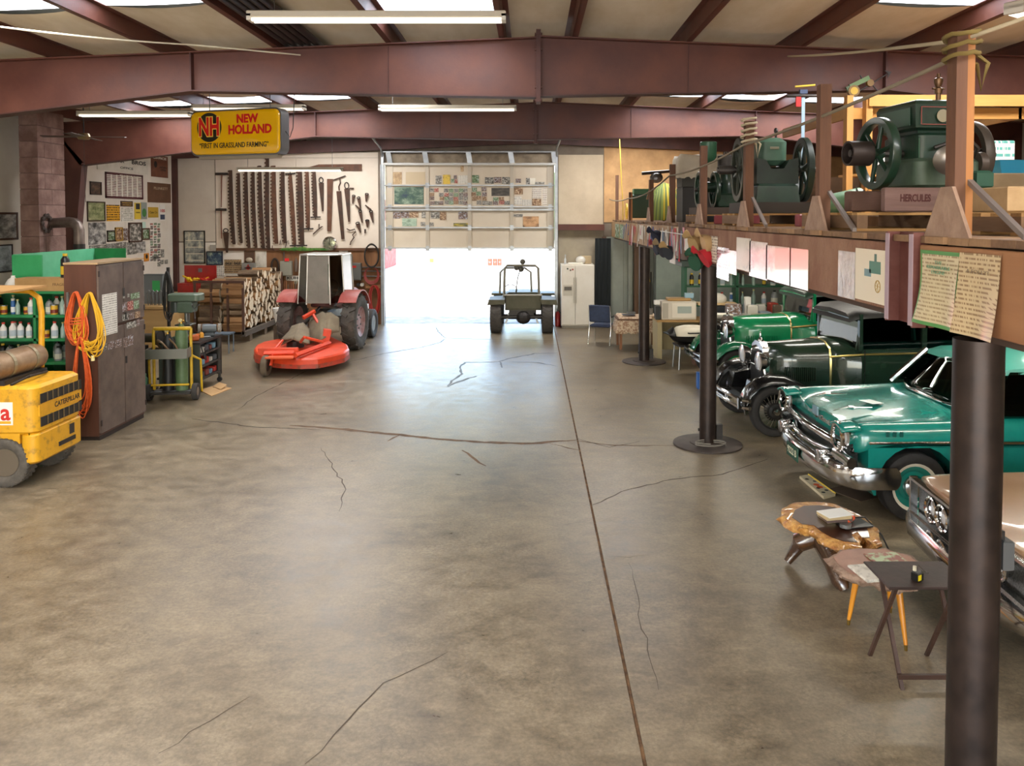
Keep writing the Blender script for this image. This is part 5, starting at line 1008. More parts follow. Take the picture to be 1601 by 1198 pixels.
# columns
PIPEM = M('#2b2320',.42,metal=.55,c2='#3d302a',scale=5,bump=.05,rvar=.1)
for i,(y,lb) in enumerate(((16.7,'dark steel pipe column on disc base beside the lace table'),(10.65,'dark steel pipe column on disc base beside the green cars'),(4.22,'dark rusty steel pipe column beside the folding tray table'))):
    o = T('steel_column',lb,'column',(2.395,y,0)); b = B(); b.cyl((0,0,.03 if i<2 else 0),(0,0,2.44),.112 if i<2 else .125,n=28); b.build('pipe', PIPEM, o, smooth=40)
    if i == 2: continue
    b = B(); b.lathe([(.001,0),(.46,0),(.46,.018),(.44,.025),(.24,.03),(.24,.04),(.001,.04)],40); b.build('base_disc', M('#3d3531',.55,metal=.4,c2='#51463f',scale=4), o, smooth=30)
    B().cbox((.15,-.02,.18),(.08,.06,.2)).build('bracket', DARKM, o); B().cyl((-.13,0,.2),(-.1,0,.2),.02,n=6).build('bolt', DARKM, o)
b = B(); b.tube([(2.39+.2*math.cos(t)+.02*math.sin(3*t),10.45+.12*math.sin(t),.05+.004*t) for t in [i*.4 for i in range(28)]],.008,5); tag(b.build('thin_cable', M('#7d766c',.6)),'thin grey cable coiled on the column base disc','cable')
# stakes with gussets
STK = wood('#6e4a33','#523524',.75,'z',1.5); STK2 = wood('#a8713d','#8d5a2e',.7,'z',1.5); GUS = M('#8d7260',.85,c2='#a58a76',scale=5,bump=.4)
post_lab = ['tall rail post with rope knot beside the Hercules engine','rail post between the Hercules engine and the two-flywheel engine','rail post with knotted rope in front of the two-flywheel engine','rail post in front of the upright green engine','rail post in front of the sheet-covered crate','rail post in front of the striped belts','slim rail post near the yellow rope','last rail post by the far wall']
for i,(x,zt,w) in enumerate(((1495,4.1,.1),(1284,4.15,.09),(1168,4.12,.09),(1098,4.05,.09),(1050,3.95,.09),(1017,3.8,.085),(985,3.65,.08),(964,4.2,.08))):
    y = 2.35*FPX/(x-VPX); o = T('rail_post',post_lab[i],'post',(2.36,y,2.978)); h = zt-2.978
    B().box(-w/2,w*.1,-w/2,w/2,0,h).build('post', STK, o); B().box(w*.1,w/2,-w/2,w/2,0,h).build('post_backing', STK2 if i in (0,6) else STK, o)
    if i < 6: B().prism([(-.24,0),(.24,0),(.06,.28),(-.06,.28)],-w/2-.02,-w/2,'yz').build('gusset', GUS, o)
    if i < 3: b = B(); b.add([(.02,-.03,.3),(.05,-.03,.3),(.05,-.55,.0),(.02,-.55,.0),(.02,-.03,.33),(.05,-.03,.33),(.05,-.55,.03),(.02,-.55,.03)],[(0,1,2,3),(7,6,5,4),(0,4,5,1),(1,5,6,2),(2,6,7,3),(3,7,4,0)]); b.build('strap_brace', M('#8d8480',.4,metal=.6), o)
def ropewrap(c, n, r, lab, m):
    b = B(); rr = random.Random(n); b.tube([Vector(c)+Vector((r*math.cos(t)*rr.uniform(.95,1.1), r*math.sin(t)*rr.uniform(.95,1.1), .012*t/1.3+rr.uniform(-.006,.006))) for t in [i*.45 for i in range(n*14)]],.013,6); b.tube([Vector(c)+Vector((r,0,.05)),Vector(c)+Vector((r*1.6,-.02,0)),Vector(c)+Vector((r*1.3,0,-.14)),Vector(c)+Vector((r,0,0))],.012,6); return tag(b.build('rope_knot', m, smooth=60),lab,'rope')
ROPE = M('#8a6f3c',.9,c2='#6b5428',scale=30); ROPE2 = M('#b5a88c',.9)
ropewrap((2.36,4.38,3.93),3,.085,'dark rope wrapped around the tall post beside Hercules engine',M('#6b5a2c',.9)); ropewrap((2.36,8.62,3.87),5,.075,'pale rope wrapped around post before the two-flywheel engine',ROPE2)
def rope(lab, pts, r, m, name='rope'):
    out = []
    for i in range(len(pts)-1):
        a,c,s = Vector(pts[i][:3]),Vector(pts[i+1][:3]),pts[i][3] if len(pts[i])>3 else 0
        for k in range(10): t = k/10; out.append(a.lerp(c,t)-Vector((0,0,4*s*t*(1-t))))
    out.append(Vector(pts[-1][:3])); b = B(); b.tube(out,r,6); return tag(b.build(name, m, smooth=60),lab,'rope')
p1 = P(1232,88,Y2-.1)
rope('grey rope strung along rail posts from tall post to far wall',[(2.36,4.38,3.98,.03),(2.3,8.62,3.86,.06),(2.3,13.2,3.76,.1),(2.3,18.8,3.5,.05),(2.2,22.2,3.55)],.014,M('#857a66',.9))
rope('pale rope from the ceiling beam hook to the tall post',[tuple(p1)+(.02,),(2.36,4.38,4.06,.02),(3.6,2.4,4.5)],.012,ROPE2)
rope('yellow rope hanging in front of the far mezzanine',[(P(968,222,20.5).x,20.5,5.3,0),tuple(P(972,290,20.5))+(-.02,),tuple(P(974,320,20.5)),(P(974,320,20.5).x,20.5,2.985)],.012,M('#c9a838',.7))
rope('white cable running from ceiling at left to the beam',[tuple(P(0,42,8.6))+(.02,),tuple(P(300,70,Y2-.6))+(0,),tuple(P(470,86,Y2-.12))],.01,M('#c9c0a8',.6))
# engines -----------------------------------------------------------------
EG = M('#152a1f',.35,c2='#1f3a2b',scale=4,coat=.2); EGD = M('#101e17',.4,c2='#1a2c22',scale=5); IRON = M('#3a3633',.45,metal=.6,c2='#4a4541',scale=6)
def flywheel(parent, x, z, r, mat, spokes=6, w=.07, y=0):
    mt = Matrix.Translation((x,y,z)) @ Matrix.Rotation(PI/2,4,'Y')
    b = B(); h = w/2; b.lathe([(r*.82,-h),(r*.985,-h),(r,-h*.8),(r,h*.8),(r*.985,h),(r*.82,h),(r*.8,h*.7),(r*.8,-h*.7),(r*.82,-h)],40,mt); f = b.build('flywheel', mat, parent, smooth=35)
    b = B(); b.lathe([(.02,-h*1.2),(r*.16,-h*1.2),(r*.16,h*1.2),(.02,h*1.2),(.02,-h*1.2)],18,mt); b.build('hub', mat, f, smooth=35)
    for i in range(spokes):
        a = 2*PI*i/spokes+.3; p = mt @ Vector((r*.14*math.cos(a),r*.14*math.sin(a),0)); q = mt @ Vector((r*.82*math.cos(a),r*.82*math.sin(a),0)); b = B(); b.cyl(p,q,r*.075,r*.055,8); b.build('spoke', mat, f, smooth=50)
    return f
def pallet(name, lab, c, w, d, h, mats=0, rz=0):
    o = T(name, lab, 'pallet', c, rz); PW = wood('#a5804e','#8a663a',.8,'x',2); PWD = wood('#7d6045','#634a34',.8,'y',2)
    for k in range(3): B().box(-w/2+k*(w-.08)/2,-w/2+k*(w-.08)/2+.08,-d/2,d/2,.02,h-.02).build('stringer', PWD, o)
    for k in range(5): y = -d/2+k*(d-.1)/4; B().box(-w/2,w/2,y,y+.1,h-.02,h).build('deck_board', PW, o); 
    for k in (0,2,4): y = -d/2+k*(d-.1)/4; B().box(-w/2,w/2,y,y+.1,0,.02).build('bottom_board', PW, o)
    return o
DZm = 2.983
pallet('wooden_pallet','weathered wooden pallet under the Hercules engine',(3.15,6.5,DZm),1.45,1.2,.14)
pallet('wooden_pallet','light wooden pallet under the two-flywheel engine',(3.0,9.2,DZm),1.3,1.1,.14)
pallet('wooden_pallet','light wooden pallet under the upright green engine',(2.9,11.8,DZm),1.0,1.0,.13)
# Hercules
he = T('hercules_engine','dark green antique engine with hopper and spoked flywheels on HERCULES skid','engine',(3.2,6.45,3.127),.12)
for y in (-.42,.2): B().cbox((-.05,y,.09),(1.0 if y>0 else .62,.12,.17),bev=.01).build('skid_timber', wood('#7a5c50','#5e4438',.8,'x',2), he)
sk = B().cbox((-.42,-.5,.09),(.48,.05,.18),bev=.01).build('skid_board', wood('#7d625a','#634a44',.8,'x',2), he); text('lettering','HERCULES',.075,M('#4a1f1c',.8),sk,(-.42,-.527,.1),BACKROT,.001,.002,width=.24)
B().cyl((-.25,-.36,.12),(.12,-.36,.12),.05,n=14).build('skid_pipe', M('#b08d5c',.5), he)
b = B(); rounded(b,-.26,.3,-.3,.34,.18,.42,.08,.03); b.build('base_casting', M('#4a5d4c',.5,c2='#3d4e40',scale=5), he, smooth=40)
b = B(); rounded(b,-.2,.2,-.22,.3,.4,.62,.06,.02); b.build('cylinder_block', EG, he, smooth=40)
b = B(); b.loft([[(sx*(.17+e),sy*(.2+e)+.04,z) for sx,sy in ((-1,-1),(1,-1),(1,1),(-1,1))] for z,e in ((.6,.0),(.64,.02),(.66,.06),(.84,.075),(.87,.06),(.88,.03))]); hp = b.build('water_hopper', EG, he, smooth=25)
for s,x in ((-1,-.248),(1,.248)): B().box(x-.002,x+.002,-.17,.25,.68,.82).build('side_decal', M('#3f5a48',.4), hp)
B().cyl((-.02,-.239,.75),(-.02,-.243,.75),.05,n=16).build('round_decal', M('#8d8468',.4), hp); b = B(); [b.box(-.2+i,-.195+i,-.242,-.238,.68,.82) for i in (0,.395)]; [b.box(-.2,.2,-.242,-.238,z,z+.005) for z in (.68,.815)]; b.build('red_pinstripe', M('#8d3a2c',.4), hp)
B().box(-.19,.19,-.2,-.198+.0,.42,.58).build('block_decal', M('#2f5a3c',.4), he)
b = B(); b.cyl((.1,.0,.88),(.1,.0,.97),.02,n=8); b.lathe([(.03,.96),(.032,1.0),(.02,1.01),(.035,1.05),(.035,1.08),(.015,1.09),(.015,1.12)],10,Matrix.Translation((.1,0,0))); b.cyl((.05,0,1.0),(.15,0,1.0),.01,n=6); b.build('oiler', M('#6b5038',.35,metal=.7), he, smooth=40)
flywheel(he,-.42,.47,.29,EG); flywheel(he,.36,.45,.29,M('#4a423a',.5,metal=.3),w=.08)
b = B(); b.cyl((-.65,0,.47),(.6,0,.47),.03,n=10); b.build('crankshaft', IRON, he); b = B(); b.lathe([(.085,-.09),(.1,-.09),(.1,.09),(.085,.09),(.085,-.09)],20,Matrix.Translation((-.58,0,.47)) @ Matrix.Rotation(PI/2,4,'Y')); b.lathe([(.02,-.02),(.09,-.02),(.09,.02),(.02,.02),(.02,-.02)],16,Matrix.Translation((-.55,0,.47)) @ Matrix.Rotation(PI/2,4,'Y')); b.build('belt_pulley', M('#3d3430',.5,metal=.5), he, smooth=40)
mt = Matrix.Translation((-.05,-.36,.42)) @ Matrix.Rotation(PI/2+.3,4,'X') @ Matrix.Rotation(-.5,4,'Y'); b = B(); b.lathe([(.001,.0),(.05,.0),(.07,.06),(.11,.1),(.115,.12),(.1,.13),(.06,.15),(.001,.155)],24,mt); b.build('muffler_bell', M('#8d8780',.3,metal=.8), he, smooth=40)
b = B(); b.tube([(-.05,-.3,.42),(.1,-.2,.45),(.15,-.1,.5)],.03,8); b.tube([(.15,-.26,.6),(.25,-.28,.5),(.28,-.2,.35)],.018,6); b.tube([(-.1,-.26,.5),(.05,-.28,.55),(.2,-.26,.5),(.25,-.1,.45)],.014,6); b.build('exhaust_and_rods', IRON, he, smooth=50)
mt2 = Matrix.Translation((.28,-.25,.38)) @ Matrix.Rotation(PI/2,4,'Y'); b = B(); b.lathe([(.02,-.03),(.09,-.03),(.09,.03),(.02,.03),(.02,-.03)],20,mt2); b.build('magneto_gear', M('#5a5048',.5,metal=.5), he, smooth=30); B().cbox((.26,-.3,.25),(.14,.12,.14),bev=.02).build('magneto', M('#2f5a48',.4), he)
# two-flywheel engine
te = T('flywheel_engine','green antique engine between two large dark spoked flywheels','engine',(2.78,9.2,3.127),-.06)
B().box(-.4,.42,-.4,.4,0,.12).build('skid', M('#3a3430',.8), te); b = B(); b.loft([[(sx*w,sy*d,z) for sx,sy in ((-1,-1),(1,-1),(1,1),(-1,1))] for z,w,d in ((.12,.24,.34),(.3,.22,.32),(.33,.19,.28))]); b.build('base_casting', EG, te)
b = B(); b.prism([(-.22,.33),(.24,.33),(.24,.62),(.14,.6),(.08,.5),(-.06,.5),(-.12,.6),(-.22,.62)],-.26,.24,'xz'); b.build('crankcase', EGD, te); b = B(); rounded(b,-.17,.15,-.15,.25,.55,.86,.08,.05); hp = b.build('water_hopper', M('#3f5d4c',.4,c2='#4a6a58',scale=4), te, smooth=40); B().cbox((.0,-.152,.74),(.1,.01,.03),bev=.004).build('badge', M('#8d8a78',.3,metal=.6), hp)
b = B(); b.cyl((.05,.0,.86),(.05,.0,.93),.014,n=6); b.sph((.05,0,.95),(.025,.025,.035),8,6); b.build('oiler', IRON, te, smooth=40)
flywheel(te,-.36,.5,.37,M('#33382f',.4,metal=.3)); flywheel(te,.36,.5,.37,EGD); b = B(); b.cyl((-.62,0,.5),(.5,0,.5),.035,n=10); b.build('crankshaft', IRON, te); b = B(); b.cyl((-.6,0,.5),(-.44,0,.5),.05,n=12); b.build('pulley', IRON, te, smooth=40)
# upright engine
ue = T('upright_engine','upright green antique engine with round tank on top','engine',(2.72,11.75,3.117))
B().box(-.32,.34,-.3,.3,0,.1).build('skid', M('#4a3d34',.8), ue); B().cbox((.18,0,.2),(.34,.42,.22),bev=.03).build('base_casting', EG, ue)
b = B(); b.lathe([(.17,.28),(.15,.34),(.09,.42),(.1,.62),(.13,.66),(.13,.7)],18,Matrix.Translation((.18,0,0))); b.build('cylinder', EG, ue, smooth=40); b = B(); b.lathe([(.13,.7),(.14,.71),(.14,.86),(.1,.87)],18,Matrix.Translation((.18,0,0))); b.build('head', IRON, ue, smooth=40)
b = B(); b.lathe([(.001,.74),(.06,.76),(.12,.84),(.125,1.06),(.11,1.07),(.001,1.07)],20,Matrix.Translation((-.1,0,0))); b.build('fuel_tank', M('#2c5a40',.35), ue, smooth=40)
flywheel(ue,-.22,.36,.27,EG,6,.06); flywheel(ue,.0,.36,.27,EG,6,.06); b = B(); b.cyl((-.3,0,.36),(.3,0,.36),.03,n=8); b.build('crankshaft', IRON, ue); b = B(); b.cyl((-.2,0,.4),(.05,0,.4),.08,n=14); b.build('pulley', EG, ue)
for i in range(5): B().cyl((.12+.03*i,-.05,.86),(.12+.03*i,-.05,.92),.012,n=6).build('valve_stem', IRON, ue)
# blocks, boxes, cloths on the mezzanine
def bx3(name, lab, cat, c, d, m, rz=0, bev=.01):
    return tag(B().cbox((0,0,d[2]/2),d,bev=bev).build(name, m, loc=c, rot=(0,0,rz)),lab,cat)
bx3('tan_carton','tan printed carton at end of mezzanine beside Hercules engine','box',(3.15,5.1,3.12),(.42,.4,.16),M('#b89a72',.8,c2='#a88a62',scale=5)); pallet('wooden_pallet','wooden pallet under the tan carton',(3.2,4.9,DZm),.9,.9,.13)
bx3('dark_chest','dark trunk under the white sheet on mezzanine','trunk',(3.05,14.3,DZm),(.75,.6,.62),M('#2f2d2b',.6)); 
def cloth(name, lab, c, w, d, h, m, seed=1, drop=.25):
    q = random.Random(seed); b = B()
    def fn(u,v):
        x,y = (u-.5)*2,(v-.5)*2; r = max(abs(x),abs(y)); fold = .02*math.sin(9*math.atan2(y,x)+seed)
        if r > .62: k = (r-.62)/.38; return (c[0]+x*w/2*(.62/r+.1*k)+fold*k*x, c[1]+y*d/2*(.62/r+.1*k)+fold*k*y, c[2]+h-drop*k*q.uniform(.93,1.04))
        return (c[0]+x*w/2, c[1]+y*d/2, c[2]+h+.02*math.cos(5*x)*math.cos(4*y))
    b.grid(fn,24,24); return tag(b.build(name, m, smooth=70, solid=.006),lab,'cloth')
cloth('white_dust_sheet','white dust sheet draped over boxes on the mezzanine',(3.0,14.3,3.0),1.25,1.0,1.17,M('#ddd5c2',.85,c2='#cfc6b2',scale=4),3,.42)
bx3('grey_crate','grey crate under the white dust sheet','crate',(3.0,14.3,3.604),(.66,.5,.54),M('#4a4a44',.7))
# striped belts
bt = T('striped_belt_drape','yellow and green flat belts draped in a hump behind rail post','belts',(2.75,16.3,DZm))
for i in range(22):
    a = -1.25+2.5*i/21; b = B(); xs = .34*math.sin(a); t = .03
    pts = [(xs*.35,-.05+.01*i*0,.78-.03*abs(a)),(xs*.75,-.18,.66-.05*abs(a)),(xs*1.0,-.28,.4),(xs*1.12,-.3,.02)]
    b.loft([[(x-t*.5,y,z),(x+t*.6,y-.004,z),(x+t*.6,y+.008,z),(x-t*.5,y+.012,z)] for x,y,z in pts]); b.build('belt', M(['#7d8a3c','#b5a028','#5a6a34','#c9ae2c'][i%4 if i > 8 else (0,2)[i%2]],.7), bt, smooth=60)
B().sph((0,.1,.4),(.26,.3,.4),14,8).build('reel_core', M('#6b6a3c',.8), bt)
bx3('white_basket','white wire basket below striped belts on mezzanine','basket',(3.0,15.6,DZm),(.5,.3,.12),WHT); bx3('pale_drape_box','pale grey sheet bundle beside striped belts','bundle',(3.25,16.0,DZm),(.35,.5,.75),M('#b5b0a4',.85,c2='#9c978a',scale=6,bump=.4),0,.08)
gm = T('green_pump','green machine with small yellow spoked wheel at far end','machine',(2.75,20.3,DZm)); B().cbox((.1,0,.35),(.6,.5,.6),bev=.03).build('housing', M('#26402f',.5), gm); B().cbox((.1,-.1,.72),(.5,.3,.14)).build('hood', M('#2f5a3c',.5), gm); flywheel(gm,-.3,.22,.2,M('#c9a32a',.5),6,.03)
bx3('leather_saddle_pile','brown pile of tack at far end of the mezzanine','tack',(3.3,19.2,DZm),(.8,.6,.5),M('#4a3426',.8,c2='#6b4e38',scale=5,bump=.4),0,.1)
am = T('arm_machine','dark headed machine on wooden stand near far mezzanine wall','machine',(3.0,19.0,DZm)); 
for x in (-.12,.12): B().cyl((x*1.8,0,0.5),(x,0,.9),.025,n=6).build('stand_leg', wood('#8a6a4c','#6b5038'), am)
B().sph((0,0,1.02),(.16,.14,.13),12,8).build('head', STEEL, am); B().cyl((-.35,0,1.12),(.4,0,1.18),.04,n=8).build('arm', IRON, am)
# lumber frame and goods behind the engines
LUM = wood('#c08f4c','#a97638',.7,'z',1.2); LUMX = wood('#c9964e','#b07d3c',.7,'x',1.2)
lf = T('lumber_frame','pale lumber frame of posts and doubled beams behind the engines','frame',(4.0,10.0,DZm))
for x in (0,.24,2.4,4.6): B().box(x-.04,x+.04,-.02,.1,0,1.62).build('stud', LUM, lf)
B().box(.22,6.0,-.06,-.02,1.48,1.62).build('beam', LUMX, lf); B().box(.0,6.0,.1,.14,1.34,1.48).build('rear_beam', LUMX, lf)
for x in (.0,2.2,4.4): b = B(); b.box(x-.02,x+.02,.1,2.6,1.34,1.48); b.build('cross_beam', wood('#b5854a','#9c6f38',.7,'y'), lf)
B().box(.1,6,.2,.6,.62,.65).build('shelf_board', LUMX, lf)
bx3('white_document_box','white box of papers on the lumber frame shelf','box',(4.55,10.35,3.64),(.3,.25,.28),WHT); bx3('calendar_carton','white and teal carton standing on lumber frame shelf','box',(6.05,10.3,3.64),(.3,.2,.42),printed('text','#dcd9cf','#5aa39a',n=5)); bx3('white_carton','low white carton above the blue basket','box',(7.1,10.3,3.64),(.5,.3,.14),M('#d5cfc2',.7))
bk = T('blue_basket','bright blue plastic basket behind the tan carton','basket',(4.38,7.3,3.48)); b = B(); b.loft([[(sx*w,sy*w*.7,z) for sx,sy in ((-1,-1),(1,-1),(1,1),(-1,1))] for z,w in ((0,.1),(.12,.13),(.125,.14),(.12,.125),(.01,.095))],caps=False); b.build('tub', M('#2a9ac4',.4), bk); B().box(-.1,.1,-.07,.07,0,.01).build('bottom', M('#2a9ac4',.4), bk)
bx3('basket_stand','stack of cartons under the blue basket','cartons',(4.38,7.3,DZm),(.5,.4,.496),M('#9a8566',.8,c2='#b09a78',scale=3))
dm = T('dark_motor','black motor with spoked wheel at right end of mezzanine','engine',(4.3,6.1,DZm)); B().cbox((0,0,.25),(.4,.4,.5),bev=.03).build('stand', wood('#7a5c44','#5f4632',.8,'z'), dm); B().cyl((-.25,0,.62),(.3,0,.62),.12,n=16).build('motor_case', IRON, dm); flywheel(dm,.2,.62,.24,IRON)
gc = T('green_drum','pale green metal drum lying beside Hercules engine','drum',(3.1,7.9,3.123)); b = B(); b.lathe([(.001,-.2),(.1,-.2),(.105,-.19),(.105,.19),(.1,.2),(.001,.2)],20,Matrix.Translation((0,0,.11)) @ Matrix.Rotation(1.35,4,'Y')); b.build('shell', M('#6f9a78',.4,c2='#86ad8c',scale=4), gc, smooth=40)
bx3('drum_pallet_box','low wooden box under the green drum','box',(3.1,7.9,DZm),(.5,.5,.14),wood('#b08a52','#94703e',.8,'x',2))
pl_ = T('dark_leaf_ornament','dark green leafy ornament beside Hercules engine flywheel','plant',(3.2,7.55,3.1)); rq = random.Random(6)
bx3('ornament_block','small wooden block carrying the leafy ornament','block',(3.2,7.55,DZm),(.3,.2,.117),wood('#8a6a4c','#6b5038'))
for i in range(34):
    a = rq.uniform(0,6.28); e = rq.uniform(.2,1.4); L_ = rq.uniform(.06,.1); p = Vector((rq.uniform(-.12,.12),rq.uniform(-.06,.06),rq.uniform(.02,.2))); d = Vector((math.cos(a)*math.cos(e),math.sin(a)*math.cos(e),math.sin(e)))*L_; q = Vector((-math.sin(a),math.cos(a),0))*.02
    B().add([p,p+d*.5+q,p+d,p+d*.5-q],[(0,1,2,3)]).build('leaf', M('#1f3a28',.4), pl_, solid=.003)
bx3('pink_wedge','pinkish painted board leaning between the engines','board',(3.0,8.3,DZm),(.5,.08,.13),M('#8a4a50',.6),.3); bx3('maroon_panel','maroon panel lying under upright engine end of mezzanine','panel',(2.75,10.6,DZm),(.6,.06,.12),M('#6b2428',.5))
for i,(x,y,d,m,lb) in enumerate(((3.6,12.9,(.5,.4,.45),'#3d3a36','black storage case behind upright engine'),(4.6,12.4,(.8,.6,.7),'#7a5c40','brown wooden crate behind upright engine'),(4.4,15.2,(.9,.8,.8),'#8d7450','tan crate behind white dust sheet'),(5.6,9.2,(.8,.6,.5),'#9a7a50','tan crate behind two-flywheel engine under lumber frame'),(6.8,9.3,(.9,.6,.7),'#6b5540','brown crate under lumber frame'),(4.6,18.3,(1.2,.9,.8),'#5d4a38','dark crate near far mezzanine wall'))):
    bx3('storage_crate',lb,'crate',(x,y,DZm),d,wood(m,'#4a3a2c',.8,'x',1))
# hanging strap and weathervane
hp = T('blue_hanging_strap','pale blue strap hanging from a pipe with red clip','strap',P(1256,150,9.6)); p = hp.location
B().box(-.02,.02,-.005,.005,-1.05,.02).build('strap', M('#9db8cc',.5), hp); B().cbox((0,0,.05),(.09,.04,.05)).build('clip', M('#3a4a6b',.5), hp); B().cyl((-.2,0,0),(.34,0,.0),.02,n=8).build('pipe', IRON, hp); B().cyl((-.1,0,.11),(.14,0,.13),.012,n=6).build('yellow_rod', M('#d9b93a',.5), hp)
for x in (-.06,.3): B().cbox((x,0,-.06),(.06,.03,.14)).build('red_tag', M('#c42a2a',.5), hp)
wv = T('tractor_weathervane','green toy tractor weathervane with arrow mounted on ceiling beam','weathervane',P(1345,132,Y2-.14),rot=(0,-.45,0))
B().box(-.14,.14,-.02,.02,.0,.06).build('tractor_body', M('#5f7a4a',.5), wv); B().cbox((-.16,0,.0),(.06,.03,.1)).build('seat', M('#4a5d3c',.5), wv)
for x,r in ((-.12,.075),(.12,.045)): b = B(); b.cyl((x,-.03,-.04),(x,.03,-.04),r,n=16); b.build('wheel', M('#7a5a20',.5), wv); 
B().cyl((-.12,-.032,-.04),(-.12,-.036,-.04),.05,n=14).build('wheel_disc', M('#c9a32a',.5), wv); B().cyl((.05,0,.06),(.05,0,.11),.008,n=6).build('stack', BLACK, wv)
B().cyl((-.2,0,-.09),(.38,0,-.03),.008,n=6).build('arrow_shaft', DARKM, wv); B().prism([(.36,-.08),(.44,-.03),(.36,.03),(.39,-.03)],-.005,.005,'xz').build('arrow_head', DARKM, wv); B().cyl((.14,.0,-.07),(.2,.02,-.26),.008,n=6).build('stem', DARKM, wv)
# papers on the fascia ------------------------------------------------------
FP = ('-x', FX-.004)
def fp(lab, x0,y0,x1,y1, m, name='posted_page', t=.004, **k): return poster(name,lab,'paper',FP,x0,y0,x1,y1,m,t=t,**k)
LAM = printed('photo','#d5d0c4','#8f8a80','#b8b2a4',rough=.25,n=5,coat=1)
fp('white page hanging right of the red cap',1105,369,1122,409,printed('text','#d6cbb8','#8a7a6a',n=9)); fp('glossy white text page below the plain white page',1121,387,1140,437,printed('text','#d8dade','#7a7f88',n=10,coat=1,rough=.2)); fp('short glossy picture page between text page and engine print',1140,392,1152,429,LAM)
fp('cream print of a grey engine on fascia',1152,372,1174,423,printed('photo','#cfc8b8','#8d9aa3','#c9c2b2',n=4,coat=.5)); fp('large glossy grey machine picture on fascia',1172,378,1200,435,printed('photo','#d0ccc2','#6b6a66','#a9a59c',rough=.25,n=5,coat=1)); fp('narrow glossy page beside large machine picture',1198,384,1212,438,LAM); fp('glossy laminated sheet, first of the shiny pair',1212,386,1237,444,M('#c9bfae',.12,coat=1)); fp('glossy laminated sheet, second of the shiny pair',1235,389,1264,451,M('#c4bba8',.12,coat=1))
fp('crinkled clear page left of the tractor print',1311,393,1337,466,M('#cfc9c2',.15,c2='#a8a29c',scale=6,bump=.3,coat=1))
o = fp('tall cream print of a green steam tractor',1338,390,1390,473,M('#ddd2b8',.35,coat=.6)); w,h = o['w'],o['h']
for (x0,x1,z0,z1,c) in ((-.05,.28,.05,.28,'#4f7a6a'),(-.2,.0,-.02,.12,'#6b8a8d'),(.1,.16,.28,.42,'#4a6a5e')): B().box(x0*w,x1*w,-.006,-.004,z0*h,z1*h).build('tractor_drawing', M(c,.5), o)
b = B(); mt = Matrix.Translation((.2*w,-.005,-.18*h)) @ Matrix.Rotation(PI/2,4,'X'); b.lathe([(.035,-.001),(.042,-.001),(.042,.001),(.035,.001),(.035,-.001)],20,mt); [b.cyl((.2*w,-.005,-.18*h),(.2*w+.037*math.cos(i),-.005,-.18*h+.037*math.sin(i)),.002,n=4) for i in range(6)]; b.build('wheel_drawing', M('#a3843c',.5), o)
def curled(lab, x0,y0,x1,y1, m, border=None, seed=0, head=None, hc='#4a8a6a'):
    ym = (y0+y1)/2; a,c = PX(x0,ym,FX),PX(x1,ym,FX); w = abs(a.y-c.y); xm = (x0+x1)/2; zt,zb = PX(xm,y0,FX).z,PX(xm,y1,FX).z; h = zt-zb
    o = T('laminated_page',lab,'paper',(FX-.008,(a.y+c.y)/2,(zt+zb)/2),-PI/2)
    def sh(w_,h_,dy): 
        def fn(u,v): return ((u-.5)*w_*(1-.12*math.sin(PI*v)*(seed%2)), -dy-.035*(1-v)**2-.012*math.sin(5*u+seed)*(1-v), (v-.5)*h_)
        return fn
    if border: B().grid(sh(w,h,0),12,14).build('border_sheet', border, o, smooth=60)
    B().grid(sh(w*(.9 if border else 1),h*(.9 if border else 1),.002),12,14).build('page', m, o, smooth=60)
    if head: text('heading',head,h*.065,M(hc,.5),o,(0,-.012,h*.28),BACKROT,.0004,0,width=w*.55)
    return o
curled('curling cream page with green border and REMARKABLE heading on fascia',1440,393,1506,512,printed('text','#cdbd98','#a08c6c',n=17,rough=.25,coat=1),M('#4f8a4a',.35),1,'THE\nREMARKABLE\nENGINE')
curled('curling tan text page nearest the rusty column on fascia',1502,397,1567,528,printed('text','#cbb48c','#94795a',n=18,rough=.25,coat=1),None,2,'A FOLLY?','#6b5a44')
b = B(); b.box(FX-.03,FX-.02,PX(1000,375,FX).y,PX(960,375,FX).y,2.9,2.905)
# ribbons and caps
rq = random.Random(12)
for i in range(40):
    x = 976+i*2.45+rq.uniform(-1,1); y = FX*FPX/(x-VPX); c,cn = rq.choice([('#b52a33','red'),('#2f4a8d','blue'),('#d8d0c4','white'),('#c98a94','pink'),('#d8d0c4','white'),('#6b7a8d','grey-blue')]); L_ = rq.uniform(.22,.5); w = rq.uniform(.05,.09)
    b = B(); k = rq.uniform(-.06,.06); b.loft([[(-.003,-w/2+k*t,-L_*t),(-.003-.012*math.sin(4*t+i),w/2+k*t,-L_*t),(.001-.012*math.sin(4*t+i),w/2+k*t,-L_*t),(.001,-w/2+k*t,-L_*t)] for t in (0,.25,.5,.75,1)]); o = b.build('award_ribbon', M(c,.6), loc=(FX-.015-.004*(i%3),y,2.93-rq.uniform(0,.1))); tag(o,cn+' cloth award ribbon hanging from the far fascia','ribbon','award ribbons on the fascia')
for i,x in enumerate((962,969,1000,1012)): fp('small yellow and blue paper tag pinned at far end of fascia' if i<2 else 'small pale paper tag between the award ribbons',x,350+i,x+6,372+i,PH[1] if i<2 else PAPER,name='paper_tag',group='paper tags at the far end' if i<2 else 'pale tags between ribbons')
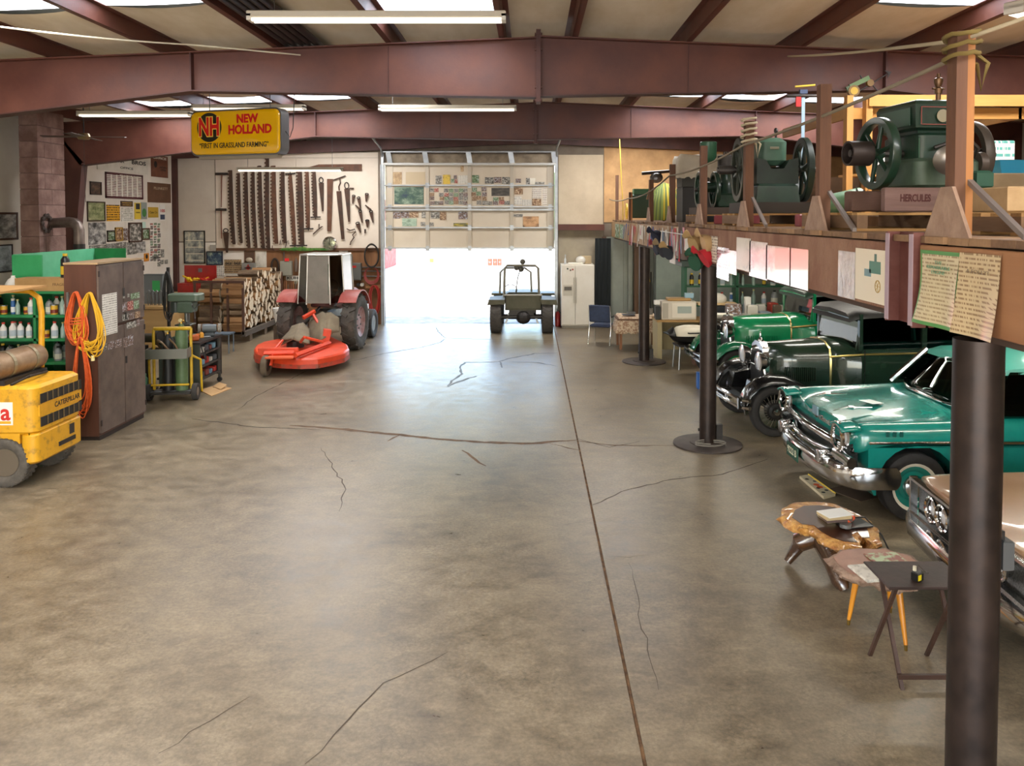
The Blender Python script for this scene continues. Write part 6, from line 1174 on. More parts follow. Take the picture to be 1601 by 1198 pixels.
def cap(lab, x, y, c, c2=None, rx=0, rz=0, s=1):
    p = PX(x,y,FX-.1); o = T('baseball_cap',lab,'cap',p,rot=(rx,0,rz)); b = B(); b.sph((0,0,0),(.095*s,.1*s,.12*s),16,8,a0=0); b.build('crown', M(c,.8), o, smooth=60)
    B().grid(lambda u,v: ((u-.5)*.17*s,-.08*s-.1*s*v*(1-((u-.5)*1.6)**2),-.0-.02*v-.05*((u-.5)*2)**2*.6),8,4).build('brim', M(c2 or c,.8), o, smooth=60, solid=.006); B().sph((0,0,.12*s),.01,6,4).build('button', M(c2 or c,.8), o)
cap('tan baseball cap hanging on fascia, upper of the pair',1083,383,'#a88a5c',None,-1.2,-1.2,1.25); cap('beige baseball cap hanging above the red cap',1099,382,'#b5966b',None,-1.3,-1.5,1.25); cap('bright red baseball cap hanging above column',1099,406,'#b5202c',None,-1.0,-1.4,1.25); cap('dark green baseball cap beside the red cap',1085,411,'#1f4a34',None,-1.3,-1.0,1.2)
cap('navy baseball cap at left of the cap row',1024,372,'#1c2238',None,-1.1,-1.2,1.3); cap('black baseball cap below the navy cap',1033,392,'#22242c','#8d7a5c',-1.2,-1.2,1.3); cap('dark cap with tan brim beside the black cap',1043,396,'#2c3138','#a88a5c',-1.2,-1.0,1.2); cap('dark grey cap with red trim hanging low',1024,390,'#2a3040','#7a2a34',-1.3,-1.4,1.1)
for i,(x0,y0,x1,y1,c) in enumerate(((1038,362,1046,385,'#5d5a58'),(1048,368,1056,412,'#cfcac0'),(1056,378,1062,400,'#7d7a74'),(1071,362,1077,392,'#c9c2b4'))): fp(['grey framed badge card above the black cap','white hanging card right of the caps','grey tag between white card and steel bracket','narrow cream card right of steel bracket'][i],x0,y0,x1,y1,M(c,.5),name='hanging_card',t=.01)
b = B(); b.tube([(FX-.03,PX(1035,367,FX).y,2.83),(FX-.03,PX(1078,367,FX).y,2.82)],.008,6); tag(b.build('thin_hanging_rod', WHT),'thin white rod holding cards on fascia','rod')
bx3('green_tray','shallow grey green tray hanging under the fascia','tray',(FX+.2,12.6,2.3),(.25,.6,.1),M('#3f4d44',.5))
B().box(-.004,.004,-.004,.004,.1,.16).build('tray_hanger', STEEL, bpy.data.objects['green_tray'])
# ================================================================ under the mezzanine, far part
APPL = M('#cdc5b6',.4,c2='#d6cfc2',scale=2); rz7 = random.Random(77)
fg = T('refrigerator','white side-by-side refrigerator with dispenser beside the doorway','refrigerator',(P(903,515,21.75).x,21.75,0))
B().box(-.45,.45,0,.68,.06,1.75).build('cabinet_body', APPL, fg)
for x0,x1 in ((-.45,-.075),(-.065,.45)): d = B().cbox(((x0+x1)/2,-.03,.92),(x1-x0,.06,1.66),bev=.015).build('door', APPL, fg); B().cyl((-.1 if x0<-.1 else -.04,-.08,.7),(-.1 if x0<-.1 else -.04,-.08,1.4),.014,n=8).build('handle', M('#b5ae9f',.4), d)
dd = B().cbox((-.27,-.062,1.05),(.26,.01,.3)).build('dispenser_panel', M('#b8b0a0',.5), fg); B().cbox((-.27,-.07,1.1),(.2,.01,.1)).build('dispenser_recess', M('#5d564c',.6), dd)
B().box(-.43,.43,.0,.1,.0,.06).build('kick_plate', M('#8a8274',.6), fg)
for i,(x,c) in enumerate(((-.2,'#6b5a48'),(-.14,'#9c3a2c'),(-.28,'#3d4a3c'))): B().cyl((x,-.06,1.6+.02*i),(x,-.066,1.6+.02*i),.025,n=10).build('magnet', M(c,.5), fg)
X0 = fg.location.x
bx3('white_carton_box','tan cardboard carton on top of the refrigerator','box',(X0+.25,22.2,1.752),(.3,.25,.22),M('#a89474',.8)); o = tag(B().sph((0,0,.1),(.14,.1,.12),12,8).build('plastic_bag', M('#c9c4ba',.3), smooth=60, loc=(X0+.1,22.05,1.752)),'bulging clear plastic bag on top of the refrigerator','bag')
b = B(); b.lathe([(.001,0),(.03,0),(.03,.13),(.015,.17),(.015,.22),(.02,.23),(.02,.26)],10); tag(b.build('small_bottle', M('#b5b8b8',.3,metal=.3), smooth=40, loc=(X0-.33,22.0,1.752)),'slim silver bottle on the refrigerator corner','bottle')
bx3('folded_papers','flat stack of papers on refrigerator top','paper',(X0-.05,21.95,1.752),(.4,.2,.04),PAPER)
# black curtain / downpipe beside the fridge
b = B(); 
for k in range(8): b.loft([[(X0+.52+.055*k,22.28+.05*(k%2),z),(X0+.58+.055*k,22.28+.05*((k+1)%2),z),(X0+.58+.055*k,22.32,z),(X0+.52+.055*k,22.32,z)] for z in (.02,2.46)])
tag(b.build('dark_curtain', M('#1f2426',.8), smooth=30),'dark pleated curtain hanging right of the refrigerator','curtain')
# chair
def armchair(lab, loc, rz, c):
    o = T('padded_armchair',lab,'chair',loc,rz); m = M(c,.5,c2='#2f3d58',scale=6)
    B().cbox((0,0,.45),(.5,.48,.07),bev=.03).build('seat', m, o); B().cbox((0,.24,.75),(.5,.06,.42),(-.12,0,0),bev=.025).build('backrest', m, o)
    for s in (-1,1):
        b = B(); b.tube([(s*.27,-.24,0),(s*.27,-.24,.62),(s*.27,-.18,.66),(s*.27,.15,.66)],.013,8); b.build('front_leg', CHROME, o, smooth=50); b = B(); b.tube([(s*.27,.3,0),(s*.27,.2,.42),(s*.26,.26,.95)],.013,8); b.build('rear_leg', CHROME, o, smooth=50)
        B().cbox((s*.27,-.02,.67),(.05,.26,.03),bev=.01).build('armrest', BLACK, o)
    return o
p = FL(942,537); armchair('navy padded armchair with chrome legs beside lace table',(p.x,p.y,0),2.75,'#232d44')
# lace table
lt = T('round_table','small wooden table under a lace cloth behind the column','table',(2.5,18.6,0))
B().box(-.5,.5,-.42,.42,.68,.72).build('tabletop', wood('#6b4a32','#553824'), lt)
for x in (-.42,.42):
    for y in (-.34,.34): B().box(x-.03,x+.03,y-.03,y+.03,0,.68).build('leg', wood('#8a5a36','#6b4528'), lt)
cloth('lace_tablecloth','pale patterned lace cloth hanging over the small table',(2.5,18.6,0),1.5,1.3,.745,M('#cbb69a',.85,c2='#9c7a62',scale=26,lo=.46,hi=.54),5,.36)
def cup(lab,x,y,z,c,r=.04,h=.09): b = B(); b.lathe([(.001,0),(r*.8,0),(r,h),(r*.92,h),(r*.72,.008),(.001,.008)],12); return tag(b.build('drinking_cup', M(c,.4), smooth=40, loc=(x,y,z)),lab,'cup')
bx3('dark_folder','dark folded paper on the lace table','paper',(2.28,18.45,.775),(.3,.2,.02),M('#3a3d44',.5)); bx3('grey_tin','low grey tin on the lace table','tin',(2.38,18.75,.775),(.2,.14,.04),STEEL)
for i,x in enumerate((2.66,2.75,2.7)): cup(['tall white cup on lace table','grey cup on lace table beside white cup','small cream cup at lace table edge'][i],x+.08,18.5+.1*i,.772,['#d5d0c4','#8d8a86','#c9b48c'][i],.05,.16-.02*i)
# desk with microwave
dk = T('wooden_desk','wooden desk with tan top carrying the microwave','desk',(3.598,17.350,0))
B().box(-.88,.95,-.35,.38,.8,.84).build('desk_top', wood('#b08a52','#94703e',.6,'x'), dk); B().box(-.86,.92,.32,.36,.1,.8).build('back_panel', M('#9a8a64',.7), dk)
for x in (-.84,.86): B().box(x-.03,x+.07,-.33,.36,0,.8).build('side_panel', M('#a39470',.7), dk)
mwv = T('microwave_oven','cream microwave oven standing on the wooden desk','microwave',(3.201,17.300,.841)); B().cbox((0,0,.2),(.75,.42,.4),bev=.015).build('case', M('#c9bfae',.45), mwv); B().cbox((.1,-.215,.2),(.5,.015,.32),bev=.005).build('door', M('#d5ccbb',.4), mwv); B().cbox((.12,-.224,.22),(.3,.008,.15)).build('window', M('#9aa39a',.3), mwv); B().cbox((-.29,-.214,.2),(.12,.01,.33)).build('control_panel', M('#a89f8f',.5), mwv)
bx3('toaster_tray','stacked tan trays on top of microwave','tray',(3.222,17.300,1.243),(.5,.3,.06),M('#a8824e',.7)); bx3('black_telephone','black appliance left of microwave on desk','appliance',(2.749,17.200,.841),(.1,.2,.3),BLACK); bx3('white_carton_small','small white carton on black appliance','box',(2.814,17.350,1.145),(.22,.12,.1),WHT)
tag(B().cbox((0,0,.05),(.18,.14,.1)).build('pale_blue_box', M('#8aa9b8',.5), loc=(3.458,17.300,1.304)),'pale blue box on trays over microwave','box')
bx3('dark_speaker_box','dark box under shelf board on wooden desk','box',(4.060,17.350,.841),(.5,.3,.3),M('#1f2328',.6)); bx3('shelf_board_plank','pale shelf board resting on dark box','board',(4.060,17.350,1.145),(.85,.35,.05),M('#c2a578',.7))
tag(B().sph((0,0,.07),(.24,.15,.14),14,8).build('white_cloth_heap', M('#d8d2c4',.85,bump=.5,c2='#c9c2b2',scale=8), smooth=60, loc=(4.060,17.350,1.195)),'white cloth heap on pale shelf board','cloth')
for x,lb in ((3.1,'left'),(3.32,'right')): b = B(); b.cyl((x,22.0,.0),(x+.08*(1 if lb=='right' else .3),22.4,1.62 if lb=='left' else 1.5),.025,.018,8); tag(b.build('dark_pole', M('#2f2e2c',.5)),'slim dark pole leaning on grey wall, '+('shorter' if lb=='right' else 'taller')+' of two','pole')
bx3('metal_cabinet','grey green metal cabinet against the far wall','cabinet',(4.6,22.05,0),(2.3,.5,2.2),M('#7d8880',.5,c2='#8a958c',scale=2)); bx3('tall_wood_post_box','brown wooden cupboard side next to metal cabinet','cupboard',(2.95,22.2,0),(.12,.2,2.45),wood('#6b4e36','#553c28'))
# barbecue
bb_ = T('gas_barbecue','black and cream portable gas barbecue on stool-like stand','barbecue',(FL(1068,572).x*1.03,16.05,0),.15)
b = B(); b.loft([[(.44*k*math.cos(t),.26*k*math.sin(t),z) for t in [2*PI*i/24 for i in range(24)]] for z,k in ((.52,.55),(.56,.8),(.64,.97),(.67,1.0))]); b.build('firebox', BLACK, bb_, smooth=50)
b = B(); b.loft([[(.42*k*math.cos(t),.25*k*math.sin(t),z) for t in [2*PI*i/24 for i in range(24)]] for z,k in ((.675,1),(.76,.93),(.84,.7),(.87,.4))]); b.build('lid', M('#cdc4b0',.4), bb_, smooth=50)
B().tube([(-.14,-.27,.75),(-.12,-.31,.75),(.12,-.31,.75),(.14,-.27,.75)],.014,6).build('lid_handle', BLACK, bb_)
for s in (-1,1): B().grid(lambda u,v: (s*(.36+.14*u),(v-.5)*.4,.66+.18*math.sin(PI*v)*(1-u)+.05*u),4,8).build('end_cap', BLACK, bb_, smooth=60, solid=.03)
B().box(-.3,.3,-.2,.2,.46,.5).build('stand_top', DARKM, bb_)
for x in (-.27,.27):
    for y in (-.17,.17): B().cyl((x*1.1,y*1.1,0),(x,y,.47),.017,n=8).build('stand_leg', STEEL, bb_)
bx3('brown_carton','brown carton on floor under the barbecue','box',(FL(1085,560).x,16.4,0),(.35,.3,.4),M('#6b4a38',.8))
# clutter table and shelves further right
ct = T('cluttered_table','long table heaped with boxes and papers behind green sedan','table',(6.15,17.4,0)); B().box(-1.5,1.6,-.4,.4,.86,.9).build('tabletop', M('#8d8270',.6), ct)
for x in (-1.4,1.5):
    for y in (-.34,.34): B().box(x-.03,x+.03,y-.03,y+.03,0,.86).build('leg', DARKM, ct)
B().box(-1.45,-.7,-.38,-.35,.1,.86).build('modesty_panel', M('#5f564c',.7), ct)
CL = ['#c9c4b8','#7d5a8a','#4a6b58','#b8a37a','#d8d2c4','#3a3d42','#a33b2c','#8d9aa3','#6b5a48','#c7b48a']; CN = ['pale grey','purple','green','tan','white','black','red','blue-grey','brown','cream']
for i in range(22):
    k = rz7.randrange(10); d = (rz7.uniform(.15,.35),rz7.uniform(.12,.25),rz7.uniform(.06,.3)); x = 4.8+i%11*.27; y = 17.15+(i//11)*.3
    bx3('clutter_box',CN[k]+' box or bundle among the clutter on the long table','box',(x,y,.901),(min(d[0],.25),d[1],d[2]),M(CL[k],.6),rz7.uniform(-.1,.1),.02)['group'] = 'clutter on the long table'
gs = T('green_rack','green steel rack of bottles behind the cluttered table','shelf',(5.4,18.6,0))
for z in (.5,1.0,1.45,1.9): B().box(-1.8,1.8,-.2,.2,z-.02,z+.02).build('shelf_board', M('#1f5a3c',.5), gs)
for x in (-1.8,-.6,.6,1.8): B().box(x-.03,x+.03,-.2,.2,0,2.2).build('upright', M('#1f5a3c',.5), gs)
for z in (1.02,1.47,1.92):
    for i in range(14): 
        k = rz7.choice([0,1,2,3,5]); dup(PB[k],(3.75+i*.24+rz7.uniform(-.03,.03),18.5,z),(0,0,rz7.uniform(0,6)),PB0[k].replace('on the green shelves',('on the low','on the middle','on the high')[int((z-1)/.4)]+' rack behind long table'),'bottles on the green rack',rz7.uniform(1.0,1.4))
sc_ = T('swivel_chair','cream curved chair back standing before the cluttered table','chair',(4.95,16.85,0)); b = B(); b.loft([[(.26*math.cos(t),.2*math.sin(t)*.6,z) for t in [2*PI*i/20 for i in range(20)]] for z in (.45,.5,.95,1.0)]); b.build('backrest', M('#b0a284',.7), sc_, smooth=50); B().cyl((0,0,0),(0,0,.45),.05,n=10).build('pedestal', STEEL, sc_)
bx3('dark_cabinet_small','black cabinet between curved chair and book stack','cabinet',(5.55,16.7,0),(.6,.45,1.0),M('#22252c',.6)); 
for i in range(7): bx3('stacked_book',['brown','cream','red-brown','tan','grey','brown','cream'][i]+' book in the stack, number from bottom unclear'.replace(', number from bottom unclear',' beside the green sedan roof'),'book',(6.15+.01*(i%3),16.55,.802+i*.045),(.32,.24,.043),M(['#6b4a34','#c9b892','#7a4034','#a88a5c','#77736a','#5d4432','#cbbd9c'][i],.7),.05*(i%3),.004)['group'] = 'stack of books by the green sedan'
bx3('book_cupboard','low brown cupboard carrying a stack of books','cupboard',(6.15,16.55,0),(.5,.4,.8),wood('#6b4e36','#553c28'))
lc = T('side_cabinet','dark low filing cabinet with pale top left of the clutter','cabinet',(4.1,16.55,0)); B().box(-.42,.42,-.25,.25,0,.98).build('case', M('#5a4f46',.6), lc); B().box(-.46,.46,-.28,.28,.98,1.02).build('top', M('#8d857a',.5), lc)
for x in (-.2,.2): B().cbox((x,-.255,.72),(.36,.015,.4)).build('drawer', M('#4d443c',.6), lc)
bx3('open_magazine','white open magazine on dark low cabinet','magazine',(4.0,16.5,1.022),(.4,.25,.03),PAPER); bx3('blue_white_carton','blue and white carton on dark low cabinet','box',(4.25,16.6,1.022),(.3,.18,.22),PH[3]); bx3('tall_white_box','tall white box standing on long table edge','box',(4.62,16.95,.98),(.12,.12,.42),WHT) 
bpy.data.objects['tall_white_box'].location = (4.74,17.3,.902)
b = B(); b.tube([P(1000,430,16.9),P(1013,428,16.8),P(1016,440,16.8),P(1008,446,16.9)],.014,6); tag(b.build('yellow_cable', M('#d0a828',.5)),'short yellow cable hanging behind the far column','cable')
# work lamps under the deck (tubes seen mirrored in the car bonnets)
def strip(lab, c, L_, emit, rz=0, w=.12, hang=None, tubes=2):
    o = T('strip_light',lab,'light fixture',c,rz); B().cbox((0,0,.05),(L_,w,.06),bev=.008).build('housing', M('#bdb4a2',.5), o)
    for s in ((-1,1) if tubes==2 else (0,)): B().cyl((-L_/2+.04,s*w*.28,.0),(L_/2-.04,s*w*.28,.0),.018,n=10).build('tube', M('#f6f0e2',.4,emit=emit), o)
    for s in (-1,1): B().cbox((s*(L_/2-.02),0,.02),(.04,w,.06)).build('end_cap', M('#cfc8ba',.5), o)
    if hang:
        for s in (-1,1): B().cyl((s*L_*.4,0,.08),(s*L_*.4,0,hang),.004,n=5).build('hanger', STEEL, o)
    return o
for i,(x,y) in enumerate(((4.6,8.6),(4.6,12.2),(4.3,15.6),(4.8,5.8),(7.5,10.4),(3.9,19.5))):
    strip(['strip light under the deck above the teal car','strip light under the deck above the green cars','strip light under the deck above the desk','strip light under the deck above the bronze car','strip light under the deck above the car roofs','strip light under the deck near the refrigerator'][i],(x,y,2.8),2.0,9)
    l = light('deck_lamp','AREA',(x,y,2.77),(0,0,0),34,(1,.93,.82),2.0,.12)
# ceiling strips
p = P(590,30,7.6); strip('long twin-tube strip light hanging before the near ceiling beam',(p.x,7.6,P(590,32,7.6).z),2.44,1.2,0,.14,.58)
for x0,x1,y,Y,lb in ((122,300,181,13.9,'left strip light hanging behind the near beam beside fan'),(300,478,171,13.9,'strip light hanging directly above the yellow sign'),(592,808,172,13.75,'strip light hanging behind the near beam at ridge')):
    a,c = P(x0,y,Y),P(x1,y,Y); strip(lb,((a.x+c.x)/2,Y,a.z),c.x-a.x-.01,1.2,0,.14,.62)
a,c = P(371,267,18.3),P(536,267,18.3); strip('strip light hanging low in front of the saws',((a.x+c.x)/2,18.3,a.z),c.x-a.x,1.6,0,.12,1.22)
p = P(1590,42,6.0); strip('strip light at roof beyond the tall rail post',(p.x+.6,6.4,p.z+.1),1.6,1.2,.6,.14,1.0)
# ================================================================ cars
def paint(c, c2=None, rough=.25): return M(c,rough,c2=c2 or c,scale=1.5,coat=.6)
CGL = glass('#a5b5b1',.07,.02); CGD = glass('#7d8c88',.07,.02)
def lens(parent, c, r, d=(1,0,0), name='headlight', bowl=CHROME):
    d = Vector(d).normalized(); q = Vector((0,0,1)).rotation_difference(d).to_matrix().to_4x4(); mt = Matrix.Translation(c) @ q
    b = B(); b.lathe([(.001,-r*1.2),(r*.5,-r*1.05),(r*.85,-r*.55),(r,0),(r*1.06,.01),(r*.9,.015)],20,mt); h = b.build(name, bowl, parent, smooth=50)
    b = B(); b.lathe([(r*.92,.005),(r*.6,r*.16),(.001,r*.24)],20,mt); b.build('lens', M('#d9dde0',.08,metal=.3,coat=1), h, smooth=50); return h
def vintage(name, lab, loc, rz, body, dark, fend, roofm, hl, wire, wheelc, Lb=2.0, lights='chrome'):
    o = T(name, lab, 'car', loc, rz); cx = -.08-hl; PB_, PF = paint(*body), paint(*fend)
    # radiator
    b = B(); b.loft([[(x,y,z) for y,z in [(-.25,.52),(.25,.52),(.26,1.02),(.2,1.17),(.09,1.24),(-.09,1.24),(-.2,1.17),(-.26,1.02)]] for x in (-.1,.0)]); rad = b.build('radiator_shell', CHROME, o, smooth=30)
    b = B(); b.prism([(-.21,.55),(.21,.55),(.22,1.0),(.16,1.12),(-.16,1.12),(-.22,1.0)],.0,.012,'yz'); b.build('radiator_core', M('#1f2022',.5,metal=.4), rad); b = B(); b.lathe([(.03,1.24),(.035,1.27),(.015,1.29),(.02,1.33),(.006,1.38)],10,Matrix.Translation((-.05,0,0))); b.build('cap_ornament', CHROME, rad, smooth=50)
    def ring(x, w, top, bot=.56): return [(x,-w,bot),(x,-w,bot+(top-bot)*.62),(x,-w*.9,bot+(top-bot)*.86),(x,-w*.5,top-.02),(x,0,top),(x,w*.5,top-.02),(x,w*.9,bot+(top-bot)*.86),(x,w,bot+(top-bot)*.62),(x,w,bot)]
    b = B(); b.loft([ring(-.09,.26,1.22),ring(-.09-hl*.5,.33,1.245),ring(cx,.42,1.27)]); hd = b.build('hood', paint(*dark), o, smooth=85)
    for s in (-1,1):
        n = 16
        for i in range(n):
            x = -.3-(hl-.42)*i/(n-1); w = .275+.15*(-x-.09)/hl
            B().cbox((x,s*(w+.008),.8),(.012,.016,.2),(0,0,s*.3)).build('louvre', paint(*body), hd)
    b = B(); b.loft([ring(cx+.0,.428,1.278),ring(cx-.025,.436,1.282)]); b.build('cowl_trim', M('#b5a06a',.25,metal=.8), o, smooth=45)
    b = B(); b.loft([ring(cx-.02,.425,1.275),ring(cx-.2,.56,1.29),ring(cx-.36,.655,1.28)]); b.build('cowl', PB_, o, smooth=85)
    bx0, bx1 = cx-.36, cx-.36-Lb
    def sec(x, w, z0, z1): return [(x,-w,z0),(x,-w*1.02,(z0+z1)/2),(x,-w,z1),(x,w,z1),(x,w*1.02,(z0+z1)/2),(x,w,z0)]
    b = B(); b.loft([sec(bx0,.655,.5,1.2),sec(bx0-.6,.69,.48,1.2),sec(bx1+.35,.68,.48,1.2),sec(bx1,.58,.55,1.19)]); bd = b.build('body_tub', PB_, o, smooth=40)
    for s in (-1,1):
        for x in (bx0-.02,bx0-Lb*.45,bx0-Lb*.82): B().cbox((x,s*.7,.86),(.008,.012,.68)).build('door_seam', BLACK, bd)
        for x in (bx0-Lb*.42,bx0-Lb*.5): B().cbox((x,s*.725,1.06),(.1,.03,.02),bev=.006).build('door_handle', CHROME, bd)
        b = B(); b.tube([(cx,s*.43,1.06),(bx0,s*.67,1.13),(bx0-.6,s*.705,1.14),(bx1+.35,s*.69,1.14),(bx1,s*.6,1.13)],.014,6); b.build('belt_moulding', M('#a08a4a',.3,metal=.6), bd)
        # pillars
        for k,(x,w) in enumerate(((bx0+.02,.05),(bx0-Lb*.42,.07),(bx0-Lb*.78,.09))): B().box(x-w/2,x+w/2,min(s*.61,s*.67),max(s*.61,s*.67),1.18,1.7).build('pillar', PB_, o)
        B().box(bx1+.0,bx0-Lb*.8,min(s*.6,s*.66),max(s*.6,s*.66),1.18,1.7).build('rear_quarter', PB_, o); 
        for x0,x1 in ((bx0,bx0-Lb*.42),(bx0-Lb*.42,bx0-Lb*.78)): B().box(x1+.03,x0-.02,s*.635-.004,s*.635+.004,1.2,1.66).build('side_glass', CGD, o)
    B().add([(bx0+.06,-.6,1.2),(bx0+.06,.6,1.2),(bx0-.0,.6,1.68),(bx0-.0,-.6,1.68)],[(0,1,2,3)]).build('windshield', CGL, o, solid=.006)
    B().tube([(bx0+.065,-.61,1.2),(bx0+.065,.61,1.2),(bx0+.005,.61,1.68),(bx0+.005,-.61,1.68)],.016,6,True).build('windshield_frame', paint(*body), o)
    b = B(); b.box(bx1-.01,bx1+.02,-.6,.6,1.18,1.68); b.build('rear_panel', PB_, o)
    def rs(x, w, z): return [(x,-w,z-.09),(x,-w*.98,z-.03),(x,-w*.8,z+.03),(x,0,z+.06),(x,w*.8,z+.03),(x,w*.98,z-.03),(x,w,z-.09)]
    b = B(); b.loft([rs(bx0+.16,.6,1.67),rs(bx0+.06,.66,1.72),rs(bx0-.3,.685,1.745),rs(bx1+.4,.68,1.74),rs(bx1+.05,.62,1.7),rs(bx1-.03,.56,1.66)]); b.build('roof', roofm, o, smooth=50)
    b = B(); b.tube([(bx0+.15,-.58,1.64),(bx0+.17,0,1.66),(bx0+.15,.58,1.64)],.016,6); b.build('visor_edge', paint(*body), o)
    # seats inside, steering wheel
    B().cbox((bx0-.75,0,.95),(.2,1.1,.5),bev=.06).build('front_seat', M('#2f2a26',.8), o); b = B(); b.tube([(bx0-.32+.05*math.sin(t),.32+.19*math.cos(t),1.22+.19*math.sin(t)) for t in [2*PI*i/20 for i in range(20)]],.013,6,True); b.build('steering_wheel', BLACK, o)
    # fenders, running boards
    rear = bx1+.55
    for s in (-1,1):
        y0,y1 = s*.5,s*.8
        def fend_(pts, nm):
            R = []
            for i,(x,z) in enumerate(pts):
                R.append([(x,y0,z-.06),(x,y0,z),(x,(y0+y1)/2,z+.05),(x,y1-s*.05,z+.02),(x,y1,z-.05),(x,y1,z-.08),(x,y1-s*.06,z-.01),(x,(y0+y1)/2,z+.02)])
            b = B(); b.loft(R); b.build(nm, PF, o, smooth=60)
        fend_([(.47,.4),(.45,.52),(.38,.66),(.25,.77),(.08,.82),(-.12,.81),(-.35,.72),(-.55,.58),(-.72,.44),(-.9,.35)],'front_fender')
        fend_([(rear+.75,.33),(rear+.5,.46),(rear+.32,.66),(rear+.12,.78),(rear-.08,.8),(rear-.28,.72),(rear-.42,.55),(rear-.48,.4)],'rear_fender')
        B().box(rear+.7,-.82,min(y0,y1),max(y0,y1),.3,.35).build('running_board', BLACK, o); B().box(rear+.7,-.8,s*.49-.01,s*.49+.01,.33,.56).build('splash_apron', PF, o)
        b = B(); b.prism([(.3,.45),(.25,.72),(-.1,.78),(-.45,.65),(-.6,.45)],s*.26,s*.5,'xz'); b.build('inner_fender', PF, o)
        for x in (0,rear):
            tyre(o,(x,s*.68,.36),.36,.13,.26,'y',M('#242120',.8,c2='#2f2b29',scale=9)); mt = Matrix.Translation((x,s*.68,.36)) @ Matrix.Rotation(-s*PI/2,4,'X')
            if wire:
                b = B(); b.lathe([(.24,-.05),(.265,-.05),(.265,.05),(.24,.05),(.24,-.05)],28,mt); b.build('wheel_rim', M('#1c1b1a',.35), o, smooth=40)
                b = B()
                for i in range(24): a = 2*PI*i/24; b.cyl(mt @ Vector((.06*math.cos(a+.3),.06*math.sin(a+.3),.03)),mt @ Vector((.25*math.cos(a),.25*math.sin(a),0)),.004,n=4)
                b.build('wire_spokes', M('#8d8678',.3,metal=.7), o); b = B(); b.lathe([(.15,-.02),(.15,.0),(.11,.03),(.1,.05),(.06,.06),(.055,.08),(.001,.085)],20,mt); b.build('hub', M('#222120',.3), o, smooth=40); b = B(); b.lathe([(.05,.08),(.045,.1),(.001,.105)],14,mt); b.build('hub_cap', CHROME, o, smooth=40)
            else:
                b = B(); b.lathe([(.265,-.03),(.265,.03),(.22,.02),(.2,.045),(.08,.05),(.001,.05)],28,mt); b.build('wheel_disc', paint(wheelc), o, smooth=40); b = B(); b.lathe([(.21,.03),(.222,.03),(.222,.034),(.21,.034),(.21,.03)],28,mt); b.build('pinstripe', M('#b5a06a',.4), o); b = B(); b.lathe([(.07,.05),(.06,.08),(.001,.09)],14,mt); b.build('hub_cap', CHROME, o, smooth=40)
        lens(o,(.1,s*.33,.99),.135); B().cyl((.02,s*.33,.88),(.0,s*.36,.72),.018,n=8).build('lamp_bracket', CHROME, o)
    B().cyl((.05,-.33,.9),(.05,.33,.9),.014,n=8).build('lamp_bar', CHROME, o)
    for z in (.44,.54): b = B(); b.tube([(.42,-.86,z),(.54,-.7,z),(.57,0,z),(.54,.7,z),(.42,.86,z)],.028,6); b.build('bumper_bar', CHROME, o, smooth=50)
    for y in (-.74,-.3,.3,.74): B().cbox((.565 if abs(y)<.5 else .54,y,.49),(.03,.05,.15)).build('bumper_clip', CHROME, o)
    for s in (-1,1): B().tube([(.55,s*.3,.49),(.2,s*.3,.45),(-.2,s*.3,.5)],.02,6).build('bumper_iron', BLACK, o)
    B().box(rear-.3,.3,-.36,.36,.36,.5).build('chassis', BLACK, o); B().cyl((0,-.62,.36),(0,.62,.36),.035,n=8).build('front_axle', BLACK, o); B().cyl((rear,-.62,.36),(rear,.62,.36),.05,n=8).build('rear_axle', BLACK, o)
    return o
DKG = ('#1b2b20','#233628'); 
vintage('dark_green_sedan','dark green antique sedan with black fenders, wire wheels and chrome headlights',(3.36,11.72,0),PI+.09,DKG,DKG,('#0d0d0e','#121213'),M('#1e1d1c',.55,c2='#2a2826',scale=4,bump=.15),.84,True,'#1c1b1a',2.2)
vintage('bright_green_sedan','bright green antique sedan with green disc wheels and black roof',(3.62,14.72,0),PI+.09,('#0f7a4c','#128453'),('#117a4a','#16905a'),('#0f5a3a','#136845'),M('#1b3a2a',.45,c2='#20382c',scale=4),1.0,False,'#147a4e',2.2)
tag(bx3('blue_jack_stand','small blue object under bumper of the bright green sedan','jack',(2.97,14.3,0),(.16,.12,.3),M('#2a5aa0',.5)),'small blue object under bumper of the bright green sedan','jack')
bpy.data.objects['blue_jack_stand'].location = (3.05,14.1,0)
# ---- teal wagon
def arch(xc, r, zc, n=10): return [(xc+r*math.cos(a), zc+r*math.sin(a)) for a in [PI*i/n for i in range(n+1)]]
def lowerside(x_front, x_rear, fw, rw, z0, z1, r):
    """outline in xz from front to rear with two wheel arches cut from below"""
    a0 = math.asin(min(1,(z0-.34)/r)) if z0 > .34 else -math.asin(min(1,(.34-z0)/r))
    def arc(xc): 
        s = a0; return [(xc+r*math.cos(t), .34+r*math.sin(t)) for t in [s+(PI-2*s)*i/12 for i in range(13)]]
    return [(x_front,z1),(x_front,z0+.12),(x_front-.06,z0)]+arc(fw)+arc(rw)+[(x_rear,z0+.05),(x_rear,z1)]
tl = T('teal_wagon','metallic teal 1950s station wagon with heavy chrome front bumper','car',(3.06,8.82,0),PI+.02)
tl.scale = (1,1.07,1.04)
TEAL = paint('#0f6b60','#158074',.25); TEALL = paint('#3f9a8a','#4aa595',.3); hwid = .92
b = B(); b.prism(lowerside(-.3,-4.75,-.8,-3.55,.28,.74,.42),-.9,.9,'xz'); b.build('lower_body', TEAL, tl)
b = B(); b.box(-4.6,-.4,-.6,.6,.24,.74); b.build('underbody', BLACK, tl)
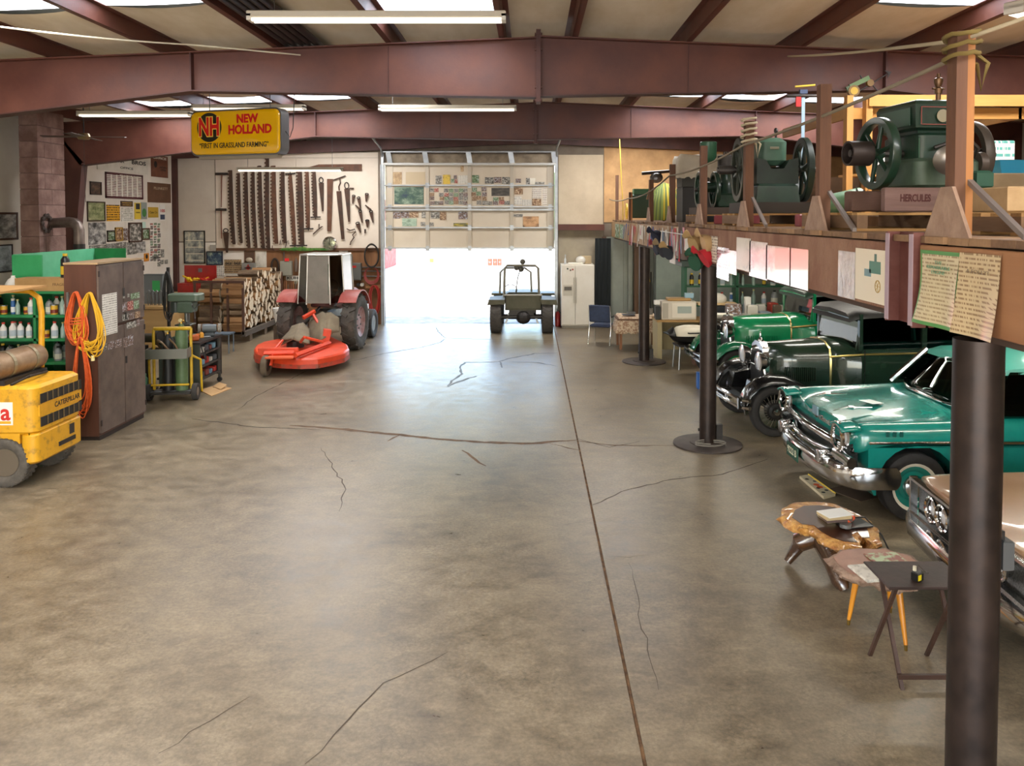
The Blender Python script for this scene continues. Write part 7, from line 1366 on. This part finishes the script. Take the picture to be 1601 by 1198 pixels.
def csec(x, w, fz, hz, z0=.72, fin=.06): return [(x,-w,z0),(x,-w*1.015,z0+.1),(x,-w,fz-.09),(x,-w*.93,fz),(x,-w*.84,fz-.01),(x,-w*.7,fz-fin),(x,-w*.36,hz-.01),(x,0,hz),(x,w*.36,hz-.01),(x,w*.7,fz-fin),(x,w*.84,fz-.01),(x,w*.93,fz),(x,w,fz-.09),(x,w*1.015,z0+.1),(x,w,z0)]
b = B(); b.loft([csec(-.16,.84,.93,.84,.6,.1),csec(-.24,.885,.965,.9,.62,.08),csec(-.5,.905,.975,.945,.72,.06),csec(-1.0,.915,.985,.995,.72,.04),csec(-1.42,.92,1.0,1.025,.72,.02),csec(-1.6,.92,1.01,1.03,.72,.01),csec(-4.4,.9,1.02,1.02,.72,.01),csec(-4.78,.84,1.0,1.0,.72,.01)]); ub = b.build('hood_and_fenders', TEAL, tl, smooth=85, sub=2)
for s in (-1,1):
    b = B(); b.tube([(-.3,s*.912,.79),(-1.2,s*.94,.8),(-2.2,s*.945,.79),(-4.5,s*.92,.72)],.014,6); b.build('side_spear', CHROME, tl, smooth=50)
    for k in range(3): B().cbox((-.48-.07*k,s*.926,.88),(.03,.01,.05)).build('fender_vent', M('#0a4a44',.3), tl)
    # hooded headlamp
    h = lens(tl,(-.13,s*.76,.82),.1,(1,s*.05,-.05)); b = B(); b.tube([(-.05,s*.76+.12*math.cos(t),.82+.13*math.sin(t)) for t in [2*PI*i/20 for i in range(20)]],.022,6,True); b.build('headlight_ring', CHROME, tl, smooth=50)
    b = B(); b.grid(lambda u,v: (-.02-.2*v,s*.76+(u-.5)*.3,.95-.05*(2*u-1)**2+.015*v),8,4); b.build('headlight_brow', TEAL, tl, smooth=60, solid=.02)
    b = B(); b.cyl((-.42,s*.3,.985),(-.36,s*.3,.99),.022,n=12); b.cyl((-.36,s*.3,.99),(-.2,s*.3,.955),.012,.004,8); b.cyl((-.42,s*.3,.985),(-.62,s*.3,.985),.014,.004,8); b.build('hood_rocket', CHROME, tl, smooth=40)
    for x in (-.8,-3.55):
        tyre(tl,(x,s*.78,.34),.34,.19,.2,'y',RUB); mt = Matrix.Translation((x,s*.78,.34)) @ Matrix.Rotation(-s*PI/2,4,'X')
        b = B(); b.lathe([(.205,.075),(.228,.088),(.236,.09),(.236,.085),(.205,.07),(.205,.075)],32,mt); b.build('whitewall_ring', M('#d9d2c0',.6), tl, smooth=40); b = B(); b.lathe([(.21,.03),(.205,.075),(.17,.07),(.15,.05),(.11,.06)],28,mt); b.build('wheel_disc', TEAL, tl, smooth=40); b = B(); b.lathe([(.115,.06),(.1,.085),(.05,.1),(.001,.103)],22,mt); b.build('hub_cap', CHROME, tl, smooth=40)
    # pillars and glass
    for x0,x1,wd in ((-1.42,-1.78,.05),(-2.55,-2.6,.06),(-3.5,-3.55,.06)): b = B(); b.tube([(x0,s*.86,1.02),(x1,s*.7,1.43)],wd*.6,6); b.build('pillar', TEALL if wd>.05 else CHROME, tl)
    b = B(); b.add([(-1.5,s*.855,1.03),(-4.6,s*.83,1.03),(-4.45,s*.69,1.43),(-1.85,s*.71,1.43)],[(0,1,2,3)]); b.build('side_glass', CGD, tl, solid=.006)
b = B(); b.grid(lambda u,v: (-1.38-.02-.38*v-.24*abs(2*u-1)**3,(u-.5)*2*(.86-.16*v),1.03+.41*v),16,6); b.build('windshield', CGL, tl, smooth=60, solid=.006)
b = B(); b.tube([(-1.38-.24*abs(2*u-1)**3,(u-.5)*1.72,1.035) for u in [i/16 for i in range(17)]],.016,6); b.tube([(-1.78-.24*abs(2*u-1)**3,(u-.5)*1.4,1.44) for u in [i/16 for i in range(17)]],.016,6); b.build('windshield_trim', CHROME, tl, smooth=60)
for y in (-.3,.35): b = B(); b.tube([(-1.36,y,1.05),(-1.42,y+.35,1.09)],.008,5); b.build('wiper', BLACK, tl)
b = B(); b.loft([[(x,-w,z-.05),(x,-w*.97,z),(x,-w*.6,z+.05),(x,0,z+.065),(x,w*.6,z+.05),(x,w*.97,z),(x,w,z-.05)] for x,w,z in ((-1.76,.66,1.43),(-1.95,.72,1.46),(-3.0,.73,1.48),(-4.3,.71,1.46),(-4.5,.66,1.43))]); b.build('roof', TEALL, tl, smooth=50)
B().add([(-4.62,-.78,1.03),(-4.62,.78,1.03),(-4.48,.64,1.42),(-4.48,-.64,1.42)],[(0,1,2,3)]).build('rear_glass', CGD, tl, solid=.006); B().cbox((-2.5,0,.98),(.2,1.3,.5),bev=.05).build('front_seat', M('#1f4a44',.8), tl)
b = B(); b.tube([(-1.85+.05*math.sin(t),.38+.2*math.cos(t),1.1+.19*math.sin(t)) for t in [2*PI*i/20 for i in range(20)]],.012,6,True); b.build('steering_wheel', M('#b5b8b0',.4), tl)
# chrome front
def bar(pts, prof, nm, m=CHROME):
    R = [[(x+px,y,z+pz) for px,pz in prof] for x,y,z in pts]; b = B(); b.loft(R); return b.build(nm, m, tl, smooth=60)
PR = [(.07*math.cos(t),.075*math.sin(t)) for t in [2*PI*i/10 for i in range(10)]]
bar([(-.55,-.94,.45),(-.24,-.93,.45),(-.08,-.8,.45),(.0,-.45,.44),(.02,0,.44),(.0,.45,.44),(-.08,.8,.45),(-.24,.93,.45),(-.55,.94,.45)],[(p*1.0,q*1.5) for p,q in PR],'bumper')
bar([(-.2,-.8,.69),(-.08,-.62,.73),(-.03,0,.74),(-.08,.62,.73),(-.2,.8,.69)],[(p*.6,q*.5) for p,q in PR],'upper_grille_bar')
bar([(-.12,-.55,.6),(-.03,-.3,.6),(.0,0,.6),(-.03,.3,.6),(-.12,.55,.6)],[(p*.4,q*.35) for p,q in PR],'centre_grille_bar')
B().box(-.24,-.14,-.8,.8,.5,.75).build('grille_mesh', M('#4a4d4c',.35,metal=.7,c2='#2a2c2c',scale=60), tl)
for s in (-1,1): lens(tl,(.06,s*.55,.56),.062,(1,0,0),'bumper_bullet'); b = B(); b.cyl((-.1,s*.55,.56),(.04,s*.55,.56),.075,n=18); b.build('bullet_housing', CHROME, tl, smooth=40); bar([(-.12,s*.93,.6),(-.1,s*.86,.62),(-.06,s*.7,.64)],[(p*.7,q*.8) for p,q in PR],'grille_end')
pl = B().cbox((.105,-.05,.42),(.012,.32,.15),bev=.004).build('licence_plate', M('#1f4a3a',.4), tl); text('plate_number','9222 B',.1,M('#d8d2b8',.5),pl,(.113,-.05,.42),(PI/2,0,PI/2),.001,.001,width=.26)
b = B(); b.prism([(-.16,.86),(0,.8),(.16,.86),(.12,.86),(0,.825),(-.12,.86)],-.15,-.14,'yz'); b.build('v_emblem', CHROME, tl); tag_ = B().cbox((-.13,0,.885),(.02,.13,.1),bev=.02).build('hood_crest', M('#9cb8c4',.2,metal=.6), tl)
text('hood_script','Chevrolet',.07,CHROME,tl,(-.135,.25,.84),(PI/2-.5,0,PI/2),.003)
o = tag(B().cbox((0,0,0),(.16,.2,.002)).build('folded_white_paper', M('#d8e0dc',.6)),'small white paper lying on the teal wagon hood','paper'); o.location = tl.matrix_basis @ Vector((-.72,.08,.992)); o.rotation_euler = (0,.03,.4)
mr = T('grey_wall_box','small grey box fixed to the rusty column side','box',(2.55,4.22,1.28)); B().cbox((0,0,0),(.06,.1,.16),bev=.006).build('case', M('#4a4a4a',.5), mr); B().cbox((-.02,0,.1),(.03,.04,.05)).build('clip', DARKM, mr)
# ---- bronze sedan
gd = T('bronze_sedan','bronze 1960s sedan with quad headlights and wide chrome bumper','car',(3.3,5.98,0),PI-.05)
BRZ = paint('#8a6644','#96724e',.3)
b = B(); b.prism(lowerside(-.1,-4.9,-.85,-3.75,.3,.66,.4),-.92,.92,'xz'); b.build('lower_body', BRZ, gd); B().box(-4.7,-.3,-.62,.62,.26,.66).build('underbody', BLACK, gd)
def gsec(x, w, fz, hz, z0=.64): return [(x,-w,z0),(x,-w*1.01,z0+.1),(x,-w,fz-.04),(x,-w*.96,fz),(x,-w*.8,fz+.0),(x,-w*.5,hz-.0),(x,-w*.46,hz+.015),(x,0,hz+.03),(x,w*.46,hz+.015),(x,w*.5,hz),(x,w*.8,fz),(x,w*.96,fz),(x,w,fz-.04),(x,w*1.01,z0+.1),(x,w,z0)]
b = B(); b.loft([gsec(-.02,.93,.83,.83,.76),gsec(-.12,.945,.845,.85),gsec(-.8,.95,.87,.88),gsec(-1.5,.95,.9,.92),gsec(-4.6,.94,.92,.92),gsec(-4.95,.9,.9,.9)]); b.build('hood_and_fenders', BRZ, gd, smooth=80, sub=1)
B().box(-.16,-.06,-.9,.9,.5,.78).build('grille_mesh', M('#6b6a66',.4,metal=.7,c2='#35332f',scale=70), gd)
for y,z in ((-.9,.62),(.9,.62)): B().cbox((-.02,y*1.02,.66),(.06,.03,.3)).build('grille_end_trim', CHROME, gd)
for z in (.515,.795): B().cbox((-.01,0,z),(.05,1.86,.022)).build('grille_trim', CHROME, gd)
for s in (-1,1):
    for y in (.52,.33): lens(gd,(-.02,s*y,.655),.085); b = B(); b.tube([(.005,s*y+.1*math.cos(t),.655+.1*math.sin(t)) for t in [2*PI*i/20 for i in range(20)]],.015,6,True); b.build('headlight_bezel', CHROME, gd, smooth=50)
    for x in (-.85,-3.75): tyre(gd,(x,s*.8,.34),.34,.19,.2,'y',RUB); b = B(); b.cyl((x,s*.72,.34),(x,s*.88,.34),.2,n=24); b.build('wheel_cover', CHROME, gd, smooth=40)
    for x0,x1 in ((-1.5,-2.0),(-3.1,-3.05),(-4.3,-3.9)): b = B(); b.tube([(x0,s*.86,.9),(x1,s*.66,1.34)],.035,6); b.build('pillar', BRZ, gd)
    b = B(); b.add([(-1.55,s*.87,.91),(-4.3,s*.86,.91),(-3.9,s*.67,1.34),(-2.05,s*.67,1.34)],[(0,1,2,3)]); b.build('side_glass', CGD, gd, solid=.006)
for i in range(26): 
    y = -.24+.48*i/25; B().cbox((-.05,y,.655),(.02,.004,.25)).build('grille_slat', STEEL, gd)
R = [[(x+px,y,.42+pz) for px,pz in [(.05,-.09),(.09,-.03),(.09,.04),(.06,.09),(-.02,.09),(-.02,-.09)]] for x,y in ((-.35,-.97),(-.06,-.96),(.03,-.7),(.05,0),(.03,.7),(-.06,.96),(-.35,.97))]; b = B(); b.loft(R); b.build('bumper', CHROME, gd, smooth=40)
B().add([(-1.5,-.84,.92),(-1.5,.84,.92),(-2.02,.65,1.34),(-2.02,-.65,1.34)],[(0,1,2,3)]).build('windshield', CGL, gd, solid=.006); B().add([(-4.35,-.8,.92),(-4.35,.8,.92),(-3.9,.65,1.34),(-3.9,-.65,1.34)],[(0,1,2,3)]).build('rear_glass', CGD, gd, solid=.006)
b = B(); b.loft([[(x,-w,z-.03),(x,-w*.9,z+.02),(x,0,z+.05),(x,w*.9,z+.02),(x,w,z-.03)] for x,w,z in ((-1.98,.66,1.34),(-2.3,.68,1.37),(-3.6,.68,1.37),(-3.95,.66,1.34))]); b.build('roof', BRZ, gd, smooth=50); B().cbox((-2.7,0,.9),(.2,1.3,.4),bev=.05).build('front_seat', M('#6b5238',.8), gd)
B().cbox((-.06,0,.875),(.1,.02,.02)).build('hood_ornament', CHROME, gd)
# ================================================================ tables near the aisle
BURL = M('#a5682c',.4,c2='#dba85c',scale=14,bump=1,bscale=34,coat=.6); BURLD = M('#33190f',.4,c2='#4a2818',scale=4,stretch=(1,.3,1),coat=.25); ROOT = M('#3a2519',.2,c2='#54371f',scale=5,bump=.3,coat=1)
def slab(name_top, parent, pts, z, t, edge, top, inset, seed, wob=.03):
    q = random.Random(seed); P2 = []
    n = len(pts)
    for i in range(n):
        a,c = Vector(pts[i]),Vector(pts[(i+1)%n])
        for k in range(4): P2.append(a.lerp(c,k/4))
    cen = sum(P2,Vector((0,0)))/len(P2); R = []
    for zz,e,w in ((z-t,.16,1),(z-t*.75,.03,1.3),(z-t*.4,-.02,1.5),(z-t*.12,.02,.9),(z,.08,.3)):
        R.append([tuple(p+(cen-p)*e+Vector((q.uniform(-wob,wob),q.uniform(-wob,wob)))*w)+(zz+q.uniform(-.008,.008)*(w>.5),) for p in P2])
    b = B(); b.loft(R); s = b.build('burl_slab', edge, parent, smooth=50)
    b = B(); ring = [tuple(p+(cen-p)*inset)+(z+.001,) for p in P2]; r2 = [x[:2]+(z+.004,) for x in ring]; b.loft([ring,r2]); b.build(name_top, top, parent, smooth=20)
bt1 = T('burl_coffee_table','glossy burl slab coffee table on a twisted root base','table',(2.57,6.85,0)); c0 = Vector((2.57,6.85))
o1 = [tuple(FL(x,y,.45).xy-c0) for x,y in [(1218,806),(1224,792),(1243,783),(1275,782),(1305,786),(1335,797),(1360,812),(1372,828),(1378,848),(1362,848),(1352,836),(1340,842),(1352,858),(1325,856),(1300,848),(1278,836),(1262,822),(1238,820)]]
slab('dark_polished_centre',bt1,o1,.45,.09,BURL,BURLD,.24,3,.022)
def q1(x,y): p = FL(x,y); return (p.x-c0.x,p.y-c0.y)
f1,f2,f3 = q1(1231,884),q1(1314,920),q1(1322,905)
for pts,r,nm in (([(.0,.0,.38),(-.05,.02,.3),(-.2,.05,.22),(f1[0]+.1,f1[1]+.02,.16),(f1[0],f1[1],.03)],[.1,.1,.085,.06,.035],'root_leg'),([(.0,.02,.38),(.0,-.05,.26),(.03,-.2,.14),(f2[0],f2[1],.05),(f2[0]+.02,f2[1]-.03,.0)],[.11,.12,.1,.07,.045],'root_leg'),([(.05,.05,.38),(.1,0,.25),(.08,-.15,.12),(f3[0]+.03,f3[1]+.05,.0)],[.08,.075,.06,.05],'root_leg'),([(.05,.05,.3),(.2,.12,.15),(.3,.1,.0)],[.08,.06,.04],'root_leg')):
    b = B(); b.tube(pts,r,10); b.build(nm, ROOT, bt1, smooth=60)
bt2 = T('burl_stool_table','small mottled burl table on three yellow tapered legs','table',(2.62,5.88,0)); q_ = random.Random(5)
slab('pale_polished_top',bt2,[(.36*math.cos(t)*q_.uniform(.85,1.1),.33*math.sin(t)*q_.uniform(.85,1.1)) for t in [2*PI*i/12 for i in range(12)]],.47,.07,M('#7d6250',.7,c2='#a58a76',scale=13,bump=.9,bscale=30),M('#a5735c',.35,c2='#8a5a48',scale=6,coat=.6),.12,8,.02)
for x,y in ((1327,977),(1416,1017),(1392,958)):
    p = FL(x,y); d = Vector((p.x-2.62,p.y-5.88,0)); b = B(); b.cyl((d.x*.72,d.y*.72,.41),(d.x,d.y,.04),.026,.014,12); lg = b.build('tapered_leg', M('#c9831f',.35,c2='#b87418',scale=5,coat=.5), bt2, smooth=40); B().cyl((d.x*1.0,d.y*1.0,.04),(d.x*1.01,d.y*1.01,0),.014,.012,10).build('brass_foot', M('#8a7038',.3,metal=.8), lg)
tt = T('folding_tray_table','dark wooden folding tray table with crossed legs beside column','table',(2.62,5.3,0)); TW = wood('#38261f','#4a332a',.4,'x',1.5,.1)
B().cbox((0,0,.66),(.56,.4,.018),bev=.006).build('tray_top', M('#2a1c18',.6,c2='#3a2822',scale=5,bump=.1), tt)
for x in (-.21,.19):
    for s in (-1,1): b = B(); b.add([(x-.012+.02*s,s*.17,.65),(x+.012+.02*s,s*.17,.65),(x+.012+.02*s,-s*.2,.0),(x-.012+.02*s,-s*.2,.0),(x-.012+.02*s,s*.17-.025,.65),(x+.012+.02*s,s*.17-.025,.65),(x+.012+.02*s,-s*.2-.025,.0),(x-.012+.02*s,-s*.2-.025,.0)],[(0,1,2,3),(7,6,5,4),(0,4,5,1),(1,5,6,2),(2,6,7,3),(3,7,4,0)]); b.build('crossed_leg', TW, tt)
B().box(-.21,.2,-.2,-.18,.055,.085).build('stretcher', TW, tt); B().box(-.21,.2,.1,.12,.625,.65).build('top_rail', TW, tt)
def on(name, lab, cat, x, y, z, d, m, rz=0, bev=.004):
    p = FL(x,y,z); return bx3(name,lab,cat,(p.x,p.y,z),d,m,rz,bev)
p = FL(1306,822,.456)
on('black_book','thin black book or magazine lying on the burl coffee table','book',1333,820,.456,(.26,.2,.018),M('#22201f',.35),.2)
on('cream_book','thick cream book at bottom of the stack on burl table','book',1306,812,.456,(.24,.17,.045),M('#c9b892',.7),.15); on('brown_book','brown-spined book in middle of stack on burl table','book',1306,812,.502,(.23,.16,.045),M('#5d4a44',.6),.12); on('tan_book','tan book near top of stack on burl table','book',1304,808,.548,(.23,.16,.03),M('#bba67e',.7),.2); on('white_booklet','white booklet on top of stack on burl table','booklet',1306,803,.579,(.25,.17,.008),M('#d9d8d2',.6),.3)
fl_ = T('orange_work_lamp','orange handled work lamp with round glass on burl table','lamp',FL(1322,824,.476),.5); b = B(); b.cyl((0,0,.0),(0,0,.03),.05,n=20); b.build('lamp_head', M('#8d8d8a',.2,metal=.6), fl_, smooth=40); b = B(); b.cyl((.04,.02,.025),(.16,.06,.03),.022,n=12); b.build('grip', M('#d8501c',.45), fl_, smooth=40); b = B(); b.tube([(.16,.06,.03),(.28,.03,.02),(.33,-.1,-.1),(.36,-.3,-.43),(.34,-.4,-.465)],.007,6); b.build('cord', BLACK, fl_, smooth=60)
on('colour_magazine','colourful magazine lying open on the small burl table','magazine',1385,874,.476,(.26,.18,.012),M('#a8b890',.4,c2='#8a4a3c',scale=16,lo=.45,hi=.58),.1); on('dark_magazine','dark magazine under the colourful one on small burl table','magazine',1405,880,.476,(.14,.2,.01),M('#4a4d50',.4),.3); on('newspaper_stack','white newspaper sheets on edge of the small burl table','newspaper',1360,898,.476,(.2,.26,.02),M('#d2ccc0',.7,c2='#b8b2a6',scale=24,lo=.5,hi=.56),.15)
ch_ = T('power_adapter','black power adapter with yellow label on the tray table','adapter',FL(1434,908,.67),.5); B().cbox((0,0,.03),(.06,.05,.06),bev=.006).build('case', BLACK, ch_); B().cbox((-.01,-.026,.03),(.03,.003,.035)).build('yellow_label', M('#e0c81c',.5), ch_); b = B(); b.tube([(.02,.02,.05),(.06,.04,.08),(.1,.0,.03),(.05,.05,.02),(.12,.06,.015),(.15,.02,.01)],.005,5); b.build('cable', M('#4a4238',.5), ch_); B().cyl((0,.02,.06),(.0,.02,.09),.012,n=8).build('plug', M('#c9c0a8',.4), ch_)
b = B(); q = [FL(x,y) for x,y in ((1250,748),(1264,746),(1306,776),(1288,781))]; b.add([v+Vector((0,0,.0)) for v in q]+[v+Vector((0,0,.03)) for v in q],[(0,3,2,1),(4,5,6,7),(0,1,5,4),(1,2,6,5),(2,3,7,6),(3,0,4,7)]); o = b.build('game_board', M('#cfc3a4',.5,c2='#b8ab8a',scale=6)); tag(o,'pale flat game board with dark and orange spots on floor','board')
for i,(u,v,c) in enumerate(((.2,.3,'#2a2624'),(.35,.7,'#2a2624'),(.5,.5,'#d0501c'),(.65,.3,'#2a2624'),(.62,.55,'#d0501c'),(.8,.7,'#2a2624'),(.85,.3,'#2a2624'))): a = q[0].lerp(q[3],u); d = q[1].lerp(q[2],u); p = a.lerp(d,v); B().cyl(p+Vector((0,0,.0305)),p+Vector((0,0,.033)),.022 if i not in (2,4) else .035,n=10).build('spot', M(c,.5), o)
b = B(); a,d = q[1].lerp(q[2],.0)+Vector((0,0,.031)),q[2]+Vector((0,0,.031)); b.tube([a,d],.01,4); b.build('yellow_edge', M('#d8b82a',.5), o)
p = FL(1345,772); bx3('flat_tarp','dark thin mat on floor under the teal wagon bumper','mat',(p.x+.1,p.y+.1,.0),(.7,.45,.008),M('#5a4a3a',.8),.5,.002)
# ================================================================ sign, fan, pipes
sg = T('new_holland_sign','yellow box sign with red lettering hung under the near ceiling beam','sign',P(369,207,13.3),-.3)
w,h,t = 1.74,.73,.2
def rr(w,h,r): return [(x,z) for x,z in rpoly(-w/2,w/2,-h/2,h/2,r,6)]
b = B(); b.prism(rr(w+.04,h+.04,.12),-.02,t,'xz'); b.build('metal_case', M('#8d9094',.3,metal=.8), sg, smooth=40)
b = B(); b.loft([[(x*k,y,z*k2) for x,z in rr(w,h,.11)] for y,k,k2 in ((-.02,1,1),(-.05,.985,.965),(-.065,.95,.9))]); b.build('yellow_face', M('#e8b308',.22,coat=.8), sg, smooth=30)
RDL = M('#c8201a',.35); BLL = M('#1f1a12',.4); y = -.067
b = B(); b.cyl((-.48,y+.004,.09),(-.48,y-.001,.09),.245,n=36); b.build('black_roundel', M('#2a2a1e',.3), sg)
for dx,dz,mm,bo,yy in ((0,0,M('#e8c24a',.3),.03,-.07),(0,0,RDL,.014,-.074)): text('nh_monogram','NH',.42,mm,sg,(-.48,yy,.085),BACKROT,.001,bo,width=.40 if bo<.02 else .43)
text('lettering_new','NEW',.19,RDL,sg,(.27,y-.002,.21),BACKROT,.001,.009,width=.42); text('lettering_holland','HOLLAND',.2,RDL,sg,(.32,y-.002,.03),BACKROT,.001,.009,width=.84); text('lettering_slogan','\u201cFIRST IN GRASSLAND FARMING\u201d',.12,BLL,sg,(.0,y-.002,-.22),BACKROT,.001,.002,width=1.36)
for x in (-.6,.6): B().cyl((x,t/2,h/2),(x,t/2,h/2+.62),.008,n=5).build('hanger', STEEL, sg)
B().cbox((0,t/2,-h/2-.045),(w*.9,.12,.05)).build('bottom_rail', M('#a39a88',.4,metal=.4), sg); b = B(); b.tube([(w/2+.02,t/2,.0),(w/2+.1,t/2,-.1),(w/2+.16,t/2,.05),(w/2+.2,t/2,.7)],.008,5); b.build('power_cord', BLACK, sg)
cf = T('ceiling_fan','brown ceiling fan hanging in front of the block chimney','fan',P(131,214,14.6)); z0 = cf.location.z
B().cyl((0,0,.05),(0,0,topz(-8.2)+.2-z0),.012,n=6).build('down_rod', BLACK, cf); b = B(); b.lathe([(.001,-.06),(.09,-.05),(.12,0),(.09,.06),(.001,.07)],18); b.build('motor', M('#8d7a58',.3,metal=.6), cf, smooth=40)
for i in range(4): a = .15+PI*i/2; B().cbox((.42*math.cos(a),.42*math.sin(a),.0),(.6,.13,.012),(.12,0,a),bev=.003).build('blade', M('#4a3a30',.5), cf)
b = B(); b.tube([(0,0,-.06),(.0,0,-.6),(.01,0,-1.2)],.004,5); b.build('pull_cord', M('#3a342e',.6), cf)
for i in range(5):
    x = -3.24+i*.1; zz = topz(x)+.065; b = B(); b.cyl((x,6.6,zz),(x,13.0,zz),.045,n=12); tag(b.build('stored_pipe', M('#2f2a28',.45,metal=.5), smooth=40),'dark steel pipe stored on top of the ceiling beam','pipe','pipes stored on the beam')
